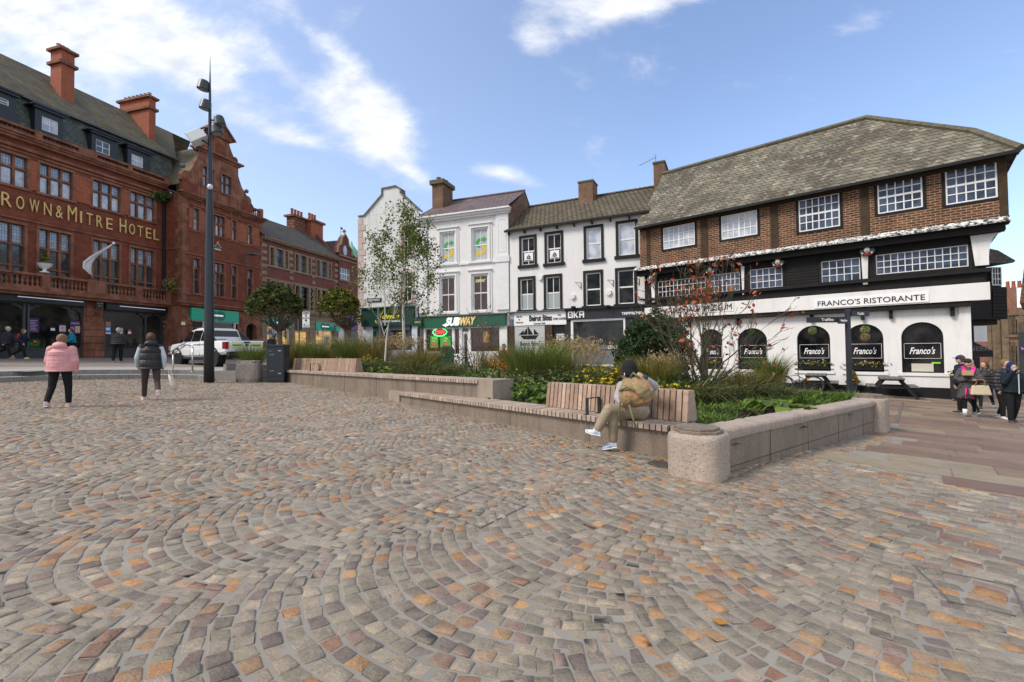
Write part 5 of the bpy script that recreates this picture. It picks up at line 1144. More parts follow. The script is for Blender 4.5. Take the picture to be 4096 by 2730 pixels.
# ================================================================ sandwich shop house
SB = Fac((-6.3, 31.2), (.939, -.345), .5, 'sandwich_shop', 'tall white stucco house with panelled pilasters above a green fronted sandwich shop')
sb = SB.root; wS = SB.u(2040); 
zco = SB.z(1850, 868); r_u = [SB.r(1765.5, 936.5, 1819, 1051), SB.r(1891.8, 920, 1951, 1040.6)]; r_l = [SB.r(1763.6, 1113, 1819, 1247), SB.r(1891.8, 1103.7, 1951, 1241.5)]
zst = SB.z(1850, 1060); zsn1 = SB.z(1850, 1264, -.2); zsn0 = SB.z(1850, 1309, -.2)
w = MB(); w.wall(-.02, wS, zsn0, zco, r_u+r_l, 0, .14)
gz = SB.z(2115, 766, 3.3)
w.poly([(-.02, 0, -1), (-.02, 7, -1), (-.02, 7, zco), (-.02, 0, zco)]); w.build('wall', m_pl, sb)
w = MB(); w.ext([(wS-.25, .05, -1), (wS-.25, .05, zco+.1), (wS-.25, 3.3, gz), (wS-.25, 6.6, zco+.1), (wS-.25, 6.6, -1)], (.25, 0, 0)); w.build('gable_wall', m_cb, sb)
tr = MB(); tr.box(-.1, wS+.15, -.3, .02, zco-.02, zco+.12); tr.box(-.05, wS+.1, -.2, .02, zco-.14, zco-.021); tr.box(-.15, wS+.2, -.42, .02, zco+.121, zco+.22)
pz = [(-.02, .62), (wS-.85, wS-.0)]
for a, b in pz:
    tr.box(a, b, -.1, .0, zsn1+.3, zco-.14); tr.box(a-.05, b+.05, -.15, 0, zst-.05, zst+.35); tr.box(a+.15, a+.18, -.115, -.09, zst+.6, zco-.5); tr.box(b-.18, b-.15, -.115, -.09, zst+.6, zco-.5); tr.box(a+.18, b-.18, -.115, -.09, zco-.53, zco-.5); tr.box(a+.18, b-.18, -.115, -.09, zst+.6, zst+.63)
tr.box(.6, wS-.9, -.08, .0, zst-.02, zst+.12)
for r in r_u+r_l:
    for o, t in ((.32, .05), (.2, .09)):
        tr.box(r[0]-o, r[0]-o+.1, -t, .0, r[2]-.02, r[3]+o); tr.box(r[1]+o-.1, r[1]+o, -t, .0, r[2]-.02, r[3]+o); tr.box(r[0]-o+.1, r[1]+o-.1, -t, .0, r[3]+o-.1, r[3]+o)
    tr.box(r[0]-.35, r[1]+.35, -.14, 0, r[3]+.32, r[3]+.39); tr.box(r[0]-.3, r[1]+.3, -.12, 0, r[2]-.15, r[2]-.021)
tr.build('moulding', m_white, sb)
m_blind = mat('window_film', (.42, .46, .47), .35, .08, 2)
m_gl_red = glass('dim_red_interior', (.03, .012, .012), (.06, .025, .022), 1.5)
for i, r in enumerate(r_u): 
    fo = window(sb, r, .13, 2, 2, .06, .035, m_frame, m_blind, 'sash_window', mid=True)
    e = MB(); cx = (r[0]+r[1])/2; cz = (r[2]+r[3])/2; s = (r[1]-r[0])/1.15     # looped double arrow
    def arc(cx, cz, r0, r1, a0, a1, n=10): return [(cx+r1*math.cos(a), cz+r1*math.sin(a)) for a in np.linspace(a0, a1, n)]+[(cx+r0*math.cos(a), cz+r0*math.sin(a)) for a in np.linspace(a1, a0, n)]
    def strip(pts, mi):
        n = len(pts)//2
        for q in range(n-1): e.prism([pts[q], pts[q+1], pts[2*n-2-q], pts[2*n-1-q]], .100, .106, mi)
    r0, r1 = .14*s, .36*s; zz1 = cz+.16*s
    strip(arc(cx-.05*s, zz1, r0, r1, PI/2, PI*1.5), 0); e.prism([(cx-.05*s, zz1+r0), (cx+.22*s, zz1+r0), (cx+.22*s, zz1+r1), (cx-.05*s, zz1+r1)], .1, .106, 0); e.prism([(cx+.22*s, zz1+r0-.13*s), (cx+.46*s, zz1+(r0+r1)/2), (cx+.22*s, zz1+r1+.13*s)], .1, .106, 0)
    zz2 = zz1-(r0+r1); strip(arc(cx+.05*s, zz2, r0, r1, -PI/2, PI/2), 1); e.prism([(cx-.22*s, zz2-r1), (cx+.05*s, zz2-r1), (cx+.05*s, zz2-r0), (cx-.22*s, zz2-r0)], .1, .106, 1); e.prism([(cx-.22*s, zz2-r1-.13*s), (cx-.22*s, zz2-r0+.13*s), (cx-.46*s, zz2-(r0+r1)/2)], .1, .106, 1)
    e.build('arrow_emblem', [plain('leaf_green', (.02, .3, .08), .5), plain('corn_yellow', (.65, .45, .02), .5)], fo)
for i, r in enumerate(r_l):
    fo = window(sb, r, .13, 2, 2, .06, .035, m_frame, m_gl_red, 'sash_window', mid=True)
    if i == 1: text('SUBWAY', .3, (r[0]+r[1])/2, .09, r[3]-.35, fo, plain('cream_letters', (.7, .62, .2), .5), shear=.3, bold=.015, width=(r[1]-r[0])*.72, height=.2)
rf = MB(); rf.poly([(-.1, -.38, zco+.22), (wS+.05, -.38, zco+.22), (wS+.05, 3.3, gz+.05), (-.1, 3.3, gz+.05)]); rf.poly([(-.1, 3.3, gz+.05), (wS+.05, 3.3, gz+.05), (wS+.05, 7, zco), (-.1, 7, zco)]); rf.tube([(-.1, 3.3, gz+.08), (wS+.05, 3.3, gz+.08)], .1, 6)
m_welsh = brick('purple_slates', (.12, .085, .085), (.165, .12, .115), (.04, .03, .03), .32, .2, .012, .22, .6, .6, k=1.5)
rf.build('roof', m_welsh, sb)
cu = SB.u(1757, 1.6); czt = SB.z(1750, 722, 1.6)
chimney(sb, cu-.42, cu+.45, 1.5, 3.0, zco+.3, czt, m_cb, [(czt-.32, .3, .14)], [(cu-.1, 1.9), (cu+.1, 2.6)], m_potr, .16, .3, capm=m_ridge)
zt1 = SB.z(1850, 1268, -.25); s_ = MB(); s_.box(.02, wS-.2, -.28, .0, zsn0, zsn1, 0); s_.box(-.02, wS-.15, -.36, .02, zsn1+.001, zsn1+.08, 1)
m_sgreen = plain('shop_green', (.006, .10, .05), .35); so2 = s_.build('fascia', [m_sgreen, m_lead], sb)
a, b = SB.u(1784, -.28), SB.u(1904, -.28); cz = (zsn0+zsn1)/2; mid = a+(b-a)*.48
text('SUB', .6, (a+mid)/2, -.31, cz, so2, m_lit, ext=.02, shear=.3, bold=.03, width=mid-a, height=.56); text('WAY', .6, (mid+b)/2+.03, -.31, cz, so2, plain('cream_sign', (.75, .52, .22), .5, emit=(.9, .6, .2), es=.15), ext=.02, shear=.3, bold=.03, width=b-mid, height=.56)
ar = MB(); ar.prism([(a-.25, cz-.2), (a+.05, cz-.36), (a+.05, cz-.12)], -.33, -.29); ar.build('arrow_tail', m_lit, so2)
wz1 = zsn0; X = lambda x: SB.u(x, 0)
f = MB(); zst0 = SB.z(1760, 1411)
for a, b, z0_ in ((X(1699), X(1706), -1), (X(1812), X(1822), -1), (X(1840), X(1852), -1), (X(1878), X(1886), -1), (X(2001), wS-.15, -1)): f.box(a, b, -.12, .05, z0_, wz1)
f.box(X(1706), X(1814), -.1, .05, -1, zst0); f.box(X(1822), X(1840), -.1, .05, -1, zst0-.1); f.box(X(1886), X(2001), -.1, .05, -1, zst0+.05); f.box(X(1706), X(1814), -.16, .0, zst0, zst0+.07)
f.box(X(1706), wS-.2, -.13, .05, wz1-.08, wz1); fo = f.build('shop_front', m_frame, sb)
p = MB(); p.box(.02, wS-.2, .01, .04, -1, wz1); p.build('pane', m_gl_red, fo)
dr = MB(); dr.box(X(1852)+.0, X(1878), -.06, .0, -1, -.2); dr.box(X(1852), X(1852)+.12, -.06, .0, -.2, wz1-.3); dr.box(X(1878)-.12, X(1878), -.06, .0, -.2, wz1-.3); dr.box(X(1852)+.12, X(1878)-.12, -.06, .0, wz1-.45, wz1-.3); dr.build('door', m_frame, sb)
cx, cz = SB.p(1760.5, 1330, -.05); op_ = MB(); op_.tube([(cx+.52*math.cos(t), -.1, cz+.26*math.sin(t)) for t in [2*PI*k/28 for k in range(29)]], .028, 6); opo = op_.build('neon_ring', plain('green_neon', (.05, .5, .1), .5, emit=(.05, 1, .2), es=3.0), sb)
text('OPEN', .3, cx, -.11, cz, opo, plain('red_neon', (.6, .02, .02), .5, emit=(1, .05, .05), es=3.0), shear=.2, width=.7, height=.24)
gp = plain('green_poster', (.02, .25, .04), .4, emit=(.05, .5, .08), es=.25); yb = plain('bread_brown', (.35, .18, .05), .6); lg = plain('light_green', (.25, .6, .12), .5)
for x0, x1 in ((1721.5, 1752.5), (1761.5, 1803)):
    a = SB.r(x0, 1346, x1, 1392, -.02); q = MB(); q.box(a[0], a[1], -.03, -.01, a[2], a[3], 0); cx = (a[0]+a[1])/2; h_ = a[3]-a[2]
    q.prism([(cx+.28*math.cos(t), a[2]+h_*.28+.2*math.sin(t)) for t in [2*PI*k/14 for k in range(14)]], -.045, -.031, 1); q.box(cx-.15, cx+.2, -.04, -.031, a[2]+h_*.72, a[2]+h_*.9, 2); q.box(cx-.12, cx+.1, -.04, -.031, a[2]+h_*.52, a[2]+h_*.66, 2); q.build('poster', [gp, yb, lg], sb)
q = MB(); a = SB.r(1934, 1325, 1957, 1370, -.02); q.box(a[0], a[1], -.03, -.01, a[2], a[3]); q.build('poster', plain('amber_print', (.5, .3, .08), .5), sb)
# ================================================================ cleaner's gabled house
JH = Fac((-6.3, 31.2), (.945, -.33), .5, 'gabled_house', 'pale stained gable with pink quoins over a dark green dry cleaning shop')
jh = JH.root; jx = JH.u(1433); 
m_jr = mat('stained_pale_render', (.64, .66, .645), .85, .05, .9, .3, 10, streak=.75, streakcol=(.25, .235, .2)); m_pink = mat('pink_stone', (.52, .42, .385), .85, .12, 2, .15, 30, streak=.35)
def JP(x, y): return JH.p(1400+x/2.613, 700+y/2.613)
out = [JP(*q) for q in ((88, 440), (150, 432), (337, 213), (337, 150), (482, 122), (530, 152), (530, 197), (718, 372))]
zj0 = -1; xr = -.03; jw = [JH.r(1606.6, 903, 1647, 1017.6), JH.r(1606.6, 1090, 1647, 1205)]
zlow = out[0][1]; zsj = JH.z(1550, 1250)
w = MB(); w.wall(out[0][0], xr, zsj, out[0][1], [(*jw[1], .45)] + ([(jw[0][0], jw[0][1], jw[0][2], jw[0][3], .45)] if jw[0][3] < out[0][1] else []), 0, .2, 0, 1)
pts = [(out[0][0], out[0][1])]+out[1:7]+[(xr, out[7][1]), (xr, out[0][1])]
w.poly([(p[0], 0, p[1]) for p in pts][::-1], 0)
n_ = len(pts)
for i in range(n_-1): a, b = pts[i], pts[i+1]; w.poly([(a[0], 0, a[1]), (b[0], 0, b[1]), (b[0], .5, b[1]), (a[0], .5, a[1])], 0)
w.poly([(out[0][0], 0, -1), (out[0][0], 8, -1), (out[0][0], 8, out[0][1]), (out[0][0], 0, out[0][1])], 0); w.build('wall', [m_jr, m_pink], jh)
c = MB()
for i in range(len(pts)-2): a, b = pts[i], pts[i+1]; c.beam((a[0], .22, a[1]+.03), (b[0], .22, b[1]+.03), .62, .09)
c.build('coping', mat('coping_stone', (.17, .165, .14), .9, .3, 4), jh)
q = MB(); z = -.6; k = 0
while z < out[0][1]-.15: q.box(out[0][0]-.03, out[0][0]+(.62 if k % 2 else .38), -.04, .01, z, z+.42); q.box(out[0][0]-.03, out[0][0]+.01, 0, .4, z, z+.42); z += .45; k += 1
q.build('quoins', m_pink, jh)
for r in jw:
    q = MB(); q.box(r[0]-.2, r[0], -.05, .02, r[2], r[3]-.4); q.box(r[1], r[1]+.2, -.05, .02, r[2], r[3]-.4); q.box(r[0]-.3, r[1]+.3, -.14, .02, r[2]-.16, r[2]-.002); mx = (r[0]+r[1])/2; hw = (r[1]-r[0])/2; n = 12
    o_ = [(mx+(hw+.2)*math.cos(PI*(1-t/n)), r[3]-.42+.65*math.sin(PI*t/n)) for t in range(n+1)]; i_ = [(mx+hw*math.cos(PI*(1-t/n)), r[3]-.44+.45*math.sin(PI*t/n)) for t in range(n+1)]
    for t in range(n): q.prism([o_[t], o_[t+1], i_[t+1], i_[t]], -.06, .02)
    q.build('window_surround', m_pink, jh)
for r in jw:
    if r[3] > out[0][1]: pass
    window(jh, (r[0], r[1], r[2], r[3]-.02), .16 if r[3] < out[0][1] else -.005, 2, 2, .05, .035, m_frame, m_gl_dark, 'sash_window', mid=True, arch=.44)
rf = MB(); ap = max(out[3][1], out[4][1]); mx = (out[3][0]+out[4][0])/2; rf.poly([(out[0][0]+.2, .45, out[1][1]-.1), (mx, .45, ap-.8), (mx, 8, ap-.8), (out[0][0]+.2, 8, out[1][1]-.1)]); rf.poly([(mx, .45, ap-.8), (xr, .45, out[7][1]-.2), (xr, 8, out[7][1]-.2), (mx, 8, ap-.8)]); rf.box(out[3][0]+.1, out[4][0], .3, 1.2, ap-1.2, ap-.05); rf.build('roof', m_welsh, jh)
js = JH.r(1446.6, 1239.4, 1656, 1301, -.15); s_ = MB(); s_.box(js[0], js[1], -.2, .02, js[2], js[3]); s_.box(js[0]-.1, js[1]+.05, -.3, .02, js[3], js[3]+.1); m_jg = plain('bottle_green', (.004, .045, .032), .4); jo = s_.build('fascia', m_jg, jh)
m_yel = plain('yellow_letters', (.8, .72, .02), .45); a, b = JH.u(1519, -.2), JH.u(1600, -.2); zc = (js[2]+js[3])/2
text('ohnsons', .6, (a+b)/2+.12, -.22, zc+.05, jo, m_yel, ext=.01, shear=.35, bold=.018, width=(b-a)*.85, height=.34); jj = MB(); jj.tube([(a-.32, -.23, zc-.2), (a-.28, -.23, zc-.36), (a-.1, -.23, zc-.36), (a+.05, -.23, zc-.1), (a+.2, -.23, zc+.22), (a+.38, -.23, zc+.52)], .035, 6); jj.build('lettering', m_yel, jo)
text('SPECIALIST CLEANING', .3, (a+b)/2+.1, -.22, zc-.3, jo, m_wsign, width=(b-a)*.95, height=.15, bold=.004)
f = MB(); jX = lambda x: JH.u(x); f.box(js[0], jX(1494), -.04, .0, -1, js[2]); f.box(jX(1649), jX(1670), -.04, 0, -1, js[2]); f.box(jX(1552), jX(1649), -.05, .0, -1, JH.z(1600, 1401)); f.build('stall_riser', mat('blue_white_paint', (.56, .6, .66), .6, .05), jh)
f = MB(); f.box(jX(1494), jX(1500), -.08, .02, -1, js[2]); f.box(jX(1538), jX(1545), -.08, .02, -1, js[2]); f.box(jX(1500), jX(1538), -.08, .02, js[2]-.3, js[2]); f.box(jX(1500), jX(1538), -.06, .02, -1, -.2); f.build('door', m_jg, jh)
p = MB(); p.box(jX(1494), jX(1649), .03, .05, -1, js[2]); p.build('shop_window', m_gl_shop, jh)
p = MB(); a = JH.r(1554, 1305, 1640, 1320, 0); p.box(a[0], a[1], -.02, .0, a[2], a[3], 0)
for i in range(6): z = JH.z(1600, 1330+i*11); p.box(jX(1595), jX(1607), -.0, .02, z-.12, z, 1); p.box(jX(1560)+(i % 3)*.3, jX(1572)+(i % 3)*.3, -.0, .02, z-.08, z, 2)
p.build('shop_display', [plain('grey_film2', (.12, .13, .15), .4), plain('yellow_tag', (.5, .42, .05), .5), plain('mauve_tag', (.2, .06, .22), .5)], jh)
p = MB(); a = JH.r(1468, 1197, 1524, 1206, -.05); p.box(a[0], a[1], -.05, -.01, a[2]-.03, a[3]+.03); po_ = p.build('street_sign', m_black, jh); text('GREEN MARKET', .2, (a[0]+a[1])/2, -.06, (a[2]+a[3])/2, po_, m_wsign, width=(a[1]-a[0])*.88, height=(a[3]-a[2])*.75)
p = MB(); p.box(jX(1671), -.03, -.02, .3, -1, zsj+.3); p.build('side_doorway', m_black, jh)
def proj_sign(F_, x0, y0, x1, y1, off, m, name, lines, par, mt):
    r = F_.r(x0, y0, x1, y1, off); s = MB(); s.box(r[0], r[1], off-.05, off+.02, r[2], r[3]); s.box(r[0]+.02, r[1]-.02, off-.02, off+.0, r[3]+.05, r[3]+.08); s.box((r[0]+r[1])/2-.02, (r[0]+r[1])/2+.02, off, 0, r[3]+.05, r[3]+.08); o = s.build(name, m, par)
    for tx, fz, hh, mm, wf, sh_ in lines: text(tx, .2, (r[0]+r[1])/2, off-.06, r[2]+(r[3]-r[2])*fz, o, mm, width=(r[1]-r[0])*wf, height=(r[3]-r[2])*hh, shear=sh_)
    return o
proj_sign(JH, 1424, 1265, 1448, 1291, -.5, m_jg, 'hanging_sign', [('Johnsons', .65, .25, m_yel, .8, .3), ('Dry Cleaning', .25, .15, m_wsign, .75, 0)], jh, None)
proj_sign(JH, 1657, 1274, 1688, 1306, -.4, m_jg, 'hanging_sign', [('SUBWAY', .5, .22, plain('cream2', (.7, .6, .25), .5), .8, .3)], jh, None)
# blue and purple shop signs in the gap
proj_sign(SP, 1401, 1267, 1424, 1293, -.6, plain('royal_blue_sign', (.01, .03, .3), .4), 'hanging_sign', [('MA', .58, .3, m_wsign, .5, 0), ('The Phone', .15, .1, m_wsign, .6, 0)], sr, None)
q = MB(); r = SP.r(1404, 1294, 1424, 1324, -.3); q.box(r[0], r[1]+.5, -.32, -.16, r[2], r[3]); q.build('purple_fascia', plain('purple_sign', (.12, .015, .14), .4), sr)
q = MB(); r = SP.r(1404, 1325, 1424, 1400, -.2); q.box(r[0], r[1]+.5, -.2, -.16, r[2], r[3]); q.build('shop_window', m_gl_shop, sr)
q = proj_sign(SP, 1343, 1308, 1359, 1326, -.5, m_green, 'hanging_sign', [('Specsavers', .2, .12, m_wsign, .7, 0)], sr, None)
# ================================================================ side street on the right
TH = thing('timber_house', 'black boarded timber house with white oriel beside the white guildhall corner', 'building', (at_depth(3990, 1500, 21).x, 21, -.7))
def wbox(mb, x0, y0, x1, y1, Y, dep, rt, mi=0):
    a = at_depth(x0, y0, Y)-Vector(rt.location); b = at_depth(x1, y1, Y)-Vector(rt.location); mb.box(a.x, b.x, a.y, a.y+dep, b.z, a.z, mi); return a, b
q = MB(); wbox(q, 3880, 1150, 4031, 1277, 21, 1.2, TH); wbox(q, 3880, 1280, 3990, 1300, 21.3, 1.2, TH); a, b = wbox(q, 3885, 1135, 3975, 1150, 21.2, 2, TH)
for i in range(8): y = 1160+i*14; wbox(q, 3972, y, 4028, y+11, 20.97, .05, TH)
q.build('boarded_oriel', m_timb, TH)
q = MB(); wbox(q, 3880, 1075, 4006, 1148, 21.3, 2.5, TH); q.build('wall', m_timb, TH); 
q = MB(); a = at_depth(3965, 1008, 21)-Vector(TH.location); b = at_depth(4034, 1048, 21)-Vector(TH.location); q.ext([(a.x-1.5, -.3, a.z+.35), (a.x, -.3, a.z), (b.x, -.3, b.z), (b.x-.1, -.3, b.z-.1), (a.x-1.5, -.3, b.z-.1)], (0, 2.5, 0)); q.build('roof', m_slate_s, TH)
q = MB(); fr = [at_depth(x, y, 21.25)-Vector(TH.location) for x, y in ((3962, 1070), (4003, 1143))]; 
fw = window(TH, (fr[0].x, fr[1].x, fr[1].z, fr[0].z), .24, 3, 3, .04, .03, m_frame, m_gl_dark)
q = MB(); wbox(q, 3885, 1305, 3950, 1367, 21.2, .1, TH); q.build('white_panel', m_wr, TH)
aw = MB(); a = at_depth(3884, 1372, 19.6)-Vector(TH.location); b = at_depth(3992, 1428, 19.6)-Vector(TH.location); a2 = at_depth(3930, 1365, 20.8)-Vector(TH.location)
aw.ext([(a.x, a.y+1.2, a.z+.25), (a.x, a.y, b.z+.25), (a.x, a.y, b.z), (a.x, a.y+1.2, b.z)], (b.x-a.x-.2, 0, 0)); awo = aw.build('awning', m_black, TH); text('PIONEER', .3, (a.x+b.x)/2-.55, a.y-.02, (b.z)+.36, awo, plain('grey_letters', (.12, .12, .12), .6), width=1.5, height=.2)
q = MB(); wbox(q, 3895, 1300, 3900, 1600, 20.9, .2, TH); wbox(q, 3880, 1430, 3925, 1600, 22.5, .2, TH); q.build('shop_front', m_black, TH)
# far brick street
FB = Fac((at_depth(3925, 1500, 50).x, 50), (.86, -.5), -.6, 'chapel_row', 'buff stone and red brick gothic fronted row far down the side street')
fb = FB.root; m_fb = brick('far_red_brick', (.26, .10, .065), (.21, .08, .05), (.28, .2, .15), .23, .08, .012, .25)
q = MB(); FR = lambda x0, y0, x1, y1: FB.r(x0, y0, x1, y1, 0)
r = FR(3900, 1250, 4004, 1600); q.box(r[0]-8, r[1], 0, 8, r[2], r[3], 0); r2 = FR(4004, 1235, 4086, 1600); q.box(r2[0], r2[1]+1, -.4, 8, r2[2], r2[3], 0); q.build('wall', m_fb, fb); m_fst = mat('far_stone', (.17, .125, .08), .9, .3, 2)
q = MB()
for x in (4002, 4070): a = FB.u(x); q.box(a, a+.5, -.55, -.3, r[2], r2[3])
for y in (1258, 1345, 1470): z = FB.z(4040, y); q.box(r2[0], r2[1]+1, -.6, -.35, z-.15, z+.15)
for x in (3952, 3966, 3985): a = FB.u(x); q.box(a, a+.35, -.1, .02, r[2], r[3]-1)
for x in (4017, 4034, 4053):
    for y0, y1 in ((1280, 1335), (1385, 1460)): rr = FR(x, y0, x+9, y1); q.wall(rr[0]-.25, rr[1]+.25, rr[2], rr[3]+.4, [(rr[0], rr[1], rr[2], rr[3], (rr[1]-rr[0])/2)], -.5, .15)
q.build('stone_dressing', m_fst, fb)
q = MB()
for x in (4017, 4034, 4053):
    for y0, y1 in ((1280, 1335), (1385, 1460)): rr = FR(x, y0, x+9, y1); q.box(rr[0], rr[1], -.44, -.41, rr[2], rr[3])
for x in (3966, 3988): rr = FR(x, 1310, x+7, 1420); q.box(rr[0], rr[1], -.03, -.0, rr[2], rr[3])
q.build('window', m_gl_dark, fb)
q = MB(); rr = FR(4035, 1150, 4078, 1235); q.box(rr[0], rr[1], .5, 2, rr[2]-1, rr[3]); 
for k_ in range(4): q.lathe((rr[0]+.3+.45*k_, 1.2, rr[3]), [(.18, 0), (.15, .7), (.18, .75)], 8, 1)
q.build('chimney', [m_fb, m_potr], fb)
RB = thing('stone_shop', 'grey stone shop edge with purple banner at the right margin', 'building', (at_depth(4100, 1500, 24).x, 24, -.9))
q = MB(); a = at_depth(4074, 1290, 26)-Vector(RB.location); b = at_depth(4200, 1660, 26)-Vector(RB.location); q.ext([(a.x, 2, a.z), (b.x, 2, a.z), (b.x, 2, b.z), (a.x, 2, b.z)], (4.7, 4, 0)); q.build('wall', m_fst, RB)
q = MB(); wbox(q, 4078, 1330, 4200, 1520, 25.9, .08, RB); q.build('shop_front', m_dframe, RB)
q = MB(); wbox(q, 4080, 1378, 4110, 1410, 25.8, .05, RB); qo = q.build('banner', pp, RB)
v = at_depth(4096, 1395, 25.75)-Vector(RB.location); text('To Let', .2, v.x+.0, v.y, v.z, qo, m_wsign, width=.35, height=.13)
q = MB(); a = at_depth(4096, 1068, 24)-Vector(RB.location); b = at_depth(4078, 1212, 24)-Vector(RB.location); q.ext([(a.x, 0, a.z), (a.x+3, 0, a.z+2), (a.x+3, 0, b.z), (b.x, 0, b.z)], (5.8, 5, 0)); q.build('roof', brick('orange_tiles', (.3, .16, .09), (.25, .13, .08), (.08, .05, .03), .2, .2, .02), RB)
# ================================================================ planter walls, benches, pillars
def granite(name, c1, c2, dark, sc=70, bs=.5, rough=.7, streak=.3):
    m, nt, b = NT(name); o = objco(nt); v = nt.nodes.new('ShaderNodeTexVoronoi'); L(nt, o, v.inputs['Vector']); v.inputs['Scale'].default_value = sc*1.6
    c = ramp(nt, v.outputs['Color'], [(0, c1), (.45, c2), (.72, c1), (1, tuple(x*1.25 for x in c2))]); n1_ = noise(nt, o, sc*.8, 3, .6)
    c = mixc(nt, ramp(nt, n1_, [(.56, (0, 0, 0)), (.66, (.75,)*3)]), c, (*dark, 1))
    big_ = noise(nt, o, 2.2, 5, .6); c = mixc(nt, 1.0, c, ramp(nt, big_, [(.3, (.84,)*3), (.7, (1.12,)*3)]), 'MULTIPLY')
    s = noise(nt, objco(nt, (3.5, 3.5, .6)), 2, 6, .65); c = mixc(nt, math_n(nt, 'MULTIPLY', ramp(nt, s, [(.48, (0, 0, 0)), (.75, (1, 1, 1))]), streak), c, (.075, .055, .04, 1))
    L(nt, c, b.inputs['Base Color']); b.inputs['Roughness'].default_value = rough
    bump(nt, b, noise(nt, o, sc*.35, 5, .7), bs, .012); return m
m_pinkg = granite('pink_granite', (.245, .195, .15), (.19, .15, .118), (.07, .056, .045), 60, .25, .65, .6)
m_rough = granite('bush_hammered_granite', (.44, .355, .29), (.35, .285, .235), (.12, .10, .085), 60, 1.0, .8, .3)
m_endb = granite('pale_pink_granite', (.36, .29, .235), (.29, .235, .19), (.11, .09, .075), 70, .15, .65, .25)
m_greyg = granite('sawn_granite', (.34, .325, .31), (.28, .27, .255), (.09, .085, .08), 80, .12, .6, .2)
def wood_mat(name, a, b_, c_):
    m, nt, b = NT(name); g = nt.nodes.new('ShaderNodeNewGeometry'); r = g.outputs['Random Per Island']; o = objco(nt)
    c = ramp(nt, r, [(0, a), (.3, b_), (.55, c_), (.8, b_), (1, tuple(x*1.3 for x in a))]); n1_ = noise(nt, objco(nt, (1, 1, 1)), 9, 5, .65, 1.2)
    c = mixc(nt, 1.0, c, ramp(nt, n1_, [(.3, (.72,)*3), (.7, (1.2,)*3)]), 'MULTIPLY'); L(nt, c, b.inputs['Base Color']); b.inputs['Roughness'].default_value = .6
    bump(nt, b, noise(nt, o, 120, 3), .15, .004); return m
m_wood = wood_mat('weathered_hardwood', (.38, .26, .185), (.28, .18, .125), (.47, .34, .26))
m_woodt = wood_mat('weathered_seat_top', (.42, .33, .26), (.33, .25, .195), (.5, .41, .34))
m_blk = plain('black_steel', (.018, .019, .022), .4)
def bench(name, label, o, d, seat_z, u0, u1, su0, su1, bk, armu, depth=.52, end_block=True, bh=.44, joints_=1.9, zbot=-.6):
    B = Fac(o, d, 0.0, name, label, 'bench'); rt = B.root
    g = MB(); g.box(su0-.011 if su0 > u0+.05 else u0, su1+.011 if su1 < u1-.05 else u1, .04, depth+.05, zbot, seat_z-.075, 0)
    if su0 > u0+.05: g.box(u0, su0-.012, .0, depth+.1, zbot, seat_z, 2)
    if su1 < u1-.05: g.box(su1+.012, u1, .0, depth+.1, zbot, seat_z, 2)
    k = u0+joints_*.6
    while k < u1: g.box(k-.004, k+.004, .036, .05, zbot, seat_z-.08, 1); k += joints_
    g.build('plinth', [m_pinkg, m_joint, m_endb], rt)
    s = MB(); u = su0; rg = random.Random(3)
    g2 = MB(); g2.box(su0, su1, -.01, depth+.02, seat_z-.074, seat_z-.03); g2.build('seat_gap_shade', m_joint, rt)  # added dark underlay: colours in the shade between the slats
    while u < su1-.03: w = .074; s.box(u, u+w, -.03, depth+.04, seat_z-.085, seat_z+rg.uniform(-.002, .002)); u += w+.019
    s.build('seat', m_woodt, rt, bev=.006)
    if bk:
        q = MB(); u = bk[0]
        while u < bk[1]-.02:
            w = .078; y0 = depth*.72
            q.ext([(u, y0, seat_z+.004), (u, y0+.06, seat_z+bh), (u, y0+.22, seat_z+bh), (u, y0+.30, seat_z+.004)], (w, 0, 0)); u += w+.017
        q.build('backrest', m_wood, rt, bev=.006); q = MB(); q.ext([(bk[0]+.01, y0+.012, seat_z+.01), (bk[0]+.01, y0+.075, seat_z+bh-.02), (bk[0]+.01, y0+.2, seat_z+bh-.02), (bk[0]+.01, y0+.28, seat_z+.01)], (bk[1]-bk[0]-.06, 0, 0)); q.build('backrest_gap_shade', m_joint, rt)  # added dark backing so the gaps between boards look shaded
    for a in armu:
        q = MB(); q.box(a-.03, a+.03, .06, .075, seat_z+.003, seat_z+.25); q.box(a-.03, a+.03, .36, .375, seat_z+.003, seat_z+.25); q.box(a-.03, a+.03, .06, .375, seat_z+.2505, seat_z+.263); q.box(a-.03, a+.03, .0, .06, seat_z+.003, seat_z+.012); q.box(a-.03, a+.03, .30, .36, seat_z+.003, seat_z+.012)
        q.build('armrest', m_blk, rt, bev=.004)
    return B
tmpB = Fac((LB0.x, LB0.y), (bd.x, bd.y), 0, 'tmp', 'tmp'); U_ = lambda x, off=0: tmpB.u(x, off)
ulow = U_(2688); D.objects.remove(tmpB.root)
LOW = bench('long_bench', 'long slatted bench on a pink granite plinth, the lower one nearest the corner pillar', (LB0.x, LB0.y), (bd.x, bd.y), .38, 0, ulow, U_(1597), U_(2672), (tmpB.p(2201, 1600, .5)[0], tmpB.p(2752, 1680, .5)[0]), [tmpB.p(2370, 1640, .2)[0]])
ud = Vector((UB1.x-UB0.x, UB1.y-UB0.y)).normalized()
tmpB = Fac((UB0.x, UB0.y), (ud.x, ud.y), 0, 'tmp', 'tmp'); V_ = lambda x, y, off=0: tmpB.p(x, y, off)[0]; D.objects.remove(tmpB.root)
u_end = V_(1971, 1560, 0); print('upper bench', V_(1129, 1500), u_end, 'low', ulow)
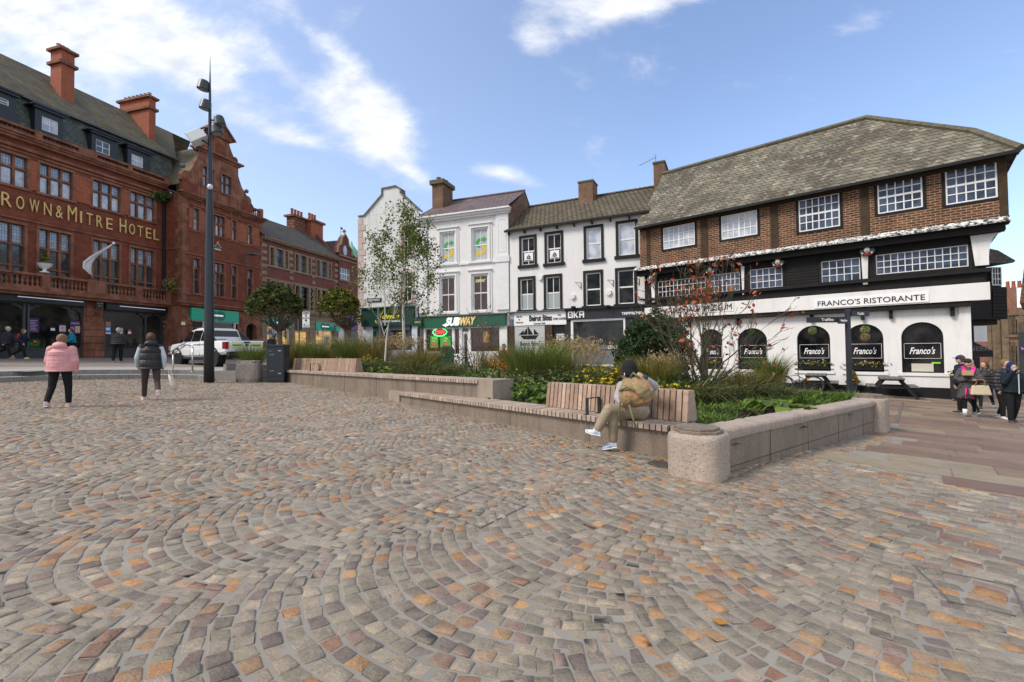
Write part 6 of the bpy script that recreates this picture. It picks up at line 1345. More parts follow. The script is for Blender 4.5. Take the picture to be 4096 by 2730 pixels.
UPB = bench('long_bench', 'long slatted bench on a brown granite plinth, the upper one beside the dark street cabinet', (UB0.x, UB0.y), (ud.x, ud.y), .78, 0, u_end, .02, V_(1908, 1550), (V_(1182, 1470, .5), V_(1430, 1480, .5)), [V_(1257, 1480, .2)], depth=.55)
# granite pillars
def pillar(label, c, w, zt, ang, z0=-.5):
    rt = thing('granite_pillar', label, 'pillar', (c[0], c[1], plaza_z(c[0])), ang); zb_ = -.3; z1 = zt-rt.location.z
    n = 10; vs = []; fs = []; hw = w/2; ch = .075
    ring = []
    for s0_, s1_2 in (((-1, -1), (1, -1)), ((1, -1), (1, 1)), ((1, 1), (-1, 1)), ((-1, 1), (-1, -1))):
        for k in range(n):
            t = k/n; x = (s0_[0]+(s1_2[0]-s0_[0])*t)*hw; y = (s0_[1]+(s1_2[1]-s0_[1])*t)*hw
            r = (abs(x)**6+abs(y)**6)**(1/6); f = hw/r if r > 0 else 1; m8 = abs(x)+abs(y); lim = 2*hw-ch*1.3
            q = min(1, lim/(m8*f)) ; ring.append((x*f*q, y*f*q))
    levels = [(zb_, 1.0), (0, 1.0), (z1*.3, 1.0), (z1*.6, 1.0), (z1-.14, 1.0), (z1-.10, .985), (z1-.075, .95), (z1-.065, .86)]
    rr = random.Random(int(c[0]*10)); m_ = MB(); N_ = len(ring)
    for z, s in levels:
        for x, y in ring: j = 1+rr.uniform(-.012, .012); vs.append((x*s*j, y*s*j, z+rr.uniform(-.004, .004)))
    for i in range(len(levels)-1):
        for k in range(N_): fs.append((i*N_+k, i*N_+(k+1) % N_, (i+1)*N_+(k+1) % N_, (i+1)*N_+k))
    fs.append(tuple((len(levels)-1)*N_+k for k in range(N_))); m_.add(vs, fs); m_.build('shaft', m_rough, rt, smooth=True)
    c_ = MB()
    for r, za, zb2_ in ((.84, z1-.066, z1-.03), (.72, z1-.03, z1)):
        o8 = []
        for sx_, sy_ in ((-1, -.45), (-.45, -1), (.45, -1), (1, -.45), (1, .45), (.45, 1), (-.45, 1), (-1, .45)): o8.append((sx_*hw*r, sy_*hw*r, za))
        c_.ext(o8, (0, 0, zb2_-za-(.0)))
    c_.build('cap', m_pinkg, rt, bev=.006); return rt
an_b = math.atan2(bd.y, bd.x)
pc = hit(2800, 1925); pcx = pc.x+.10; pcy = pc.y+.27
pillar('squat chunky pink granite pillar at the near corner of the planter, beside the bench end', (pcx, pcy), .60, .49, an_b+.12)
p1 = hit(3528, 1733); pillar('pink granite pillar at the far right end of the low planter wall', (p1.x, p1.y+.28), .56, .46, an_b)
p2_ = hit(975, 1531); pr_ = thing('granite_boulder_block', 'rough grey granite block with flat top between lamp post and cabinet', 'stone block', (p2_.x, p2_.y+.35, plaza_z(p2_.x)), .15)
q = MB(); q.ball((0, 0, .4), (.47, .45, .62), 22); q.v = [(max(-.38, min(.38, x))*(1+random.uniform(-.03, .03)), max(-.36, min(.36, y)), max(-.2, min(.76, z))) for x, y, z in q.v]; q.box(-.32, .32, -.3, .3, .74, .80); q.build('block', granite('grey_rough_granite', (.36, .30, .26), (.28, .24, .21), (.12, .11, .1), 30, 1, .8, .2), pr_, smooth=False, bev=.02)
# right planter wall
wv_ = Vector((p1.x-pcx, p1.y+.28-pcy)).normalized(); wl_ = math.hypot(p1.x-pcx, p1.y+.28-pcy)
PW = Fac((pcx, pcy), (wv_.x, wv_.y), 0, 'planter_wall', 'low pink granite planter wall with rough coping between the two pillars', 'wall')
q = MB(); q.box(.25, wl_-.25, -.13, .2, -.8, .30, 0)
for k in range(1, 5): u = .3+k*1.25; q.box(u-.004, u+.004, -.133, -.1, -.8, .3, 1)
q.box(.25, wl_-.25, -.134, -.1, -.045, -.037, 1); q.build('wall', [m_pinkg, m_joint], PW.root)
q = MB(); n = 60; rr = random.Random(4); vs = []
for i in range(n+1):
    u = .26+(wl_-.52)*i/n; zt_ = .445-.07*i/n
    for y, z in ((-.15, .302-.04*i/n), (-.17, zt_-.05), (-.15, zt_-.012), (-.11, zt_), (.16, zt_), (.22, zt_-.03), (.22, .30-.04*i/n)): vs.append((u, y+rr.uniform(-.007, .007), z+rr.uniform(-.004, .004)))
q.add(vs, [(i*7+k, (i+1)*7+k, (i+1)*7+k+1, i*7+k+1) for i in range(n) for k in range(6)]+[tuple(range(6, -1, -1)), tuple(n*7+k for k in range(7))]); q.build('coping', m_rough, PW.root, smooth=True)
# low kerb walls at the left end of the bed
kw = MB(); a = hit(850, 1523); b = hit(945, 1529); kz = lambda p: plaza_z(p.x)
kw.ext([(a.x, a.y, kz(a)-.2), (a.x, a.y, kz(a)+.36), (a.x-.1, a.y+.4, kz(a)+.36), (a.x-.1, a.y+.4, kz(a)-.2)], (b.x-a.x, b.y-a.y, 0)); a2 = hit(1010, 1529); b2_ = hit(1040, 1529)
kw.ext([(a2.x, a2.y+.3, kz(a2)-.2), (a2.x, a2.y+.3, kz(a2)+.45), (a2.x, a2.y+.7, kz(a2)+.45), (a2.x, a2.y+.7, kz(a2)-.2)], (b2_.x-a2.x+.3, 0, 0)); tag(kw.build('kerb_wall', m_gran_g), 'low grey granite kerb wall running between lamp post, rough block and cabinet', 'wall')
BEDP = [Vector((UB0.x, UB0.y))+Vector((.55, .6)), Vector((LB0.x, LB0.y))+Vector((1.0, .3)), Vector((LB0.x, LB0.y))+bn*.62+bd*1.4, Vector((LB1.x, LB1.y))+bn*.62, Vector((pcx, pcy))+Vector((.3, .3)), Vector((p1.x, p1.y+.28)), Vector((3.2, 14.6)), Vector((-1.5, 19.0)), Vector((-5.2, 22.6)), Vector((-10.5, 22.0)), Vector((-11.5, 18.2)), Vector((-9.3, 18.2))]
def SZ(x, y): return .22+.42*(1-sstep(-6, -1.0, x))+.04*math.sin(x*1.3+y)
def in_bed(x, y):
    c = False; n = len(BEDP)
    for i in range(n):
        a, b = BEDP[i], BEDP[(i+1) % n]
        if (a.y > y) != (b.y > y) and x < (b.x-a.x)*(y-a.y)/(b.y-a.y)+a.x: c = not c
    return c
# soil as a gridded sheet clipped to the bed
q = MB(); stp = .4
for i in range(-32, 24):
    for j in range(12, 60):
        x, y = i*stp, j*stp
        if in_bed(x+stp/2, y+stp/2): q.poly([(a, b, float(SZ(a, b))) for a, b in ((x, y), (x+stp, y), (x+stp, y+stp), (x, y+stp))])
tag(q.build('soil', mat('soil', (.035, .025, .018), .95, .4, 6, .8, 30)), None, None, None, 'structure')
q = MB()
for i in range(5, 10): a, b = BEDP[i], BEDP[i+1]; d_ = (b-a).normalized(); q.beam((a.x, a.y, .08-.037*a.x), (b.x, b.y, .15-.037*b.x+.1), .14, .7)
tag(q.build('bed_edging', m_gran_g), 'low granite edging along the street side of the planting bed', 'kerb')
# cabinet
c0 = hit(1066, 1531); cab = thing('street_cabinet', 'dark navy steel utility cabinet standing at the left end of the upper bench', 'cabinet', (c0.x, c0.y, plaza_z(c0.x)), .14)
hgt = (1531-1376)/F*c0.y; wfr = (1131-1068)/F*c0.y*1.05; m_cab = plain('cabinet_navy', (.022, .027, .036), .38)
q = MB(); q.box(0, wfr, 0, .62, 0, hgt-.12); q.box(-.03, wfr+.03, -.03, .65, hgt-.12, hgt-.06); q.ext([(-.03, -.03, hgt-.06), (wfr+.03, -.03, hgt-.06), (wfr+.03, .65, hgt-.06), (-.03, .65, hgt-.06)], (0, 0, .03)); q.build('body', m_cab, cab, bev=.01)
q = MB(); q.box(.03, wfr-.03, -.012, -.001, .22, hgt-.16); q.box(.03, wfr-.03, -.01, -.001, .06, .2); dd = q.build('door', m_cab, cab, bev=.004)
q = MB()
for z in (.42, hgt-.42): q.box(.14, .17, -.02, -.012, z, z+.02); q.box(.22, .25, -.02, -.012, z, z+.02)
for z in (.32, hgt-.28): q.box(wfr-.2, wfr-.1, -.03, -.012, z, z+.02)
q.build('latch', m_frame, dd)
q = MB(); q.box(.07, .19, -.016, -.0125, hgt-.3, hgt-.26); q.build('label_plate', m_lead, cab)
# lamp post
l0 = hit(836, 1531); LP = thing('lamp_post', 'very tall tapering dark steel lamp post with four drum lamps', 'lamp post', (l0.x, l0.y, plaza_z(l0.x))); lz = LP.location.z
zof = lambda y: 1.4+(1420.5-y)/F*l0.y*1.0-lz
ztop = zof(226)+.2
q = MB(); prof = [(0, .168), (zof(1300), .158), (zof(1000), .138), (zof(720), .095), (zof(557), .062), (zof(450), .05), (zof(350), .036), (zof(290), .022), (ztop, .004)]
q.lathe((0, 0, 0), [(r, z) for z, r in prof], 18); q.build('pole', plain('pole_grey', (.028, .034, .042), .35, .3), LP, smooth=True)
m_lamp = plain('lamp_housing', (.04, .05, .055), .35, .3); m_lens = plain('lamp_lens', (.25, .25, .24), .3)
for (x, y, sd) in ((829, 331, -1), (838, 411, -1), (893, 478, 1), (882, 512, 1)):
    px_ = (x-851)/F*l0.y; z = zof(y); t = MB(); tl_ = -sd*.14
    Rm = Matrix.Rotation(-sd*.16, 3, 'Y')
    prof = [(.19, -.17), (.20, -.16), (.165, .10), (.14, .16), (.05, .175)]
    vs0 = len(t.v); t.lathe((0, 0, 0), prof, 16); t.v = [tuple(Rm @ Vector(v)+Vector((px_, -.05, z))) for v in t.v]; lo = t.build('lamp_housing', m_lamp, LP, smooth=False)
    t = MB(); t.lathe((0, 0, -.172), [(.16, -.004), (.16, .0)], 16); t.v = [tuple(Rm @ Vector(v)+Vector((px_, -.05, z))) for v in t.v]; t.build('lens', m_lens, lo)
    t = MB(); t.tube([(0, 0, z+.06), (px_*.75, -.03, z+.03)], .03, 6); t.build('bracket', m_lamp, lo)
q = MB(); px_ = (812-851)/F*l0.y; z = zof(549); Rm = Matrix.Rotation(-.62, 3, 'Y') @ Matrix.Rotation(.3, 3, 'Z'); q.box(-.26, .26, -.17, .17, -.2, .2); q.box(-.29, -.25, -.19, .19, -.22, .22); q.v = [tuple(Rm @ Vector(v)+Vector((px_, -.15, z))) for v in q.v]
cb = q.build('camera_housing', plain('pale_plastic', (.55, .58, .58), .4), LP, bev=.02); q = MB(); q.lathe((-.30, 0, 0), [(.07, -.001), (.07, 0)], 12); q.v = [tuple(Rm @ (Vector((-.296, v[1], v[0]+.30))+Vector((0, 0, 0)))+Vector((px_, -.15, z))) for v in q.v]; q.build('lens', m_black, cb)
q = MB(); q.tube([(0, -.08, zof(572)), (px_*.5, -.15, zof(562))], .035, 8); q.build('bracket', m_blk, cb)
q = MB(); q.ball((.12, -.16, zof(750)), (.09, .09, .1), 12); q.build('dome_camera', plain('white_plastic', (.7, .7, .7), .3), LP, smooth=True)
# handrail
h0 = hit(692, 1512, .0); h1 = hit(770, 1489, .33); HR = thing('handrail', 'brushed steel double handrail with two posts at the end of the steps', 'handrail', (h0.x, h0.y, plaza_z(h0.x))); o_ = HR.location
m_ss = plain('brushed_steel', (.5, .49, .46), .3, .9)
def rel(p): return Vector(p)-Vector(o_)
q = MB(); pz1 = Vector((h0.x, h0.y, h0.z+.95)); pz2 = Vector((h1.x, h1.y, h1.z+.93))
for nm, a, b in (('post', h0, pz1), ('post', h1, pz2)): t = MB(); t.tube([rel(a), rel(b)], .03, 10); t.tube([rel(a), rel(a)+Vector((0, 0, .02))], .06, 10); t.build('post', m_ss, HR, smooth=True)
d_ = (pz2-pz1).normalized(); 
for s in (-1, 1):
    off = Vector((d_.y, -d_.x, 0))*.09*s; t = MB(); t.tube([rel(pz1-d_*.25+off+Vector((0, 0, .02))), rel(pz1+off+Vector((0, 0, .08))), rel(pz1.lerp(pz2, .55)+off+Vector((0, 0, .2))), rel(pz2+off+Vector((0, 0, .08))), rel(pz2+Vector((.35, .0, .08))+off)], .022, 8); t.build('rail', m_ss, HR, smooth=True)
# ground details
def frame_on_ground(px4, name, label, cat, w=.008, m=m_blk, dz=.005):
    pts = [hit(*p) for p in px4]; q = MB()
    for i in range(4): a, b = pts[i], pts[(i+1) % 4]; q.beam(a+Vector((0, 0, dz)), b+Vector((0, 0, dz)), w, .006)
    for p in pts: q.box(p.x-.012, p.x+.012, p.y-.012, p.y+.012, p.z+dz, p.z+dz+.004)
    c = sum(pts, Vector())/4; q.v = [tuple(Vector(v)-c) for v in q.v]; o = q.build(name, m, loc=c); tag(o, label, cat); return o, pts
m_mh = plain('manhole_steel', (.16, .155, .15), .5, .4)
frame_on_ground([(1698.7, 2038), (1882.6, 1966), (2099.5, 2028.5), (1922, 2114)], 'access_cover', 'thin steel edged square cover set in the setts in mid plaza', 'cover', m=m_mh)
frame_on_ground([(2238, 1857), (2349, 1825), (2517, 1865), (2421.6, 1901)], 'access_cover', "steel edged cover in the setts just in front of the seated person's feet", 'cover', m=m_mh)
frame_on_ground([(3658, 2268), (3802, 2410), (4110, 2478), (4050, 2347)], 'access_cover', 'steel edged cover in the straight laid setts at the right margin', 'cover', m=m_mh)
gp_ = [hit(*p, up=.012) for p in ((2590, 1853), (2625, 1841), (2688, 1858), (2684, 1879))]; q = MB(); q.poly([tuple(p) for p in gp_], 0)
for i in range(9): t = i/8; q.beam(gp_[0].lerp(gp_[3], t)+Vector((0, 0, .006)), gp_[1].lerp(gp_[2], t)+Vector((0, 0, .006)), .008, .01, 1)
for i in range(5): t = i/4; q.beam(gp_[0].lerp(gp_[1], t)+Vector((0, 0, .006)), gp_[3].lerp(gp_[2], t)+Vector((0, 0, .006)), .008, .01, 1)
tag(q.build('drain_grate', [plain('drain_black', (.004, .004, .004), .9), m_mh]), 'black mesh drain grate on the ground beside the corner pillar', 'drain')
q = MB(); a, b = hitG(3612, 1612, G), hit(3588, 1690); q.beam(Vector((a.x, a.y, float(G(a.x, a.y))+.02)), Vector((b.x, b.y, plaza_z(b.x)+.02)), .05, .01); tag(q.build('slot_drain', m_mh), 'narrow metal slot drain crossing the flagstones behind the far pillar', 'drain')
m_leaf_o = plain('fallen_leaf_orange', (.34, .15, .03), .7); lf = []
for x, y in ((1129, 1533), (1180, 1532), (1190, 1534), (2645, 1838), (2628, 1846), (1203, 1682), (2880, 2490), (1565, 1606), (1580, 1540), (560, 1517), (640, 1518), (420, 1520), (300, 1527), (2240, 1760), (3100, 1960))+tuple((random.uniform(1140, 2600), 0) for _ in range(16)):
    if y == 0: y = float(np.interp(x, [1129, 1340, 1555, 2690], [1529, 1560, 1604, 1845]))+random.uniform(2, 26)
    p = hit(x, y, up=.014); q = MB(); s = .035; a = random.random()*6; q.poly([(s*1.4*math.cos(a+t)*(1 if k % 2 == 0 else .55), s*1.4*math.sin(a+t)*(1 if k % 2 == 0 else .55), random.uniform(.002, .016)) for k, t in enumerate((0, 1.57, 3.14, 4.71))]); lo = q.build('fallen_leaf', m_leaf_o, loc=p); tag(lo, 'small dry orange leaf lying on the setts', 'leaf', 'fallen leaves on the setts')
# ================================================================ things by the guildhall wall
m_pic = mat('black_stained_wood', (.022, .021, .021), .6, .2, 8, .2); m_pict = mat('worn_grey_boards', (.16, .155, .15), .7, .2, 10, .2)
def picnic(label, x, y, rz):
    z = float(G(x, y)); rt = thing('picnic_table', label, 'picnic table', (x, y, z+.015), rz, 'black picnic tables along the white wall')
    q = MB(); [q.box(-.75, .75, -.36+.145*i, -.36+.145*i+.13, .72, .76) for i in range(5)]; q.build('table_top', m_pict, rt)
    for s in (-1, 1):
        q = MB(); [q.box(-.75, .75, s*.62+(-.13+.14*i), s*.62+(-.13+.14*i)+.125, .43, .465) for i in range(2)]; q.build('seat', m_pict, rt)
    for s in (-1, 1):
        q = MB(); q.beam((s*.5, -.22, .72), (s*.5, -.72, 0), .045, .1); q.beam((s*.5, .22, .72), (s*.5, .72, 0), .045, .1); q.beam((s*.5+.045, -.76, .41), (s*.5+.045, .76, .41), .045, .09); q.beam((s*.5+.045, -.36, .69), (s*.5+.045, .36, .69), .045, .07); q.build('leg_frame', m_pic, rt)
    return rt
ghang = math.atan2(-.664, .747)
def gpos(px, off): u = GH.u(px, off); p = GH.o+GH.d*u+GH.n*off; return p.x, p.y
x, y = gpos(3262, -1.1); picnic('black wooden picnic table under the arched window behind the post', x, y, ghang+PI/2+.1)
x, y = gpos(3560, -1.2); picnic('black wooden picnic table nearest the corner, beyond the far pillar', x, y, ghang+PI/2+.1)
# finger post
def finger(label):
    x, y = 3399, 1578; p = at_depth(x, y, 13.6); p.z = float(G(p.x, p.y)); rt = thing('finger_post', label, 'signpost', p); zz = lambda py: 1.4+(1390.5-py)/F*13.6*1.01-p.z
    q = MB(); q.box(-.055, .055, -.055, .055, 0, zz(1238)); q.build('post', m_cab, rt, bev=.01)
    k = 13.6/F
    for x0, x1, y0, y1, tx, a in ((3237, 3391, 1269, 1291, 'Tullie', .0), (3355, 3395, 1275, 1297, 'Railway Station', -.6), (3408, 3477, 1248, 1268, 'Castle', .5)):
        u0, u1 = (x0-3399)*k, (x1-3399)*k; w = u1-u0; zc = (zz(y0)+zz(y1))/2; h = zz(y0)-zz(y1)
        q = MB(); q.box(u0, u1, -.03, .03, zc-h/2, zc+h/2); o = q.build('sign_arm', m_blk if a == 0 else m_cab, rt); o.location = (0, -.06 if a else 0, 0)
        text(tx, .2, (u0+u1)/2, -.036, zc, o, m_wsign, width=w*(.32 if a == 0 else .6 if a < 0 else .35), height=h*.5)
    return rt
finger('dark finger post with three arms standing in front of the white guildhall wall')
def conifer(rt, z0, h, r, n, mats, name='foliage'):
    rg = RNG; t = rg.random(n); a = rg.random(n)*2*PI; rr = r*(1-t*.85)*np.sqrt(rg.random(n)); P = np.stack([rr*np.cos(a), rr*np.sin(a), z0+t*h], 1); return leaves(P, .05, mats, rt, name, stretch=2.2)
def leaves(P, size, mats, parent, name='foliage', stretch=1.5, up=.3, droop=0, szvar=.4, label=None):
    rg = RNG; n = len(P); d = rg.normal(size=(n, 3)); d[:, 2] = d[:, 2]*.6+up-droop; d /= np.linalg.norm(d, axis=1)[:, None]+1e-9
    s = rg.normal(size=(n, 3)); s -= d*(s*d).sum(1)[:, None]; s /= np.linalg.norm(s, axis=1)[:, None]+1e-9
    z = size*(1+szvar*(rg.random((n, 1))-.5)*2); a = P-d*z*stretch/2; b = P+s*z*.5; c = P+d*z*stretch/2; e = P-s*z*.5
    V = np.stack([a, b, c, e], 1).reshape(-1, 3); Q = np.arange(n*4).reshape(-1, 4); mats = mats if isinstance(mats, (list, tuple)) else [mats]
    o = npmesh(name, V, Q, mats, parent, mi=rg.integers(0, len(mats), n))
    if label: o['label'] = label
    return o
def leafmat(name, col, var=.35, rough=.6, trans=.25):
    m, nt, b = NT(name); g = nt.nodes.new('ShaderNodeNewGeometry'); c = ramp(nt, g.outputs['Random Per Island'], [(0, tuple(x*(1-var) for x in col)), (.6, col), (1, tuple(min(1, x*(1+var)) for x in col))])
    L(nt, c, b.inputs['Base Color']); b.inputs['Roughness'].default_value = rough; b.inputs['Specular IOR Level'].default_value = .25
    t = nt.nodes.new('ShaderNodeBsdfTranslucent'); L(nt, c, t.inputs[0]); mx_ = nt.nodes.new('ShaderNodeMixShader'); mx_.inputs[0].default_value = trans; L(nt, b.outputs[0], mx_.inputs[1]); L(nt, t.outputs[0], mx_.inputs[2]); L(nt, mx_.outputs[0], nt.nodes['Material Output'].inputs[0]); return m
g_dark = leafmat('dark_foliage', (.038, .068, .024)); g_mid = leafmat('mid_foliage', (.095, .15, .03)); g_bri = leafmat('bright_foliage', (.16, .25, .035)); g_olive = leafmat('olive_foliage', (.17, .17, .04)); g_tan = leafmat('dry_tan', (.36, .27, .14), .3); g_gold = leafmat('autumn_gold', (.36, .23, .02)); g_red = leafmat('autumn_red', (.42, .10, .05)); g_brown = leafmat('brown_stems', (.10, .065, .035))
g_yel = leafmat('yellow_petals', (.7, .5, .02), .2); g_or = leafmat('orange_petals', (.6, .17, .01), .2); g_pur = leafmat('purple_leaf', (.03, .012, .02)); g_cream = leafmat('cream_spikes', (.40, .40, .24), .25); g_lil = leafmat('lilac_petals', (.45, .3, .5), .3); g_bronze = leafmat('bronze_foliage', (.17, .10, .035))
for px, off, lab, w_, h_ in ((3408, -.45, 'black square pot with a small brown conifer by the wall behind the finger post', .17, .45), (3108, -.45, 'small black pot with a rusty leaved shrub behind the bicycle saddle', .17, .42)):
    x, y = gpos(px, off); rt = thing('plant_pot', lab, 'plant pot', (x, y, float(G(x, y))), ghang); q = MB(); q.ext([(-w_*.7, -w_*.7, 0), (w_*.7, -w_*.7, 0), (w_*.7, w_*.7, 0), (-w_*.7, w_*.7, 0)], (0, 0, .02)); vs = [(-w_*.7, -w_*.7, .02), (w_*.7, -w_*.7, .02), (w_*.7, w_*.7, .02), (-w_*.7, w_*.7, .02), (-w_, -w_, h_), (w_, -w_, h_), (w_, w_, h_), (-w_, w_, h_)]; q.add(vs, [(0, 1, 5, 4), (1, 2, 6, 5), (2, 3, 7, 6), (3, 0, 4, 7), (4, 5, 6, 7)]); q.build('pot', m_cab, rt); conifer(rt, h_, .5, .26, 900, [g_bronze, g_olive, g_gold])
x, y = gpos(3838, -.75); rt = thing('wheeled_planter', 'tall black planter box on castors with yellow and pink flowers at the white corner', 'planter', (x, y, float(G(x, y))), ghang)
q = MB(); q.box(-.27, .27, -.27, .27, .13, .92); q.build('box', m_pic, rt, bev=.01)
for sx_ in (-1, 1):
    for sy_ in (-1, 1): q = MB(); q.tube([(sx_*.22-.02, sy_*.22, .06), (sx_*.22+.02, sy_*.22, .06)], .06, 12); q.build('castor', m_lead, rt)
def flowers(rt, P, m_g, m_f, n1=120, n2=50, r=(.25, .25, .12)):
    g = RNG.normal(size=(n1, 3))*np.array(r)*.6+np.array(P); leaves(g, .06, m_g, rt, 'foliage'); f = RNG.normal(size=(n2, 3))*np.array(r)*.6+np.array(P)+np.array([0, 0, .04]); leaves(f, .075, m_f, rt, 'flowers', 1.1)
flowers(rt, (0, 0, .98), [g_mid, g_bri], [g_yel, g_yel, g_lil])
for i, (r, lab, fm) in enumerate(zip(arch[:4], ('left', 'second', 'third', 'fourth'), ([g_yel, g_lil], [g_lil, g_cream], [g_lil, g_cream, g_yel], [g_yel, g_lil]))):
    c = GH.o+GH.d*((r[0]+r[1])/2)+GH.n*.0; rt = thing('flower_trough', ('mixed flowers spilling from the box under the %s arched window' % ('leftmost', 'second', 'middle', 'fourth')[i]), 'flowers', (c.x, c.y, GH.z0+r[2]+.2), ghang, 'flowers in the window boxes'); flowers(rt, (0, .0, .1), [g_mid, g_dark], fm, 160, 70, ((r[1]-r[0])*.42, .07, .1))
for px, off, y, col, lab in ((3250, -.25, 1324, [g_bri, g_cream], 'clipped green ball hanging in front of the middle arched window'), (3461, -.25, 1320, [g_bri, g_cream], 'clipped green ball hanging above the straw ball at the fourth window'), (3461, -.25, 1349, [g_tan], 'straw coloured ball hanging below a green one at the fourth window'), (3006, -.25, 1330, [g_dark, g_mid], 'dark green ball hanging in the second arched window from the left')):
    u, z = GH.p(px, y, off); c = GH.o+GH.d*u+GH.n*off; rt = thing('hanging_ball', lab, 'decoration', (c.x, c.y, GH.z0+z)); n = 500; v = RNG.normal(size=(n, 3)); v /= np.linalg.norm(v, axis=1)[:, None]; leaves(v*.155, .035, col, rt, 'ball'); q = MB(); q.tube([(0, 0, .1), (0, .05, .5)], .004, 4); q.build('cord', m_blk, rt)
# bicycle
x, y = gpos(3190, -2.2); bz = float(G(x, y)); bk = thing('bicycle', 'dark bicycle with knobbly tyres and orange marks leaning behind the planting', 'bicycle', (x, y, bz), ghang+.05)
def wheel(cx, r=.34):
    t = MB(); t.tube([(cx+r*math.cos(a), 0, .34+r*math.sin(a)) for a in [2*PI*k/32 for k in range(33)]], .026, 6); w_ = t.build('wheel', plain('tyre_rubber', (.02, .019, .018), .8), bk, smooth=True); t = MB()
    for k in range(16): a = 2*PI*k/16; t.tube([(cx, 0, .34), (cx+.32*math.cos(a), 0, .34+.32*math.sin(a))], .002, 3)
    t.tube([(cx+.31*math.cos(a), 0, .34+.31*math.sin(a)) for a in [2*PI*k/24 for k in range(25)]], .01, 4); t.build('rim', m_lead, w_)
wheel(.52); wheel(-.52)
q = MB(); [q.tube(p, .018, 8) for p in ([(.52, 0, .34), (.08, 0, .3), (-.0, 0, .82)], [(.52, 0, .34), (.02, 0, .68)], [(.08, 0, .3), (-.38, 0, .7), (.02, 0, .70)], [(-.52, 0, .34), (-.36, 0, .85)])]; q.build('frame', m_blk, bk, smooth=True)
q = MB(); q.ball((-.0+.03, 0, .95), (.15, .07, .035), 12); q.tube([(0, 0, .8), (.01, 0, .93)], .014, 6); q.build('saddle', m_blk, bk, smooth=True)
q = MB(); q.tube([(-.36, -.28, .98), (-.33, 0, .96), (-.36, .28, .98)], .014, 6); q.tube([(-.36, 0, .84), (-.34, 0, .97)], .016, 6); q.build('handlebar', m_blk, bk)
q = MB(); q.box(.3, .36, -.04, .02, .52, .6); q.build('frame_light', plain('orange_plastic', (.8, .22, .01), .4), bk)
# ================================================================ street things at the back
b0 = at_depth(1789, 1450, 24.5); b0.z = float(GS(b0.x, b0.y)); lb = thing('litter_bin', 'dark green domed litter bin standing in front of the sandwich shop', 'litter bin', b0, -.3)
h = 1.4+(1409-1384)/F*24.5-b0.z; m_bin = plain('bin_green', (.008, .06, .035), .4); q = MB(); q.box(-.3, .3, -.28, .28, 0, h*.72); q.build('body', m_bin, lb, bev=.03)
q = MB(); q.prism([(-.32, h*.722)]+[(-.32*math.cos(PI*k/10), h*.76+h*.24*math.sin(PI*k/10)) for k in range(11)]+[(.32, h*.722)], -.3, .3); q.build('hood', m_bin, lb, bev=.01)
q = MB(); q.box(-.2, .2, -.305, -.29, h*.78, h*.92); q.build('opening', m_black, lb)
def postsign(x, ytop, Y, label, panels, w=.035, name='road_sign'):
    p = at_depth(x, 1400, Y); p.z = float(GS(p.x, p.y)); rt = thing(name, label, 'road sign', p); hor = 1430-.0116*x; zz = lambda py: 1.4+(hor-py)/F*Y-p.z; q = MB(); q.tube([(0, 0, 0), (0, 0, zz(ytop))], w, 8); q.build('post', m_lead, rt); k = Y/F
    for x0, x1, y0, y1, m_, kind in panels:
        q = MB(); q.box((x0-x)*k, (x1-x)*k, -.06, -.045, zz(y1), zz(y0)); o = q.build('sign_plate', m_, rt); cx = ((x0+x1)/2-x)*k; ww = (x1-x0)*k; hh = zz(y0)-zz(y1); cz = (zz(y0)+zz(y1))/2
        if kind == 1:
            text('AUTOMATIC', .1, cx, -.064, cz+hh*.38, o, m_black, width=ww*.85, height=hh*.13); text('BOLLARDS', .1, cx, -.064, cz+hh*.2, o, m_black, width=ww*.75, height=hh*.13); d = MB(); d.prism([(cx+hh*.16*math.cos(t), cz-hh*.1+hh*.16*math.sin(t)) for t in [2*PI*j/14 for j in range(14)]], -.066, -.061); d.build('red_disc', rp, o); text('Raised / Rising', .1, cx, -.064, cz-hh*.38, o, m_black, width=ww*.9, height=hh*.1)
        if kind == 2:
            d = MB(); d.prism([(cx+hh*.14*math.cos(t), cz+hh*.33+hh*.14*math.sin(t)) for t in [2*PI*j/14 for j in range(14)]], -.066, -.061, 0); d.box(cx-ww*.15, cx+ww*.3, -.066, -.061, cz-hh*.02, cz+hh*.1, 1); d.box(cx-ww*.35, cx-ww*.1, -.066, -.061, cz-hh*.3, cz-hh*.1, 2); d.box(cx, cx+ww*.4, -.066, -.061, cz-hh*.28, cz-hh*.22, 3); d.box(cx-ww*.35, cx+ww*.35, -.066, -.061, cz-hh*.45, cz-hh*.4, 3); d.build('symbol', [m_sgreen, yp, bp_, m_black], o)
postsign(1226, 1250, 26, 'grey post with two white notices about automatic bollards left of the birch', [(1212, 1240, 1248, 1275, m_wsign, 1), (1212, 1240, 1277, 1311, m_wsign, 2)])
postsign(1197, 1272, 29, 'dark sign backs on a thin post just left of the bollard notice', [(1180, 1192, 1272, 1322, m_dframe, 0), (1197, 1210, 1276, 1322, m_dframe, 0)], .04)
postsign(1520, 1255, 23.5, 'slim grey post with small plates in front of the dark green cleaner shop', [(1512, 1528, 1262, 1275, m_lead, 0), (1508, 1532, 1282, 1300, m_lead, 0)], .05)
c_ = at_depth(1926, 1430, 23); c_.z = float(GS(c_.x, c_.y)); q = MB(); hh = 1.0; q.tube([(-.15, 0, 0), (-.15, 0, hh-.12), (-.1, 0, hh), (.1, 0, hh), (.15, 0, hh-.12), (.15, 0, 0)], .03, 8); tag(q.build('cycle_stand', m_wsign, loc=c_), 'white hooped cycle stand outside the sandwich shop behind the bare shrub', 'cycle stand')
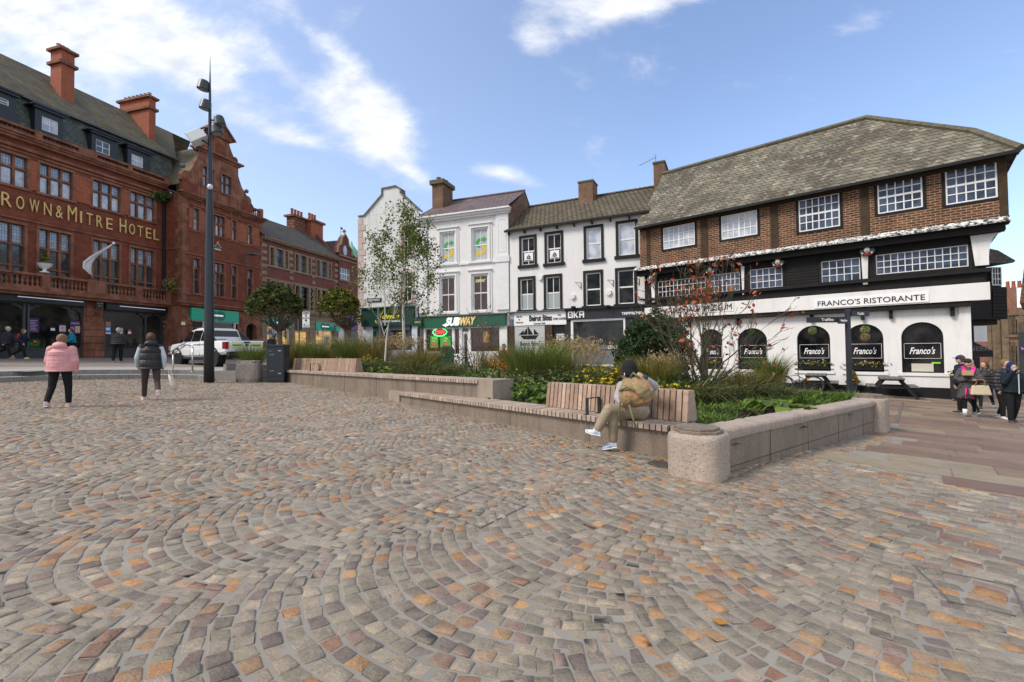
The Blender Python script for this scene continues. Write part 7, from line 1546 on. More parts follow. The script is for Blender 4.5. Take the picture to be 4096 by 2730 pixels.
# street lamp on the hotel wing
u, z = H.p(985, 1020, OW-.3); q = MB(); q.tube([(u, OW-.02, z-.8), (u, OW-.3, z-.6), (u, OW-.35, z)], .04, 6); q.box(u-.1, u+.5, OW-1.2, OW-.3, z, z+.1); q.build('wall_lamp', m_lead, hr)
q = MB(); r = H.r(726, 1287, 741, 1301, OW-.03); q.box(r[0], r[1], OW-.04, OW-.0, r[2], r[3], 0); q.box(r[0], r[1], OW-.045, OW-.041, r[2]+(r[3]-r[2])*.6, r[3], 1); q.build('notice', [m_wsign, yp], hr)
# flag, urn, basket on the hotel
def HW(x, y, off): u, z = H.p(x, y, off); p = H.o+H.d*u+H.n*off; return Vector((p.x, p.y, z+H.z0))
a, b = HW(330, 1066, -.1), HW(454, 974, -1.9); fp_ = thing('flag_pole', 'white flag pole slanting out from the hotel wall', 'flag pole', a); q = MB(); q.tube([(0, 0, 0), b-a], [.03, .025], 8); q.ball(b-a, .09, 10); q.build('pole', m_frame, fp_, smooth=True)
fl_ = thing('flag', 'white and red flag wound round the slanting hotel flag pole', 'flag', a); cen = [HW(x, y, o_)-a for x, y, o_ in ((445, 981, -1.75), (405, 1006, -1.2), (372, 1028, -.9), (350, 1050, -.8), (348, 1075, -.8), (360, 1092, -.8), (368, 1102, -.8))]
wd = [.03, .09, .18, .27, .25, .14, .02]; q = MB()
for i in range(len(cen)-1):
    for k in range(6):
        def P(ii, kk): c = cen[ii]; t = kk/6-.5; return (c.x+t*wd[ii]*.6+.04*math.sin(kk*2), c.y+t*wd[ii]*1.6, c.z-abs(t)*wd[ii]*.5+.05*math.cos(kk*2.4))
        q.add([P(i, k), P(i, k+1), P(i+1, k+1), P(i+1, k)], [(0, 1, 2, 3)], 1 if (i == 2 and k in (1, 2)) or (i == 1 and k == 4) else 0)
q.build('cloth', [mat('flag_white', (.6, .6, .6), .8, .05), mat('flag_red', (.55, .05, .03), .8, .05)], fl_, smooth=True)
c = HW(178, 1092, -.56); ur = thing('urn', 'white stone urn with a small conifer on the hotel balcony', 'urn', c); q = MB(); q.lathe((0, 0, 0), [(.2, 0), (.2, .05), (.08, .1), (.08, .2), (.22, .3), (.3, .42), (.33, .5), (.36, .52)], 16); q.build('vase', m_white, ur, smooth=True); conifer(ur, .5, .75, .26, 500, [g_dark, g_mid, g_gold])
c = HW(681, 1140, -1.2); hb = thing('hanging_basket', 'round hanging basket of trailing flowers on the hotel return wall', 'hanging basket', c); flowers(hb, (0, 0, 0), [g_mid, g_bri], [g_yel, g_lil, g_cream], 500, 120, (.36, .36, .42)); q = MB(); q.lathe((0, 0, -.2), [(.05, -.1), (.2, .05), (.25, .2)], 10); q.build('bowl', m_brown if False else m_oak, hb)
c = HW(652, 788, -.25); fe = thing('wall_fern', 'green fern growing from the hopper under the hotel parapet', 'plant', c); leaves(RNG.normal(size=(260, 3))*np.array([.3, .3, .18]), .12, [g_mid, g_dark], fe, 'foliage', 2.5)
# ================================================================ planting
def blades(P0_, n, r, h, w, lean, droop, seg=5, hv=.35, bias=(0, 0)):
    rg = RNG; a = rg.random(n)*2*PI; rr = r*np.sqrt(rg.random(n)); base = np.stack([P0_[0]+rr*np.cos(a), P0_[1]+rr*np.sin(a)], 1)
    az = a+rg.normal(0, .6, n); hh = h*(1-hv*rg.random(n)); ln = lean*hh*(.3+.9*rg.random(n)); dr = droop*(.4+rg.random(n))
    t = np.linspace(0, 1, seg+1)[None]; out = ln[:, None]*t**1.7
    x = base[:, :1]+np.cos(az)[:, None]*out+bias[0]*hh[:, None]*t**2; y = base[:, 1:]+np.sin(az)[:, None]*out+bias[1]*hh[:, None]*t**2
    z = P0_[2]+hh[:, None]*(t-dr[:, None]*t**3*.6)
    sx_ = -np.sin(az+rg.normal(0, .8, n))[:, None]; sy_ = np.cos(az+rg.normal(0, .8, n))[:, None]; wt = w*(1-t**2*.92)*(.7+.6*rg.random((n, 1)))
    Lf = np.stack([x-sx_*wt/2, y-sy_*wt/2, z], -1); Rt = np.stack([x+sx_*wt/2, y+sy_*wt/2, z], -1)
    V = np.stack([Lf, Rt], 2).reshape(n*(seg+1)*2, 3); b = (np.arange(n)*(seg+1)*2)[:, None]; s = np.arange(seg)[None]*2
    Q = np.stack([b+s, b+s+1, b+s+3, b+s+2], -1).reshape(-1, 4); return V, Q, n*seg, np.stack([x[:, -1], y[:, -1], z[:, -1]], 1)
def grass(name, label, cat, p, specs, mats, group=None, kind=None):
    """specs: (count, r, h, w, lean, droop, (material choices), bias)"""
    Vs, Qs, Ms = [], [], []; off = 0
    for n, r, h, w, lean, droop, mi, *bi in specs:
        V, Q, nq, tips = blades((0, 0, 0), n, r, h, w, lean, droop, bias=bi[0] if bi else (0, 0)); Vs.append(V); Qs.append(Q+off); off += len(V); Ms.append(np.repeat(RNG.choice(mi, n), nq//n))
    o = npmesh(name, np.concatenate(Vs), np.concatenate(Qs), mats, mi=np.concatenate(Ms)); o.location = p; tag(o, label, cat, group, kind); return o
GM = [g_dark, g_mid, g_bri, g_olive, g_tan, g_bronze, g_gold]
def bp(px, Y, dz=0): d = ray(px, 1400); x = d.x/d.y*Y; return (x, Y, float(SZ(x, Y))+dz)
def topz(px, py, Y): return 1.4+((1430-.0116*px)-py)/F*Y
def place(kind, px, Y, ytop, label, group=None, rs=1.0):
    p = bp(px, Y); h = max(.15, topz(px, ytop, Y)-p[2])
    h *= {'fine': 1.28, 'golden': 1.25, 'plume': 1.12, 'sedge': 1.3, 'lily': 1.1, 'fern': 1.1}.get(kind, 1)
    if kind == 'fine': o = grass('ornamental_grass', label, 'grass clump', p, [(900, .22*rs, h*1.04, .013, .55, .35, [1, 1, 2, 3]), (260, .25*rs, h*.8, .011, .8, .6, [3, 4])], GM, group)
    elif kind == 'plume': o = grass('feather_grass', label, 'grass clump', p, [(450, .25*rs, h*.75, .013, .7, .5, [3, 1, 4]), (260, .22*rs, h*1.02, .010, .45, .2, [4]), ], GM, group); tips = RNG.normal(size=(700, 3))*np.array([.16*rs+.1*h, .16*rs+.1*h, .09*h])+np.array([0, 0, h*.88]); leaves(tips, .03, [g_tan], o, 'seed_heads', 3.2, up=1.2)
    elif kind == 'sedge': o = grass('sedge_clump', label, 'grass clump', p, [(1100, .3*rs, h*1.05, .016, 1.25, .95, [0, 0, 1, 3, 4])], GM, group)
    elif kind == 'lily': o = grass('lilyturf_clump', label, 'grass clump', p, [(230, .24*rs, h*1.25, .02, 1.05, .95, [1, 2, 2, 0, 1])], GM, group)
    elif kind == 'golden': o = grass('golden_grass', label, 'grass clump', p, [(900, .26*rs, h*1.02, .013, .5, .35, [3, 4, 3, 6, 1])], GM, group)
    elif kind == 'leafy':
        o = D.objects.new('leafy_plant', None); COL.objects.link(o); o.location = p; tag(o, label, 'plant', group); leaves(RNG.normal(size=(520, 3))*np.array([.26*rs, .26*rs, h*.3])+np.array([0, 0, h*.5]), .075, [g_mid, g_bri, g_dark], o, 'foliage', 1.7)
    elif kind == 'fern':
        o = grass('leafy_plant', label, 'plant', p, [(300, .2*rs, h, .02, .9, .7, [0, 1])], GM, group); leaves(RNG.normal(size=(700, 3))*np.array([.24*rs, .24*rs, h*.26])+np.array([0, 0, h*.5]), .045, [g_dark, g_mid], o, 'foliage', 2.4)
    elif kind == 'big':
        o = D.objects.new('broad_leaved_plant', None); COL.objects.link(o); o.location = p; tag(o, label, 'plant', group); q = MB()
        for i in range(int(16*rs)):
            a = random.random()*2*PI; r0 = random.uniform(.05, .34)*rs; c = Vector((math.cos(a)*r0, math.sin(a)*r0, h*random.uniform(.45, 1))); tl = Vector((math.cos(a)*.5, math.sin(a)*.5, random.uniform(.5, 1.2))).normalized(); s = random.uniform(.07, .11)
            t1 = tl.cross(Vector((0, 0, 1))).normalized(); t2 = tl.cross(t1); ring = [c+t1*s*math.cos(t)+t2*s*math.sin(t)+tl*(.03*math.cos(2*t)) for t in [2*PI*k/9 for k in range(9)]]
            b0_ = len(q.v); q.add([c-tl*.02]+ring, [(0, k+1, (k+1) % 9+1) for k in range(9)], i % 2); q.tube([(0, 0, 0), c-tl*.02], .006, 4, 1)
        q.build('leaves', [g_bri, g_mid], o)
    elif kind == 'purple':
        o = D.objects.new('purple_leaved_plant', None); COL.objects.link(o); o.location = p; tag(o, label, 'plant', group); leaves(RNG.normal(size=(160, 3))*np.array([.16*rs, .13*rs, .05])+np.array([0, 0, h*.4]), .1, [g_pur], o, 'leaves', 1.1)
    elif kind in ('yellow', 'orangef', 'cream'):
        o = D.objects.new({'yellow': 'yellow_flowers', 'orangef': 'orange_flowers', 'cream': 'pale_flower_spikes'}[kind], None); COL.objects.link(o); o.location = p; tag(o, label, 'flowers', group)
        leaves(RNG.normal(size=(700, 3))*np.array([.28*rs, .24*rs, h*.26])+np.array([0, 0, h*.42]), .05, [g_mid, g_dark, g_olive], o, 'foliage', 2.4)
        if kind == 'cream':
            n = 46; b = RNG.normal(size=(n, 2))*.22*rs; Pn = np.concatenate([np.stack([b[:, 0]+RNG.normal(0, .012, n), b[:, 1]+RNG.normal(0, .012, n), np.full(n, h*(.45+.55*k/14))-.12*h*np.abs(b[:, 0])*4], 1) for k in range(14)]); leaves(Pn, .03, [g_cream, g_olive], o, 'flower_spikes', 1.6)
        else:
            n = int(34*rs); c = RNG.normal(size=(n, 3))*np.array([.27*rs, .22*rs, h*.13])+np.array([0, 0, h*.86]); Pn = np.repeat(c, 7, 0)+RNG.normal(size=(n*7, 3))*np.array([.02, .02, .006]); leaves(Pn, .035, [g_yel if kind == 'yellow' else g_or], o, 'petals', 1.5, up=0)
    return o
PL = [
 # left street-side grasses
 ('fine', 1010, 20.6, 1378, 'wispy green grass clump just behind the rough granite block', 1.2), ('fine', 1120, 20.0, 1425, 'low dark grass right of the street cabinet', 1.0),
 ('golden', 1180, 20.5, 1352, 'golden green upright grass at the left end behind the upper backrest', 1.2), ('fine', 1262, 20.3, 1372, 'blue green arching grass behind the upper backrest, left of two', 1.7), ('plume', 1345, 20.6, 1372, 'dry tan feathery grass behind the middle of the upper backrest', 1.3), ('fine', 1405, 20.2, 1348, 'tall blue green arching grass behind the right end of the upper backrest', 2.0),
 ('golden', 1300, 22, 1372, 'yellow green grass furthest back behind the upper backrest', 1.4), ('golden', 1500, 19.6, 1338, 'golden green tall grass left of the thin young tree', 1.9), ('plume', 1565, 19.2, 1362, 'pale plumed grass between the thin tree and the birch', 1.6), ('plume', 1640, 18.6, 1372, 'pale plumed grass at the foot of the white birch', 1.7), ('golden', 1720, 18.8, 1388, 'olive grass right of the birch, before the green bin', 1.4),
 ('sedge', 1560, 17.0, 1425, 'dark arching sedge behind the upper slatted seat, leftmost', 1.8), ('sedge', 1640, 16.4, 1420, 'dark arching sedge behind the upper slatted seat, second', 2.0), ('sedge', 1730, 16.0, 1430, 'dark arching sedge behind the upper slatted seat, third', 1.9), ('sedge', 1690, 15.2, 1448, 'low dark sedge spilling near the upper slatted seat', 1.6), ('golden', 1680, 17.6, 1395, 'tan tipped grass standing over the dark sedges', 1.6),
 ('fern', 1450, 16.9, 1450, 'grey green ferny plant at the right end of the upper backrest', 1.5), ('fern', 1490, 16.4, 1458, 'grey green ferny plant with a few yellow heads beside the upper seat', 1.4), ('big', 1530, 15.7, 1468, 'round leaved bright plant behind the upper seat', 1.6), ('big', 1590, 14.9, 1488, 'small round leaved plant close behind the upper seat', 1.0), ('leafy', 1500, 15.9, 1478, 'bright leafy patch close behind the upper seat', 1.0),
 ('yellow', 1475, 17.6, 1432, 'small yellow flowers behind the right end of the upper backrest', .9), ('yellow', 1370, 19.0, 1436, 'small yellow flowers peeping over the upper backrest', .8),
 ('fern', 1820, 17.4, 1420, 'grey ferny plant below the bare shrub', 1.6), ('lily', 1760, 14.6, 1482, 'bright green low grass behind the end of the upper seat, left', 1.5), ('lily', 1840, 14.2, 1486, 'bright green low grass behind the end of the upper seat, middle', 1.6), ('lily', 1915, 13.9, 1488, 'bright green low grass behind the end of the upper seat, right', 1.5), ('lily', 1800, 15.6, 1464, 'mid green grass patch behind the low bright grass', 1.8), ('lily', 1880, 15.2, 1462, 'mid green grass patch in front of the bare shrub', 1.8), ('lily', 1950, 14.8, 1455, 'mid green grass patch left of the orange berried bush', 1.6),
 ('golden', 1980, 16.2, 1400, 'tan and green grass left of the orange berried bush', 1.6), ('golden', 2060, 15.5, 1385, 'tall rusty green grass behind the orange berries', 1.5), ('orangef', 2010, 14.6, 1440, 'bush with orange berries right of the bare shrub', 1.6), ('orangef', 2050, 13.9, 1452, 'smaller orange berried bush in front of the tall fine grass', 1.0),
 ('cream', 1990, 12.6, 1480, 'pale green flower spikes above the granite end block', 1.6), ('cream', 2070, 12.4, 1492, 'pale green flower spikes right of the granite end block', 1.3), ('cream', 1950, 13.2, 1482, 'pale green flower spikes left part over the granite end block', 1.1),
 ('fine', 2125, 13.0, 1362, 'big fresh green fountain of fine grass in mid bed', 2.2), ('fine', 2190, 12.8, 1385, 'fresh green fine grass at the right of the big fountain grass', 1.8), ('plume', 2230, 15.2, 1386, 'buff plumed grass in front of the shuttered cafe', 1.2), ('plume', 2300, 14.6, 1378, 'buff plumed grass in front of the cafe door pier', 1.4), ('plume', 2355, 13.6, 1398, 'slender tan plumes in front of the dark restaurant window', 1.2),
 ('leafy', 2130, 10.9, 1530, 'leafy green plant just right of the granite end block', 1.7), ('leafy', 2190, 10.3, 1540, 'leafy green plant left of the lower backrest', 1.4), ('leafy', 2090, 10.9, 1580, 'light green low foliage behind the lower seat', 1.3), ('big', 2170, 9.7, 1580, 'broad leaves close behind the lower seat', 1.0), ('cream', 2105, 11.8, 1505, 'white anemones and pale spikes above the leafy plants', .8),
 ('sedge', 2250, 12.6, 1432, 'brown seeded bushy grass behind the left of the lower backrest', 1.8), ('sedge', 2320, 12.2, 1440, 'brownish arching grass behind the middle of the lower backrest', 1.8), ('sedge', 2390, 11.8, 1452, 'brownish arching grass left of the yellow daisies', 1.5), ('golden', 2210, 12.9, 1425, 'bronze grass at the foot of the fountain grass', 1.3), ('fern', 2290, 11.3, 1490, 'dark foliage directly behind the lower backrest', 1.6),
 ('yellow', 2370, 10.9, 1492, 'yellow daisies behind the lower backrest, left drift', 1.1), ('yellow', 2430, 11.2, 1478, 'yellow daisies behind the lower backrest, middle drift', 1.2), ('yellow', 2470, 11.8, 1476, 'yellow daisies just left of the black woolly hat', 1.0), ('yellow', 2395, 9.9, 1525, 'yellow daisies nearest the top of the lower backrest', 1.0), ('cream', 2430, 9.7, 1530, 'pale spikes among the yellow daisies', .9),
 ('golden', 2565, 10.6, 1440, 'upright olive grass right of the black woolly hat', 1.2), ('golden', 2620, 10.2, 1425, 'upright green grass in front of the dark holly', 1.1), ('fern', 2600, 9.2, 1525, 'green fennel like foliage behind the seated person', 1.3), ('yellow', 2665, 8.8, 1545, 'flat yellow heads right of the seated person', .8), ('plume', 2690, 10.6, 1440, 'bronze plumed grass left of the red leaved tree', 1.3), ('sedge', 2700, 9.6, 1500, 'dark mass of foliage left of the multi stemmed trunk', 1.7), ('sedge', 2790, 9.4, 1520, 'dark grass around the multi stemmed trunk', 1.5), ('fern', 2740, 10.2, 1500, 'tangled green growth behind the multi stemmed trunk', 1.6),
 ('golden', 2960, 11.0, 1470, 'rusty green tall grass right of the multi stemmed trunk', 1.9), ('sedge', 2920, 10.2, 1500, 'dark green grass right of the multi stemmed trunk', 1.8), ('golden', 3040, 11.3, 1490, 'rusty upright growth before the second arched window', 1.5), ('fine', 3080, 11.6, 1430, 'tall thin grass stems left of the bicycle', .8), ('sedge', 3060, 10.4, 1530, 'brown green grass left of the bicycle wheel', 1.4),
 ('big', 3180, 8.2, 1610, 'cluster of big round bergenia like leaves near the planter coping, left', 1.7), ('big', 3090, 8.0, 1600, 'big ribbed green leaves right of the grass near the coping', 1.3), ('big', 3150, 7.5, 1630, 'pale edged round leaves lowest above the coping', 1.2), ('purple', 3010, 7.3, 1655, 'dark purple leaved plant beside the coping, left', 1.4), ('purple', 3100, 7.5, 1650, 'dark purple leaved plant beside the coping, right', 1.2)]
for k, px, Y, yt, lab, rs in PL: place(k, px, Y, yt, lab, None, rs)
lily = [(2790, 7.4, 1632), (2850, 7.0, 1640), (2920, 6.9, 1650), (2800, 8.1, 1605), (2880, 7.9, 1608), (2960, 7.7, 1610), (2840, 6.6, 1660), (2980, 8.6, 1590), (3060, 8.9, 1580), (3130, 9.3, 1570), (3200, 9.4, 1560), (3270, 9.5, 1560), (3240, 8.9, 1585), (3300, 9.0, 1585), (3340, 9.5, 1565), (3290, 9.9, 1550), (3220, 10.1, 1545), (3150, 10.3, 1548), (3380, 9.7, 1572), (3430, 9.8, 1575), (3350, 9.1, 1590), (3250, 8.4, 1610), (3400, 10.1, 1560), (2780, 6.5, 1668)]
for i, (px, Y, yt) in enumerate(lily): place('lily', px, Y, yt, 'bright green strappy grass tuft in the bed behind the pink coping', 'lilyturf tufts behind the coping', 1.1)
# low ground cover everywhere under the taller plants
Vs, Qs, Ms = [], [], []; off = 0; cnt = 0
while cnt < 900:
    x = random.uniform(-11, 8); y = random.uniform(5, 23)
    if not in_bed(x, y): continue
    V, Q, nq, _ = blades((x, y, float(SZ(x, y))), 22, .16, .26, .012, 1.0, .8, seg=3); Vs.append(V); Qs.append(Q+off); off += len(V); Ms.append(np.full(len(Q), RNG.choice([0, 1, 3, 1]))); cnt += 1
gc = npmesh('ground_cover', np.concatenate(Vs), np.concatenate(Qs), GM, mi=np.concatenate(Ms)); tag(gc, 'low mixed grassy ground cover between the taller plants of the bed', 'ground cover', None, 'stuff')
# ---------------------------------------------------------------- trees
m_birch = mat('birch_bark', (.62, .58, .52), .8, .2, 7, .3, 30, col2=(.5, .46, .40)); m_bark = mat('grey_green_bark', (.085, .08, .05), .85, .3, 8, .4, 30); m_twig = plain('twig', (.11, .085, .06), .8)
def grow(mb, p, d, length, r, lvl, maxl, tips, wob=.25, split=(2, 3), ang=.5, up=.15, shrink=.72, nseg=3, minr=.0045):
    pts = [Vector(p)]; rs = [r]; dd = Vector(d).normalized()
    for i in range(nseg):
        dd = (dd+Vector((random.gauss(0, wob), random.gauss(0, wob), random.gauss(0, wob*.6)+up))*.35).normalized(); pts.append(pts[-1]+dd*length/nseg); rs.append(max(minr, r*(1-.38*(i+1)/nseg)))
    mb.tube(pts, rs, 6 if r > .02 else 4 if r > .008 else 3, cap=False)
    if lvl >= maxl: tips.append((pts[-1], dd)); tips.append((pts[-2], dd)); return
    for k in range(random.randint(*split)):
        f = random.choice(range(1, nseg+1)) if k else nseg; a = random.random()*2*PI; ax = dd.orthogonal().normalized(); ax.rotate(Matrix.Rotation(a, 3, dd)); nd = dd.copy(); nd.rotate(Matrix.Rotation(random.uniform(ang*.5, ang*1.3), 3, ax))
        grow(mb, pts[f], nd, length*shrink*random.uniform(.8, 1.15), rs[f]*.68, lvl+1, maxl, tips, wob, split, ang, up, shrink, nseg, minr)
def tree(name, label, p, stems, mats_leaf, nleaf, lsize, bark, cat='tree', spread=.12, stretch=1.6, kw={}, leaf_up=0, sel=None):
    rt = thing(name, label, cat, p); mb = MB(); tips = []
    for s in stems: grow(mb, s[0], s[1], s[2], s[3], 0, s[4], tips, **kw)
    mb.build('trunk', bark, rt, smooth=True)
    tp = np.array([tuple(t[0]) for t in tips])
    if sel is not None: tp = tp[sel(tp)]
    if nleaf and len(tp): idx = RNG.integers(0, len(tp), nleaf); leaves(tp[idx]+RNG.normal(size=(nleaf, 3))*spread, lsize, mats_leaf, rt, 'crown', stretch, up=leaf_up)
    return rt
random.seed(21)
# birch
pb = bp(1612, 19); Hb = topz(1630, 868, 19)-pb[2]; rt = thing('birch_tree', 'slender white trunked birch with sparse green leaves in front of the pale gable', 'tree', pb); mb = MB(); tips = []
pts = [Vector((0, 0, 0)), Vector((.05, 0, Hb*.2)), Vector((.0, .05, Hb*.4)), Vector((.1, 0, Hb*.6)), Vector((.08, 0, Hb*.8)), Vector((.14, 0, Hb))]; mb.tube(pts, [.085, .07, .052, .036, .02, .006], 8)
for i in range(46):
    t = .3+.68*(i/46); k = t*5; j = min(4, int(k)); p = pts[j].lerp(pts[j+1], k-j); a = i*2.4; L_ = Hb*.36*(1-.95*(t-.3))*random.uniform(.7, 1.15); grow(mb, p, (math.cos(a), math.sin(a), .6), L_*.55, .018*(1.15-t), 0, 2, tips, wob=.3, split=(1, 3), ang=.45, up=.05, shrink=.62)
mb.m = [0 if i < 42 else 1 for i in range(len(mb.f))]; mb.build('trunk', [m_birch, m_twig], rt, smooth=True); tp = np.array([tuple(t[0]) for t in tips]); n = 6500; idx = RNG.integers(0, len(tp), n); P = tp[idx]+RNG.normal(size=(n, 3))*np.array([.13, .13, .16])-np.array([0, 0, .08]); leaves(P, .07, [g_mid, leafmat('birch_leaf', (.15, .18, .035)), g_olive, g_mid], rt, 'crown', 1.3, up=-.4)
tree('young_tree', 'thin nearly bare young tree standing left of the birch', bp(1536, 17.5), [((0, 0, 0), (.03, 0, 1), 2.0, .04, 0), ((.05, 0, 1.9), (.05, 0, 1), .8, .028, 4), ((.03, 0, 1.5), (-.5, 0, 1), .6, .018, 3), ((.03, 0, 1.6), (.5, .1, 1), .6, .018, 3), ((.05, 0, 2.5), (.0, 0, 1), .9, .018, 3)], [g_olive, g_mid], 220, .05, m_birch, kw=dict(wob=.15, ang=.5, up=.25), spread=.1)
tree('bare_shrub', 'bare twiggy multi stemmed shrub in front of the sandwich shop sign', bp(1905, 17.5), [((random.gauss(0, .06), random.gauss(0, .06), 0), (math.cos(a)*.42, math.sin(a)*.42, 1), .95, .026, 4) for a in np.linspace(0, 2*PI, 10)[:-1]], [g_red, g_gold], 36, .05, m_twig, 'shrub', kw=dict(wob=.22, ang=.42, up=.2, shrink=.76, split=(2, 3)), spread=.06)
pa = bp(2815, 10.0); pa = (pa[0], pa[1], pa[2]-.05); random.seed(9)
ama = tree('multi_stemmed_tree', 'nearly bare multi stemmed tree with scattered red orange leaves before the guildhall', pa, [((random.gauss(0, .09), random.gauss(0, .06), 0), (math.cos(a)*s_, math.sin(a)*s_, 1), 1.06, .038, 6) for a, s_ in [(.2, .25), (.6, .12), (2.5, .15), (4.2, .18), (1.1, .5), (2.0, .3), (2.9, .65), (3.7, .5), (4.6, .3), (5.5, .55), (0, .7), (3.1, .35)]]+[((0, 0, .25), (math.cos(a), math.sin(a), .75), .8, .022, 4) for a in (.2, 2.8, 3.4, 5.9)], [g_red, g_red, leafmat('orange_leaf', (.42, .16, .04)), g_red], 380, .062, m_bark, kw=dict(wob=.2, ang=.42, up=.12, shrink=.70, split=(2, 2), nseg=3), spread=.09, stretch=1.7, leaf_up=-.2, sel=lambda t: (t[:, 0] > -.55) | (t[:, 2] > 2.4) | (RNG.random(len(t)) < .12))
# holly
ph = bp(2615, 12.6); hz_ = topz(2615, 1268, 12.6)-ph[2]; rt = thing('holly_bush', 'big rounded dark evergreen bush left of the red leaved tree', 'shrub', ph)
n = 17000; v = RNG.normal(size=(n, 3)); v /= np.linalg.norm(v, axis=1)[:, None]; rr = .62+.38*RNG.random(n)**.5
lump = 1+.10*np.sin(v[:, 0]*7+1)*np.cos(v[:, 2]*6)+.08*np.sin(v[:, 1]*9+v[:, 2]*8)+.05*np.sin(v[:, 0]*17)*np.sin(v[:, 2]*15); P = v*(rr*lump)[:, None]*np.array([1.02, .9, hz_*.54])+np.array([0, 0, hz_*.5]); leaves(P, .05, [g_dark, g_dark, leafmat('holly_leaf', (.045, .075, .03), rough=.35)], rt, 'crown', 1.5)
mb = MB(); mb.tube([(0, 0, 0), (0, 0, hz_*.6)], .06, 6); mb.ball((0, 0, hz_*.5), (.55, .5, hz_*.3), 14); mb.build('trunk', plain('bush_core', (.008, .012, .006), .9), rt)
# pollards
for px, Y, x0, x1, yt, yb_, lab, mm, sd in ((1118, 27, 992, 1208, 1143, 1300, 'flat crowned tree with rusty green leaves in front of the red brick row', [g_olive, g_bronze, g_mid, g_dark, g_dark, g_dark], 3), (1390, 30, 1272, 1440, 1160, 1290, 'flat crowned golden green tree beside the gabled white house', [g_olive, g_gold, g_mid, g_mid, g_dark], 5)):
    random.seed(sd); d_ = ray(px, 1400); x = d_.x/d_.y*Y; z = float(GS(x, Y)); rt = thing('pollard_tree', lab, 'tree', (x, Y, z)); hb = topz(px, yb_, Y)-z; ht = topz(px, yt, Y)-z; rw = (x1-x0)/2/F*Y*.92; mb = MB(); tips = []; mb.tube([(0, 0, 0), (.05, 0, hb*.5), (0, 0, hb*.82)], [.17, .13, .14], 10)
    for a in np.linspace(0, 2*PI, 12)[:-1]:
        for q_ in (.55, 1.05): grow(mb, (0, 0, hb*.8), (math.cos(a+q_)*q_, math.sin(a+q_)*q_, .72), rw*.62, .05, 0, 3, tips, wob=.18, ang=.42, up=.12, shrink=.66)
    mb.build('trunk', m_twig, rt, smooth=True); n = 9000; a = RNG.random(n)*2*PI; r_ = np.sqrt(RNG.random(n)); cxo = ((x0+x1)/2-px)/F*Y
    zt_ = hb+(ht-hb)*(.30+.70*np.sqrt(np.maximum(0, 1-r_**2*.92)))*(1+.06*np.sin(a*5+r_*7)+.05*np.sin(a*11)); zz = zt_-(ht-hb)*.34*RNG.random(n)**1.5*(.5+.5*r_); P = np.stack([np.cos(a)*r_*rw*(1+.07*np.sin(a*7))+cxo, np.sin(a)*r_*rw, zz], 1); P = P[(np.sin(P[:, 0]*5.1+P[:, 2]*3)*np.sin(P[:, 1]*4.7+P[:, 2]*6) > -.55)]; leaves(P, .12, mm, rt, 'crown', 1.3)
# ================================================================ people
def V3(*a): return Vector(a)
def eltube(mb, pts, rx, ry, side, n=14, mi=None):
    vs = []; N_ = len(pts)
    for i, p in enumerate(pts):
        p = Vector(p); d = (Vector(pts[min(i+1, N_-1)])-Vector(pts[max(i-1, 0)])).normalized(); s = (Vector(side)-d*Vector(side).dot(d)).normalized(); f = d.cross(s)
        for k in range(n): t = 2*PI*k/n; vs.append(p+s*math.cos(t)*rx[i]+f*math.sin(t)*ry[i])
    fs = [(i*n+k, i*n+(k+1) % n, (i+1)*n+(k+1) % n, (i+1)*n+k) for i in range(N_-1) for k in range(n)]+[tuple(range(n-1, -1, -1)), tuple((N_-1)*n+k for k in range(n))]
    mb.add(vs, fs, mi)
def limb(mb, pts, rs, n=10):
    P = [Vector(pts[0])]; R_ = [rs[0]]
    for i in range(1, len(pts)):
        for k in range(1, 5): t = k/4; P.append(Vector(pts[i-1]).lerp(Vector(pts[i]), t)); R_.append(rs[i-1]+(rs[i]-rs[i-1])*t)
    mb.tube(P, R_, n)
    for p, r in zip(pts, rs): mb.ball(p, r*.99, 10)
def skinned(mb, name, m, par, vox=.014, sm=3):
    o = mb.build(name, m, par); r = o.modifiers.new('remesh', 'REMESH'); r.mode = 'VOXEL'; r.voxel_size = vox; r.use_smooth_shade = True
    s = o.modifiers.new('smooth', 'SMOOTH'); s.factor = .5; s.iterations = sm; return o
def hand(mb, w, d, up, k=1.0):
    d = Vector(d).normalized(); s = d.cross(Vector(up)); s = s.normalized() if s.length > .01 else V3(1, 0, 0); u = s.cross(d).normalized(); w = Vector(w)
    eltube(mb, [w, w+d*.04*k, w+d*.085*k], [.026*k, .038*k, .036*k], [.017*k, .015*k, .012*k], s, 10)
    for i, (o, l) in enumerate(((-.03, .06), (-.01, .072), (.01, .068), (.029, .052))):
        b = w+d*.08*k+s*o*k; mb.tube([b, b+d*l*.5*k-u*.008*k, b+d*l*.8*k-u*.03*k], [.0085*k, .008*k, .007*k], 6)
    b = w+d*.025*k-s*.03*k; mb.tube([b, b+d*.03*k-s*.028*k, b+d*.06*k-s*.03*k-u*.01*k], [.011*k, .0095*k, .008*k], 6)
m_skin = mat('skin', (.52, .31, .22), .55, .06, 8, .0); m_hairb = mat('brown_hair', (.10, .055, .03), .6, .3, 30, .5, 90); m_hairl = mat('light_brown_hair', (.20, .12, .07), .6, .25, 30, .5, 90); m_hairg = mat('grey_hair', (.45, .43, .40), .7, .15, 30, .4, 90)
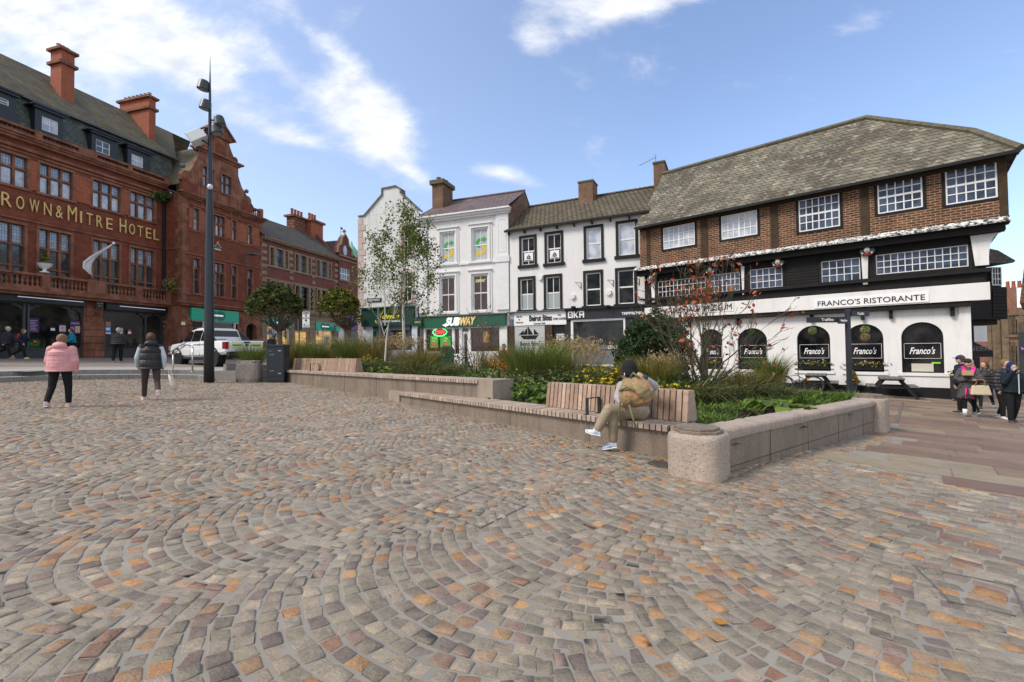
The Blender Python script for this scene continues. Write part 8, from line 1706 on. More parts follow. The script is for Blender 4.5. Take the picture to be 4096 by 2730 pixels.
def puffer(name, col, rough=.55, pitch=11, amt=.5):
    m, nt, b = NT(name); o = objco(nt); s = nt.nodes.new('ShaderNodeSeparateXYZ'); L(nt, o, s.inputs[0]); n1_ = noise(nt, o, 7, 4)
    h = math_n(nt, 'ABSOLUTE', math_n(nt, 'SINE', math_n(nt, 'ADD', math_n(nt, 'MULTIPLY', s.outputs[2], pitch*PI), math_n(nt, 'MULTIPLY', n1_, 1.2))))
    h2 = math_n(nt, 'ADD', math_n(nt, 'POWER', h, .45), math_n(nt, 'MULTIPLY', n1_, .7)); L(nt, mixc(nt, ramp(nt, n1_, [(.3, (0, 0, 0)), (.7, (1, 1, 1))]), c4(col, .82), c4(col, 1.12)), b.inputs['Base Color'])
    b.inputs['Roughness'].default_value = rough; bump(nt, b, h2, amt, .05); return m
def fabric(name, col, rough=.85, var=.12, fold=.6): return mat(name, col, rough, var, 9, fold, 14)
def camo(name, cols, sc):
    m, nt, b = NT(name); n1_ = noise(nt, objco(nt), sc, 4, .6, .5); L(nt, ramp(nt, n1_, [(i*.9/len(cols)+.15*(i > 0)+.05, c) for i, c in enumerate(cols)], 'CONSTANT'), b.inputs['Base Color']); b.inputs['Roughness'].default_value = .85; bump(nt, b, noise(nt, objco(nt), 12, 4), .7, .03); return m
def joints_walk(H, stride=.3, arm=.25, lean=.03, elbow=.3, w=1.0, stand=False):
    J = {}; J['pel'] = V3(0, 0, .53*H); J['waist'] = V3(0, lean*.4*H, .62*H); J['chest'] = V3(0, lean*H, .74*H); J['neck'] = V3(0, lean*1.3*H, .835*H); J['head'] = V3(0, lean*1.7*H, .925*H)
    for s, nm in ((-1, 'L'), (1, 'R')):
        a = stride*s; hip = V3(s*.055*H*w, 0, .51*H); kn = hip+V3(s*.005*H, math.sin(a)*.245*H, -math.cos(a)*.245*H); b = a-(.12 if a > 0 else .55*abs(stride)/.3)
        an = kn+V3(0, math.sin(b)*.235*H, -math.cos(b)*.235*H); J['hip'+nm], J['kn'+nm], J['an'+nm] = hip, kn, an; J['toe'+nm] = an+V3(s*.02*H, .1*H*math.cos(max(0, -b*.9)), -.028*H-(.05*H if b < -.3 else 0))
        sh = V3(s*.100*H*w, lean*1.1*H, .795*H); aa = -arm*s; el = sh+V3(s*.035*H*w, math.sin(aa)*.17*H, -math.cos(aa)*.17*H); ee = aa+elbow; wr = el+V3(-s*.005*H, math.sin(ee)*.15*H, -math.cos(ee)*.15*H); J['sh'+nm], J['el'+nm], J['wr'+nm] = sh, el, wr
    mz = min(J['anL'].z, J['anR'].z)-.045*H
    for k in J: J[k] = J[k]-V3(0, 0, mz)
    return J
def person(label, loc, rz, H, J, top, bot, shoe, hair, hairm, topkind='jacket', bulk=1.0, legw=1.0, coat_len=.0, hood=None, hat=None, group=None, sleeves=None, look=0.0, long_hair=False, hemw=1.0):
    rt = thing('person', label, 'person', loc, rz, group); k = H; S = (J['shR']-J['shL']).normalized(); fw = V3(0, 1, 0) if 'fw' not in J else J['fw']
    # one continuous body
    b = MB(); hd = J['head']; Rz = Matrix.Rotation(look, 3, 'Z') if 'rot' not in J else J['rot']; hf = Rz @ fw; hs = Rz @ S
    r3 = Matrix((hs, hf, hs.cross(hf))).transposed() if hs.cross(hf).z > 0 else Matrix((hs, hf, -hs.cross(hf))).transposed()
    b.ball(hd, (.050*k, .059*k, .070*k), 16, rot=r3); b.ball(hd+hf*.02*k-V3(0, 0, .032*k), (.034*k, .038*k, .034*k), 12, rot=r3)
    b.ball(hd+hf*.058*k-V3(0, 0, .006*k), (.007*k, .012*k, .013*k), 8); [b.ball(hd+hs*s_*.046*k-V3(0, 0, .004*k), (.006*k, .01*k, .017*k), 8) for s_ in (-1, 1)]
    b.tube([J['chest'], J['neck'], hd-V3(0, 0, .03*k)], [.05*k, .033*k, .031*k], 10); eltube(b, [J['pel'], J['waist'], J['chest'], J['neck']-V3(0, 0, .02*k)], [.075*k, .07*k, .085*k, .05*k], [.05*k, .05*k, .055*k, .035*k], S)
    for nm in 'LR':
        b.tube([J['chest']+V3(0, 0, .05*k), J['sh'+nm], J['el'+nm], J['wr'+nm]], [.04*k, .028*k, .021*k, .015*k], 8); b.tube([J['pel'], J['hip'+nm], J['kn'+nm], J['an'+nm]], [.06*k, .045*k, .03*k, .02*k], 8)
        d = (J['wr'+nm]-J['el'+nm]).normalized(); hand(b, J['wr'+nm]-d*.01, d, J.get('pn'+nm, S), k/1.7)
    skinned(b, 'body', m_skin, rt, .0075, 1)
    e = MB()
    for s_ in (-1, 1): e.ball(hd+hf*.051*k+hs*s_*.018*k+V3(0, 0, .006*k), (.005*k, .004*k, .0035*k), 6)
    e.build('eyes', m_black, rt); e = MB(); e.ball(hd+hf*.053*k-V3(0, 0, .031*k), (.012*k, .006*k, .004*k), 6); e.build('mouth', plain('lips', (.4, .15, .13), .5) if 'lips' not in D.materials else D.materials['lips'], rt)
    # legs
    t = MB(); eltube(t, [J['waist']-V3(0, 0, .03*k), J['pel'], J['pel']-V3(0, 0, .05*k)], [.085*k*bulk, .098*k*bulk, .08*k*bulk], [.06*k*bulk, .07*k*bulk, .06*k], S)
    for nm in 'LR': limb(t, [J['hip'+nm], J['kn'+nm], J['an'+nm]-(J['an'+nm]-J['kn'+nm]).normalized()*.02*k], [.058*k*legw, .040*k*legw, .031*k*legw])
    skinned(t, 'trousers', bot, rt, .012, 3)
    for nm in 'LR':
        q = MB(); a, c = J['an'+nm], J['toe'+nm]; d = (c-a); d = (d-V3(0, 0, 0)).normalized(); dh = V3(d.x, d.y, 0).normalized(); heel = a-dh*.028*k+V3(0, 0, -.02*k); sd = dh.cross(V3(0, 0, 1))
        q.tube([a+V3(0, 0, .025*k), a-V3(0, 0, .015*k)], [.026*k, .03*k], 10); eltube(q, [heel, a+V3(0, 0, -.022*k)+dh*.02*k, a.lerp(c, .6)+V3(0, 0, -.008*k), c], [.024*k, .027*k, .03*k, .018*k], [.024*k, .026*k, .019*k, .011*k], sd); skinned(q, 'shoe', shoe, rt, .008, 2)
        so_ = MB(); eltube(so_, [heel-V3(0, 0, .018*k), a.lerp(c, .5)-V3(0, 0, .026*k), c-V3(0, 0, .008*k)], [.027*k, .031*k, .02*k], [.007*k]*3, sd); so_.build('sole', m_wsign, rt)
    # top
    t = MB(); pz = J['pel']; low = pz-V3(0, 0, coat_len*k); pts = [low, pz, J['waist'], J['chest'], J['neck']-V3(0, 0, .015*k)]; bb = .4+.6*bulk; rx = [.105*k*bulk*hemw, .1*k*bulk, .098*k*bulk, .106*k*bb, .05*k]; ry = [.085*k*bulk, .078*k*bulk, .075*k*bulk, .082*k*bulk, .05*k]
    P = []; RX = []; RY = []; n = 6
    for i in range(len(pts)-1):
        for j in range(n): u = j/n; P.append(pts[i].lerp(pts[i+1], u)); RX.append(rx[i]+(rx[i+1]-rx[i])*u); RY.append(ry[i]+(ry[i+1]-ry[i])*u)
    P.append(pts[-1]); RX.append(rx[-1]); RY.append(ry[-1])
    if topkind == 'puffer': RX = [r*(1+.02*abs(math.sin(i*1.1))) for i, r in enumerate(RX)]; RY = [r*(1+.05*abs(math.sin(i*1.1))) for i, r in enumerate(RY)]
    eltube(t, P, RX, RY, S, 18); t.ball(J['neck'], (.045*k, .045*k, .03*k), 12); st = t if sleeves is None else MB(); sb_ = bulk if topkind != 'vest' else 1.0
    for nm in 'LR': sq = .55+.45*sb_; t.ball(J['sh'+nm]-V3(0, 0, .008*k), .043*k*sq, 12); limb(st, [J['sh'+nm]-V3(0, 0, .01*k), J['el'+nm], J['wr'+nm]], [.042*k*sq, .04*k*sq, .028*k*(.6+.4*sq)])
    if hood == 'down': t.ball(J['neck']-fw*.05*k-V3(0, 0, .0), (.085*k, .06*k, .06*k), 14)
    skinned(t, 'vest' if topkind == 'vest' else 'jacket', top, rt, .013, 3)
    if sleeves is not None: skinned(st, 'sleeves', sleeves, rt, .011, 2)
    # hair and headwear
    if hood == 'up': q = MB(); q.ball(hd-hf*.012*k+V3(0, 0, .006*k), (.062*k, .066*k, .08*k), 16); q.tube([hd-hf*.015*k-V3(0, 0, .02*k), J['neck']], [.06*k, .065*k], 12); ho = q.build('hood', hat, rt, smooth=True); q = MB(); q.ball(hd+hf*.028*k-V3(0, 0, .012*k), (.042*k, .032*k, .052*k), 14, rot=r3); q.build('face', m_skin, rt, smooth=True)
    else:
        if hair: q = MB(); q.ball(hd-hf*.010*k+V3(0, 0, .010*k), (.058*k, .064*k, .072*k), 18, rot=r3); q.v = [v for v in q.v]
        if hair:
            vs = [Vector(v) for v in q.v]; q.v = [tuple(v if (v-hd).dot(hf) < .028*k or v.z > hd.z+.035*k else v-hf*((v-hd).dot(hf)-.028*k)) for v in vs]
            if hair == 'bun': q.ball(hd-hf*.06*k+V3(0, 0, .02*k), .024*k, 10)
            if long_hair: q.tube([hd-hf*.02*k, hd-hf*.045*k-V3(0, 0, .05*k), J['neck']-hf*.05*k-V3(0, 0, .07*k)], [.05*k, .045*k, .02*k], 10)
            skinned(q, 'hair', hairm, rt, .007, 1)
        if hat and hood is None:
            q = MB(); q.ball(hd+V3(0, 0, .022*k), (.056*k, .062*k, .055*k), 18)
            if 'cap' in hat.name: eltube(q, [hd+hf*.04*k+V3(0, 0, .03*k), hd+hf*.105*k+V3(0, 0, .022*k)], [.045*k, .03*k], [.006*k, .004*k], hs, 12)
            skinned(q, 'hat', hat, rt, .007, 1)
    return rt
def gp2(px, py, up=0): p = hit(px, py, up); return p
m_blackc = fabric('black_cloth', (.012, .012, .014)); m_blackp = puffer('black_puffer', (.014, .014, .017)); m_dgrey = fabric('dark_brown_leggings', (.06, .045, .042)); m_pinkp = puffer('pink_puffer', (.62, .29, .30), .6, 3.6, .35)
m_wshoe = plain('white_shoe', (.62, .58, .56), .6); m_pshoe = plain('pink_white_shoe', (.62, .42, .42), .6); m_dshoe = plain('dark_shoe', (.03, .03, .03), .6); m_palesl = fabric('pale_blue_sleeve', (.5, .56, .6)); m_navyc = fabric('navy_cloth', (.015, .02, .045)); m_tealc = fabric('teal_jacket', (.01, .20, .28))
def ph_(px, pyf, pyt, Y): return (pyf-pyt)/F*Y
p = gp2(240, 1629); H1 = ph_(240, 1629, 1341, p.y)*1.0; print('pink', p, H1)
fz = math.atan2(p.x, p.y)     # heading away from the camera = +angle toward its ray
person('person in a pink padded coat, black leggings and white socks walking away on the left', p, .25, H1, joints_walk(H1, .16, .12, .02, .35, 1.2), m_pinkp, m_blackc, m_pshoe, 'short', m_hairl, 'puffer', 1.55, 1.08, .05, 'down')
o1 = D.objects['person']; 
p = gp2(603, 1602); H2 = ph_(603, 1602, 1331, p.y); print('vest', p, H2)
person('person in a black padded gilet with pale sleeves and brown leggings walking away', p, .75, H2, joints_walk(H2, -.34, .3, .03, .35, 1.1), puffer('black_gilet', (.013, .012, .014), .55, 6, .5), m_dgrey, m_pshoe, 'bun', m_hairb, 'vest', 1.4, 1.0, .07, 'down', None, None, m_palesl)
hbp = gp2(677, 1560); hb_ = thing('handbag', 'small cream crescent handbag swinging beside the person in the black gilet', 'handbag', (p.x+.47, p.y-.05, p.z+.50)); q = MB(); q.tube([(-.0, -.0, .12), (.06, -.0, .0), (.12, -.0, -.14), (.14, 0, -.26)], [.02, .07, .09, .05], 10, el=.5); q.build('bag_body', plain('cream_leather', (.6, .53, .44), .5), hb_, smooth=True); q = MB(); q.tube([(.0, 0, .14), (-.05, 0, .36), (.0, 0, .36), (.12, 0, -.02)], .008, 6); q.build('strap', D.materials['cream_leather'], hb_)
def far_person(px, pyf, pyt, rz, lab, J_kw, *a, Y=None, fn=GT, **kw):
    if Y is None: q = hitG(px, pyf, fn)
    else: d = ray(px, 1400); q = Vector((d.x/d.y*Y, Y, 0)); q.z = float(fn(q.x, Y))
    H_ = max(1.15, (1.4+((1430-.0116*px)-pyt)/F*q.y)-q.z); print(lab[:30], q, round(H_, 2)); return person(lab, q, rz, H_, joints_walk(H_, **J_kw), *a, **kw)
far_person(470, 1449, 1313, .45, 'heavy person in a black padded jacket and black trousers before the hotel window', dict(stride=.14, arm=.1, elbow=.9, w=1.15), m_blackp, m_blackc, m_dshoe, 'short', m_hairg, 'puffer', 1.75, 1.25, .02)
far_person(86, 1437, 1316, -1.2, 'child with red backpack, striped dark trousers and yellow shoes at the far left', dict(stride=.35, arm=.3, elbow=1.0), m_navyc, m_blackc, plain('lime_shoe', (.55, .65, .08), .6), 'short', m_hairl, 'jacket', 1.2, 1.1)
far_person(24, 1436, 1305, -1.3, 'person in dark coat and grey hat with backpack at the left margin', dict(stride=.4, arm=.3, elbow=.4), fabric('charcoal_coat', (.035, .035, .045)), m_blackc, plain('red_shoe', (.4, .1, .1), .6), 'short', m_hairg, 'jacket', 1.35, 1.0, .06)
far_person(290, 1437, 1316, 2.6, 'person in a teal jacket by the purple poster behind the pink coat', dict(stride=.08, arm=.1, elbow=1.1), m_tealc, m_blackc, m_dshoe, 'short', m_hairb, 'jacket', 1.2)
def backpack(lab, px, py, Y, m, rz, s=1.0):
    d = ray(px, py); q = CAM+d*(Y/d.y); rt = thing('backpack', lab, 'backpack', q, rz); b = MB(); b.ball((0, 0, 0), (.15*s, .1*s, .22*s), 14); b.ball((0, -.08*s, -.06*s), (.1*s, .06*s, .1*s), 12); skinned(b, 'bag', m, rt, .012, 2); t = MB(); [t.tube([(x*s, .06*s, .18*s), (x*s, .16*s, .1*s), (x*s, .12*s, -.12*s)], .012*s, 6) for x in (-.09, .09)]; t.build('strap', m_black, rt); return rt
qk = hitG(86, 1437, GT); backpack('bright red backpack worn by the child at the far left', 79, 1350, qk.y-.12, fabric('red_bag', (.55, .02, .02)), -1.2, .85)
qk = hitG(24, 1436, GT); backpack('dark backpack worn by the person at the left margin', 8, 1345, qk.y-.1, fabric('dark_bag', (.02, .03, .035)), -1.3, 1.1)
far_person(2017, 1440, 1379, 2.9, 'person in a bright red top seen over the grasses by the sandwich shop', dict(stride=.1, arm=.1), fabric('red_top', (.55, .02, .02)), m_blackc, m_dshoe, 'short', plain('black_hair', (.01, .01, .01), .6), 'jacket', 1.15, Y=21.5, fn=GS)
far_person(1078, 1420, 1343, -.6, 'white haired person in dark coat by the left lit shop window, nearer', dict(stride=.1, arm=.1), m_navyc, m_blackc, m_dshoe, 'short', m_hairg, 'jacket', 1.3, Y=33, fn=GS)
far_person(1094, 1420, 1343, -.8, 'second dark coated person beside the white haired one at the left shop window', dict(stride=.1, arm=.1), m_blackc, m_blackc, m_dshoe, 'short', m_hairb, 'jacket', 1.3, Y=33.6, fn=GS)
far_person(1338, 1420, 1358, 2.8, 'dark clothed person outside the right green signed shop, left of two', dict(stride=.1, arm=.1, elbow=1), m_blackc, m_blackc, m_dshoe, 'short', m_hairb, 'jacket', 1.2, Y=36, fn=GS)
far_person(1349, 1420, 1357, 2.6, 'white haired person outside the right green signed shop, right of two', dict(stride=.1, arm=.1, elbow=1), m_blackc, m_blackc, m_dshoe, 'short', m_hairg, 'jacket', 1.2, Y=36.4, fn=GS)
# group on the right
def arms(J, H, wL=None, wR=None, eL=None, eR=None):
    for nm, w_, e_ in (('L', wL, eL), ('R', wR, eR)):
        if e_ is not None: J['el'+nm] = J['sh'+nm]+Vector(e_)*H
        if w_ is not None: J['wr'+nm] = J['chest']+Vector(w_)*H
    return J
def right_p(px, pyf, pyt): q = hitG(px, pyf, G); return q, (1.4+((1430-.0116*px)-pyt)/F*q.y)-q.z
m_camog = camo('grey_camouflage', [(.02, .019, .021), (.07, .065, .07), (.02, .019, .021), (.22, .21, .22), (.03, .028, .03)], 9)
q, H_ = right_p(3880, 1670, 1437); print('camo', q, H_)
J = arms(joints_walk(H_, .17, .1, .01, .3, 1.0), H_, wL=(.03, .15, -.03), wR=(-.02, .14, -.1), eL=(-.05, .05, -.16), eR=(.06, .02, -.17))
cw = person('person in a long grey camouflage coat with pink lining and black cap', q, PI-.75, H_, J, m_camog, m_blackc, plain('grey_trainer', (.12, .13, .13), .6), 'short', mat('blonde_hair', (.45, .36, .24), .6, .2, 30, .4), 'jacket', 1.35, .85, .22, None, plain('black_cap', (.012, .012, .016), .8), hemw=1.15, look=-.9, long_hair=True)
pk_ = plain('hot_pink_lining', (.85, .01, .28), .6); t = MB(); k = H_
for s_ in (-1, 1): t.tube([V3(s_*.065*k, -.02*k, .865*k)+J['pel']*0, V3(s_*.055*k, .075*k, .81*k), V3(s_*.02*k, .125*k, .68*k)], [.028*k, .03*k, .012*k], 8, el=.6); t.tube([V3(.02*k+s_*.02*k, .115*k, .5*k), V3(.05*k*s_, .12*k, .32*k)], [.012*k, .006*k], 6)
t.build('pink_lapel', pk_, cw, smooth=True); t = MB()
for s_ in (-1, 1): t.tube([J['an'+('L' if s_ < 0 else 'R')]+V3(0, 0, .10*k), J['an'+('L' if s_ < 0 else 'R')]], .031*k, 10)
t.build('white_socks', m_wsign, cw, smooth=True)
cR = Matrix.Rotation(PI-.75, 3, 'Z'); a = q+cR @ V3(.02*k, .19*k, .73*k); bx_o = thing('food_box', 'open brown cardboard food box held by the person in the camouflage coat', 'box', a, PI-.75); t = MB(); t.box(-.1, .1, -.08, .08, 0, .05); t.box(-.105, .105, .08, .09, .0, .12); t.build('carton', plain('cardboard', (.42, .27, .13), .8), bx_o)
a = q+cR @ V3(-.13*k, .13*k, .40*k); tt = thing('tote_bag', 'cream checked tote bag hanging from the arm of the camouflage coat', 'handbag', a, PI-.75+.2)
mchk, nt, b = NT('checked_canvas'); v = nt.nodes.new('ShaderNodeTexChecker'); mp = nt.nodes.new('ShaderNodeMapping'); mp.inputs['Rotation'].default_value = (.3, .4, .2); L(nt, objco(nt), mp.inputs[0]); L(nt, mp.outputs[0], v.inputs[0]); v.inputs['Scale'].default_value = 55; v.inputs['Color1'].default_value = (.62, .54, .38, 1); v.inputs['Color2'].default_value = (.40, .33, .22, 1); L(nt, v.outputs[0], b.inputs['Base Color'])
tt.scale = (.82, .82, .9); t = MB(); vs = [(-.24, -.09, 0), (.24, -.09, 0), (.24, .09, 0), (-.24, .09, 0), (-.19, -.03, .27), (.19, -.03, .27), (.19, .03, .27), (-.19, .03, .27)]; t.add(vs, [(3, 2, 1, 0), (0, 1, 5, 4), (1, 2, 6, 5), (2, 3, 7, 6), (3, 0, 4, 7), (4, 5, 6, 7)]); t.build('bag_body', mchk, tt, bev=.03); t = MB(); [t.tube([(-.12, y, .25), (-.08, y, .42), (.06, y, .43), (.12, y, .25)], .011, 6) for y in (-.03, .03)]; t.build('handles', plain('tan_leather', (.40, .2, .09), .5), tt, smooth=True)
q2 = Vector((q.x*1.07-.12, q.y*1.07, 0)); q2.z = float(G(q2.x, q2.y)); H_ = (1.4+((1430-.0116*3866)-1424)/F*q2.y)-q2.z; person('person in navy jacket and blue cap mostly hidden behind the camouflage coat', q2, 1.3, H_, joints_walk(H_, .15, .1), m_navyc, m_blackc, m_dshoe, 'short', m_hairb, 'jacket', 1.45, 1.1, .02, None, plain('navy_cap', (.012, .025, .06), .8))
q, H_ = right_p(3945, 1638, 1443); person('person with long brown hair in a short black padded coat behind the tote bag', q, 2.2, H_, joints_walk(H_, .35, .1, .02, 1.2), m_blackp, m_blackc, m_dshoe, 'long', m_hairb, 'puffer', 1.3, .9, .03, look=-.6, long_hair=True)
q, H_ = right_p(4056, 1694, 1453); J = arms(joints_walk(H_, .12, .08, .0, .2, 1.0), H_, wR=(.07, .11, .11), eR=(.06, .06, -.13)); person('child in a dark hooded waterproof with pale zip at the right margin', q, PI+.05-.3, H_, J, fabric('dark_teal_waterproof', (.008, .016, .022), .7), m_blackc, plain('grey_shoe', (.06, .06, .06), .7), None, None, 'jacket', 1.4, 1.15, .03, 'up', fabric('navy_hood', (.012, .03, .09)))
t = MB(); zrot = Matrix.Rotation(PI-.25, 3, 'Z'); t.box(-.008, .008, .122*H_, .13*H_, .5*H_, .82*H_); ch = [o for o in D.objects if o.get('label', '').startswith('child in a dark hooded')][0]; t.build('zip', plain('mint_zip', (.55, .65, .6), .5), ch)
q3 = Vector((q.x*1.07-.25, q.y*1.07, 0)); q3.z = float(G(q3.x, q3.y)); person('person in grey padded coat and white shoes half hidden behind the hooded child', q3, PI, 1.5, joints_walk(1.5, .15, .1), puffer('grey_puffer', (.03, .028, .033)), m_blackc, m_wshoe, 'long', m_hairl, 'puffer', 1.5, 1.1, .03, long_hair=True)
# ---------------------------------------------------------------- the seated person
def LP_(px, py, off):
    u, z = LOW.p(2150+px/2.614, 1400+py/2.614, off); w = LOW.o+LOW.d*u+LOW.n*off; return Vector((w.x, w.y, z))
org = LP_(1040, 700, .22); org.z = .38
J = {}; g = lambda x, y, o: LP_(x, y, o)-org
bx = LOW.d; bnv = LOW.n
J['pel'] = g(1040, 660, .20); J['pel'].z = .10; J['waist'] = J['pel']+V3(0, 0, .14)-bnv*.02-bx*.02; J['chest'] = J['pel']+V3(0, 0, .34)-bnv*.06-bx*.06; J['neck'] = g(985, 325, .10); J['head'] = g(962, 235, .06)
J['shL'] = J['neck']-bx*.17-V3(0, 0, .07); J['shR'] = J['neck']+bx*.19-V3(0, 0, .05)+bnv*.04
J['elL'] = g(845, 500, .02); J['wrL'] = g(890, 560, -.16); J['elR'] = g(1215, 380, .10); J['wrR'] = g(1120, 300, -.06)
J['hipL'] = J['pel']-bx*.08-bnv*.02; J['hipR'] = J['pel']+bx*.08-bnv*.02
J['knL'] = g(790, 690, -.22); J['anL'] = g(790, 965, -.20); J['toeL'] = g(680, 1030, -.30)
J['knR'] = g(745, 620, -.30); J['anR'] = g(620, 845, -.42); J['toeR'] = g(500, 845, -.52)
J['fw'] = (-bnv*.75-bx*.66).normalized()
for k_ in J: print(k_, [round(v, 2) for v in J[k_]])
m_khaki = fabric('khaki_trousers', (.30, .245, .17), .85, .15, .9); m_bshoe = mat('pale_blue_trainer', (.28, .42, .6), .6, .3, 14, .2, col2=(.7, .72, .75)); m_greyj = fabric('pale_grey_jacket', (.36, .35, .355), .85, .08, .8)
sp = person('seated person in black woolly hat, grey jacket, khaki trousers and blue trainers, legs crossed', org, 0, 1.76, J, m_greyj, m_khaki, m_bshoe, None, None, 'jacket', 1.12, 1.18, .0, None, plain('black_beanie', (.008, .008, .009), .95))
t = MB(); hd = J['head']; t.ball(hd+V3(0, 0, .05), (.115, .12, .14), 16); t.tube([hd+V3(0, 0, -.04), hd+V3(0, 0, .03)], [.122, .124], 16); skinned(t, 'beanie', D.materials['black_beanie'], sp, .008, 1)
t = MB(); c = hd+V3(0, 0, -.0)+(LP_(965, 262, .0)-LP_(962, 235, .0))*.6; c = c+J['fw']*.0-bnv*.13; t.box(c.x-.006, c.x+.006, c.y-.003, c.y+.003, c.z-.02, c.z+.02); t.build('white_tag', m_wsign, sp)
m_mc = camo('woodland_camouflage', [(.14, .09, .045), (.34, .19, .09), (.22, .19, .10), (.42, .28, .15), (.11, .10, .055), (.5, .38, .26)], 13)
gl_ = MB(); gl_.ball(J['wrR'], (.055, .05, .06), 12); gl_.tube([J['elR'].lerp(J['wrR'], .55), J['wrR']], [.05, .05], 10); skinned(gl_, 'dark_cuff', fabric('charcoal_wool', (.05, .052, .055)), sp, .008, 2)
a = LP_(1030, 445, -.22); rk = thing('rucksack', 'bulky brown and green camouflage rucksack held up by the seated person', 'rucksack', a, math.atan2(bd.y, bd.x)); t = MB(); t.ball((0, 0, 0), (.235, .14, .19), 18); t.ball((-.06, -.08, -.05), (.13, .09, .11), 14); t.ball((.1, -.06, .04), (.11, .1, .1), 14); t.ball((-.1, 0, .1), (.09, .09, .07), 12)
t.v = [(x+.012*math.sin(z*40+y*30), y+.012*math.sin(x*35+z*20), z+.012*math.sin(x*30)) for x, y, z in t.v]; rk.scale = (1.1, 1.1, 1.12); skinned(t, 'pack', m_mc, rk, .01, 2); t = MB(); m_web = plain('olive_webbing', (.16, .15, .07), .8)
t.tube([(-.17, -.08, -.08), (-.2, -.08, -.22), (-.19, -.07, -.38)], .012, 6); t.tube([(-.02, -.12, -.14), (.02, -.1, -.3), (.05, -.08, -.46)], .014, 6); t.tube([(-.05, -.05, .18), (.02, -.08, .24), (.08, -.04, .18)], .014, 6); t.tube([(-.14, -.15, .02), (0, -.17, .08), (.16, -.13, .0)], .014, 6); t.build('strap', m_web, rk, smooth=True)
# ================================================================ the white pickup
rw = hitG(863, 1466, GT); fwp = hitG(738, 1454, GT); hd_ = Vector((fwp.x-rw.x, fwp.y-rw.y)).normalized(); hd_ = Vector((-.87, .49)).normalized()
ang_t = math.atan2(hd_.y, hd_.x)          # local +x points to the bonnet, +y to its left
tr_ = thing('pickup_truck', 'white double cab pickup with yellow tailgate lettering parked before the hotel', 'pickup truck', (rw.x+hd_.x*1.6-hd_.y*-.0, rw.y+hd_.y*1.6, float(GT(rw.x, rw.y))), ang_t)
# shift so that the near rear wheel sits at the measured point
side = Vector((-hd_.y, hd_.x)); tr_.location = (rw.x+hd_.x*1.62-side.x*.82, rw.y+hd_.y*1.62-side.y*.82, float(GT(rw.x, rw.y)))
m_car = plain('white_car_paint', (.76, .77, .79), .25, coat=.6); m_cgl = plain('car_glass', (.008, .009, .011), .06, spec=.6); m_trim = plain('black_trim', (.014, .014, .015), .5); m_tyre = plain('tyre', (.014, .014, .014), .85); m_rim = plain('alloy', (.12, .12, .13), .35, .8)
def hull(mb, st, n_side, mi=None):
    """st: list of (x, [(y,z)...]) half sections, mirrored"""
    vs = []; m_ = len(st[0][1])
    for x, sec in st:
        for y, z in sec: vs.append((x, y, z))
        for y, z in reversed(sec): vs.append((x, -y, z))
    k = 2*m_; fs = [(i*k+j, i*k+(j+1) % k, (i+1)*k+(j+1) % k, (i+1)*k+j) for i in range(len(st)-1) for j in range(k)]+[tuple(range(k-1, -1, -1)), tuple((len(st)-1)*k+j for j in range(k))]; mb.add(vs, fs, mi)
def sec(w, zb_, zt_, f=.0): return [(w*.90, zb_), (w, zb_+.12), (w+.02, (zb_+zt_)/2), (w-.01, zt_-.08), (w-.06, zt_)]
t = MB(); W_ = .93
hull(t, [(-2.62, sec(W_-.05, .62, 1.12)), (-2.56, sec(W_, .55, 1.15)), (-1.9, sec(W_+.02, .5, 1.16)), (-.95, sec(W_+.02, .42, 1.16)), (.6, sec(W_+.01, .4, 1.12)), (1.5, sec(W_+.02, .42, 1.10)), (2.2, sec(W_+.01, .45, 1.05)), (2.5, sec(W_-.08, .5, .96)), (2.62, sec(W_-.25, .55, .85))], 1); bo = t.build('body', m_car, tr_, bev=.02)
t = MB(); t.box(-2.55, -1.0, -.75, .75, 1.12, 1.165, 0); t.build('bed_cover', m_trim, tr_)
t = MB()
def csec(w0, w1, z0, z1): return [(w0, z0), (w0-.01, z0+.05), (w0*.5+w1*.5, (z0+z1)/2), (w1, z1-.05), (w1-.08, z1)]
hull(t, [(-.98, csec(.88, .84, 1.1, 1.16)), (-.72, csec(.89, .72, 1.1, 1.74)), (-.35, csec(.9, .70, 1.1, 1.81)), (.25, csec(.9, .70, 1.1, 1.82)), (.75, csec(.9, .68, 1.08, 1.74)), (1.42, csec(.88, .8, 1.04, 1.12))], 1); t.build('cab', m_car, tr_, bev=.02)
def sidewin(x0b, x1b, x0t, x1t, zb_, zt_, s, m, nm='side_window', yo=.0):
    t = MB(); f = lambda z: (.905-(z-1.14)*.30+.006+yo)*s
    t.ext([(x0b, f(zb_), zb_), (x1b, f(zb_), zb_), (x1t, f(zt_), zt_), (x0t, f(zt_), zt_)], (0, .006*s, 0)); return t.build(nm, m, tr_)
for s in (1, -1):
    sidewin(.42, 1.12, .42, .70, 1.17, 1.66, s, m_cgl); sidewin(-.38, .34, -.38, .34, 1.17, 1.69, s, m_cgl); sidewin(-.82, -.46, -.62, -.46, 1.19, 1.62, s, m_cgl, 'rear_quarter_glass')
t = MB(); t.ext([(1.36, -.7, 1.12), (1.36, .7, 1.12), (.82, .58, 1.70), (.82, -.58, 1.70)], (.03, 0, .03)); t.build('windscreen', m_cgl, tr_)
t = MB(); t.ext([(-.90, -.7, 1.22), (-.90, .7, 1.22), (-.76, .6, 1.68), (-.76, -.6, 1.68)], (-.03, 0, 0)); t.build('rear_window', m_cgl, tr_)
t = MB()
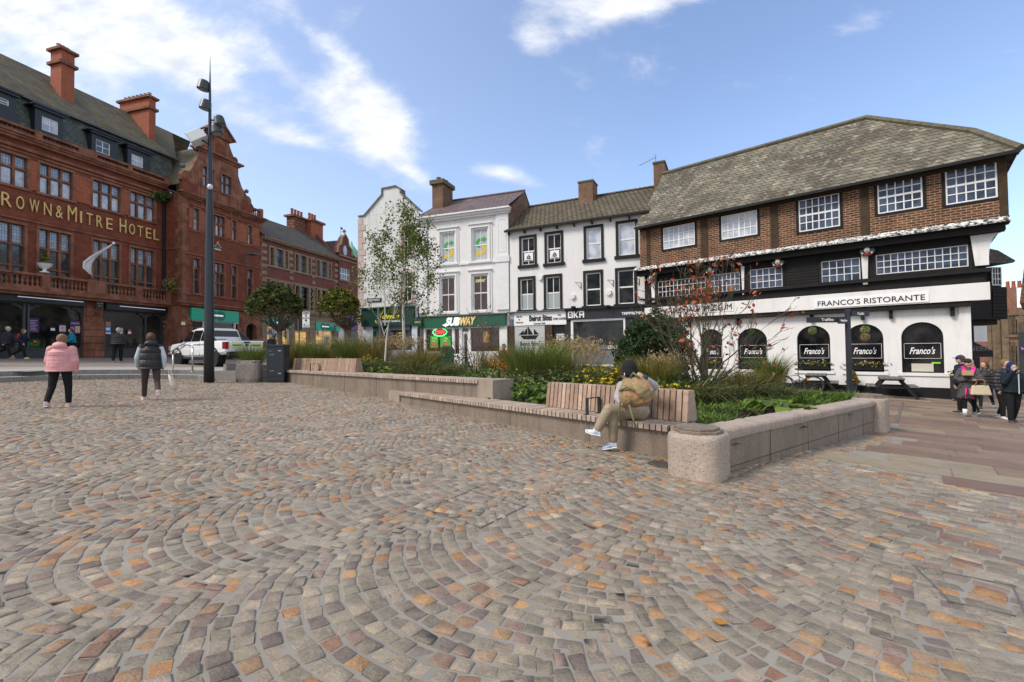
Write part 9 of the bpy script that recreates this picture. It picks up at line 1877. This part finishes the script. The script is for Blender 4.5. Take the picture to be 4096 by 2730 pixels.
for s in (1, -1): t.ext([(-.86, .80*s, 1.17), (-.74, .74*s, 1.72), (-.95, .76*s, 1.6), (-1.65, .84*s, 1.17)], (0, -.05*s, 0)); t.tube([(-2.5, .84*s, 1.2), (-1.7, .84*s, 1.22), (-1.62, .84*s, 1.2)], .02, 6); t.tube([(.6, .62*s, 1.83), (-.6, .62*s, 1.85)], .018, 6)
t.build('sport_bar', m_trim, tr_)
for s in (1, -1):
    for x in (1.6, -1.62):
        q = MB(); q.tube([(x, s*.70, .39), (x, s*.95, .39)], .39, 26); wo = q.build('wheel', m_tyre, tr_, bev=.03); q = MB(); q.tube([(x, s*.94, .39), (x, s*.955, .39)], .25, 20)
        for k in range(6): a = k*PI/3; q.beam((x, s*.958, .39), (x+.22*math.cos(a), s*.958, .39+.22*math.sin(a)), .05, .012, 1, up=(0, 1, 0))
        q.build('rim', [m_trim, m_rim], wo); q = MB(); pts_o = [(x+.50*math.cos(a), .40+.50*math.sin(a)) for a in [PI*k/14 for k in range(15)]]; pts_i = [(x+.40*math.cos(a), .40+.40*math.sin(a)) for a in [PI*k/14 for k in range(15)]]
        for k in range(14): q.prism([pts_o[k], pts_o[k+1], pts_i[k+1], pts_i[k]], s*.90, s*.975)
        q.prism([(x+.42*math.cos(a), .36+.42*math.sin(a)) for a in [2*PI*k/20 for k in range(20)]], s*.6, s*.958, None); q.build('wheel_arch', m_trim, tr_)
t = MB(); t.box(-.95, 1.15, -.97, -.85, .34, .42); t.box(-.95, 1.15, .85, .97, .34, .42); t.build('side_step', m_trim, tr_)
t = MB(); t.box(-2.78, -2.50, -.86, .86, .46, .66); t.box(-2.4, 2.4, -.7, .7, .3, .45); t.build('rear_bumper', m_trim, tr_, bev=.02)
t = MB(); t.box(-2.66, -2.6, -.72, .72, .66, 1.13); tg_ = t.build('tailgate', m_car, tr_, bev=.015)
t = MB(); t.box(-2.685, -2.66, -.13, .13, 1.04, 1.12); t.build('handle', m_trim, tg_)
yel = plain('reflective_yellow', (.6, .85, .02), .4)
for y0, y1, tx in ((.18, .68, 'HIGHWAY'), (-.68, -.18, 'MAINTENANCE')):
    t = MB(); t.box(-2.668, -2.661, y0, y1, .90, 1.0); yo_ = t.build('warning_strip', yel, tg_); o = text(tx, .08, -2.672, (y0+y1)/2, .95, yo_, m_black, width=(y1-y0)*.85, height=.06); o.rotation_euler = (0, 0, -PI/2)
t = MB(); t.lathe((0, 0, 0), [(.1, 0), (.1, .01)], 16); t.v = [(-2.665-z, x*.95, .95+y*.6) for x, y, z in t.v]; t.build('oval_badge', plain('badge_blue', (.03, .05, .12), .3), tg_)
for s in (1, -1): t = MB(); t.box(-2.64, -2.38, s*.80 if s > 0 else -.955, s*.955 if s > 0 else -.80, .78, 1.1); t.build('tail_light', plain('tail_light_red', (.22, .01, .015), .2), tr_, bev=.015)
t = MB(); t.box(-2.80, -2.78, -.26, .26, .5, .62); po_ = t.build('number_plate', plain('plate_yellow', (.75, .55, .02), .5), tr_); o = text('WU25 CTH', .1, -2.803, 0, .56, po_, m_black, width=.46, height=.08); o.rotation_euler = (0, 0, -PI/2)
for s in (1, -1):
    t = MB(); t.box(1.02, 1.16, min(s*.93, s*1.12), max(s*.93, s*1.12), 1.12, 1.30); t.build('wing_mirror', m_trim, tr_, bev=.03)
    t = MB(); [t.box(x, x+.2, min(s*.95, s*.975), max(s*.95, s*.975), 1.0, 1.03) for x in (.42, -.42)]; t.build('door_handle', m_car, tr_)
    t = MB(); [t.box(x, x+.008, min(s*.935, s*.957), max(s*.935, s*.957), .5, 1.08) for x in (1.15, .38, -.5, -.98)]; t.build('door_gap', m_trim, tr_)
t = MB(); t.box(2.5, 2.64, -.6, .6, .6, .9); t.build('grille', m_trim, tr_); 
for s in (1, -1): t = MB(); t.box(2.3, 2.55, min(s*.66, s*.9), max(s*.66, s*.9), .78, .98); t.build('headlight', m_lens, tr_, bev=.02)
tr_.scale = (1.03, 1.03, 1.04)
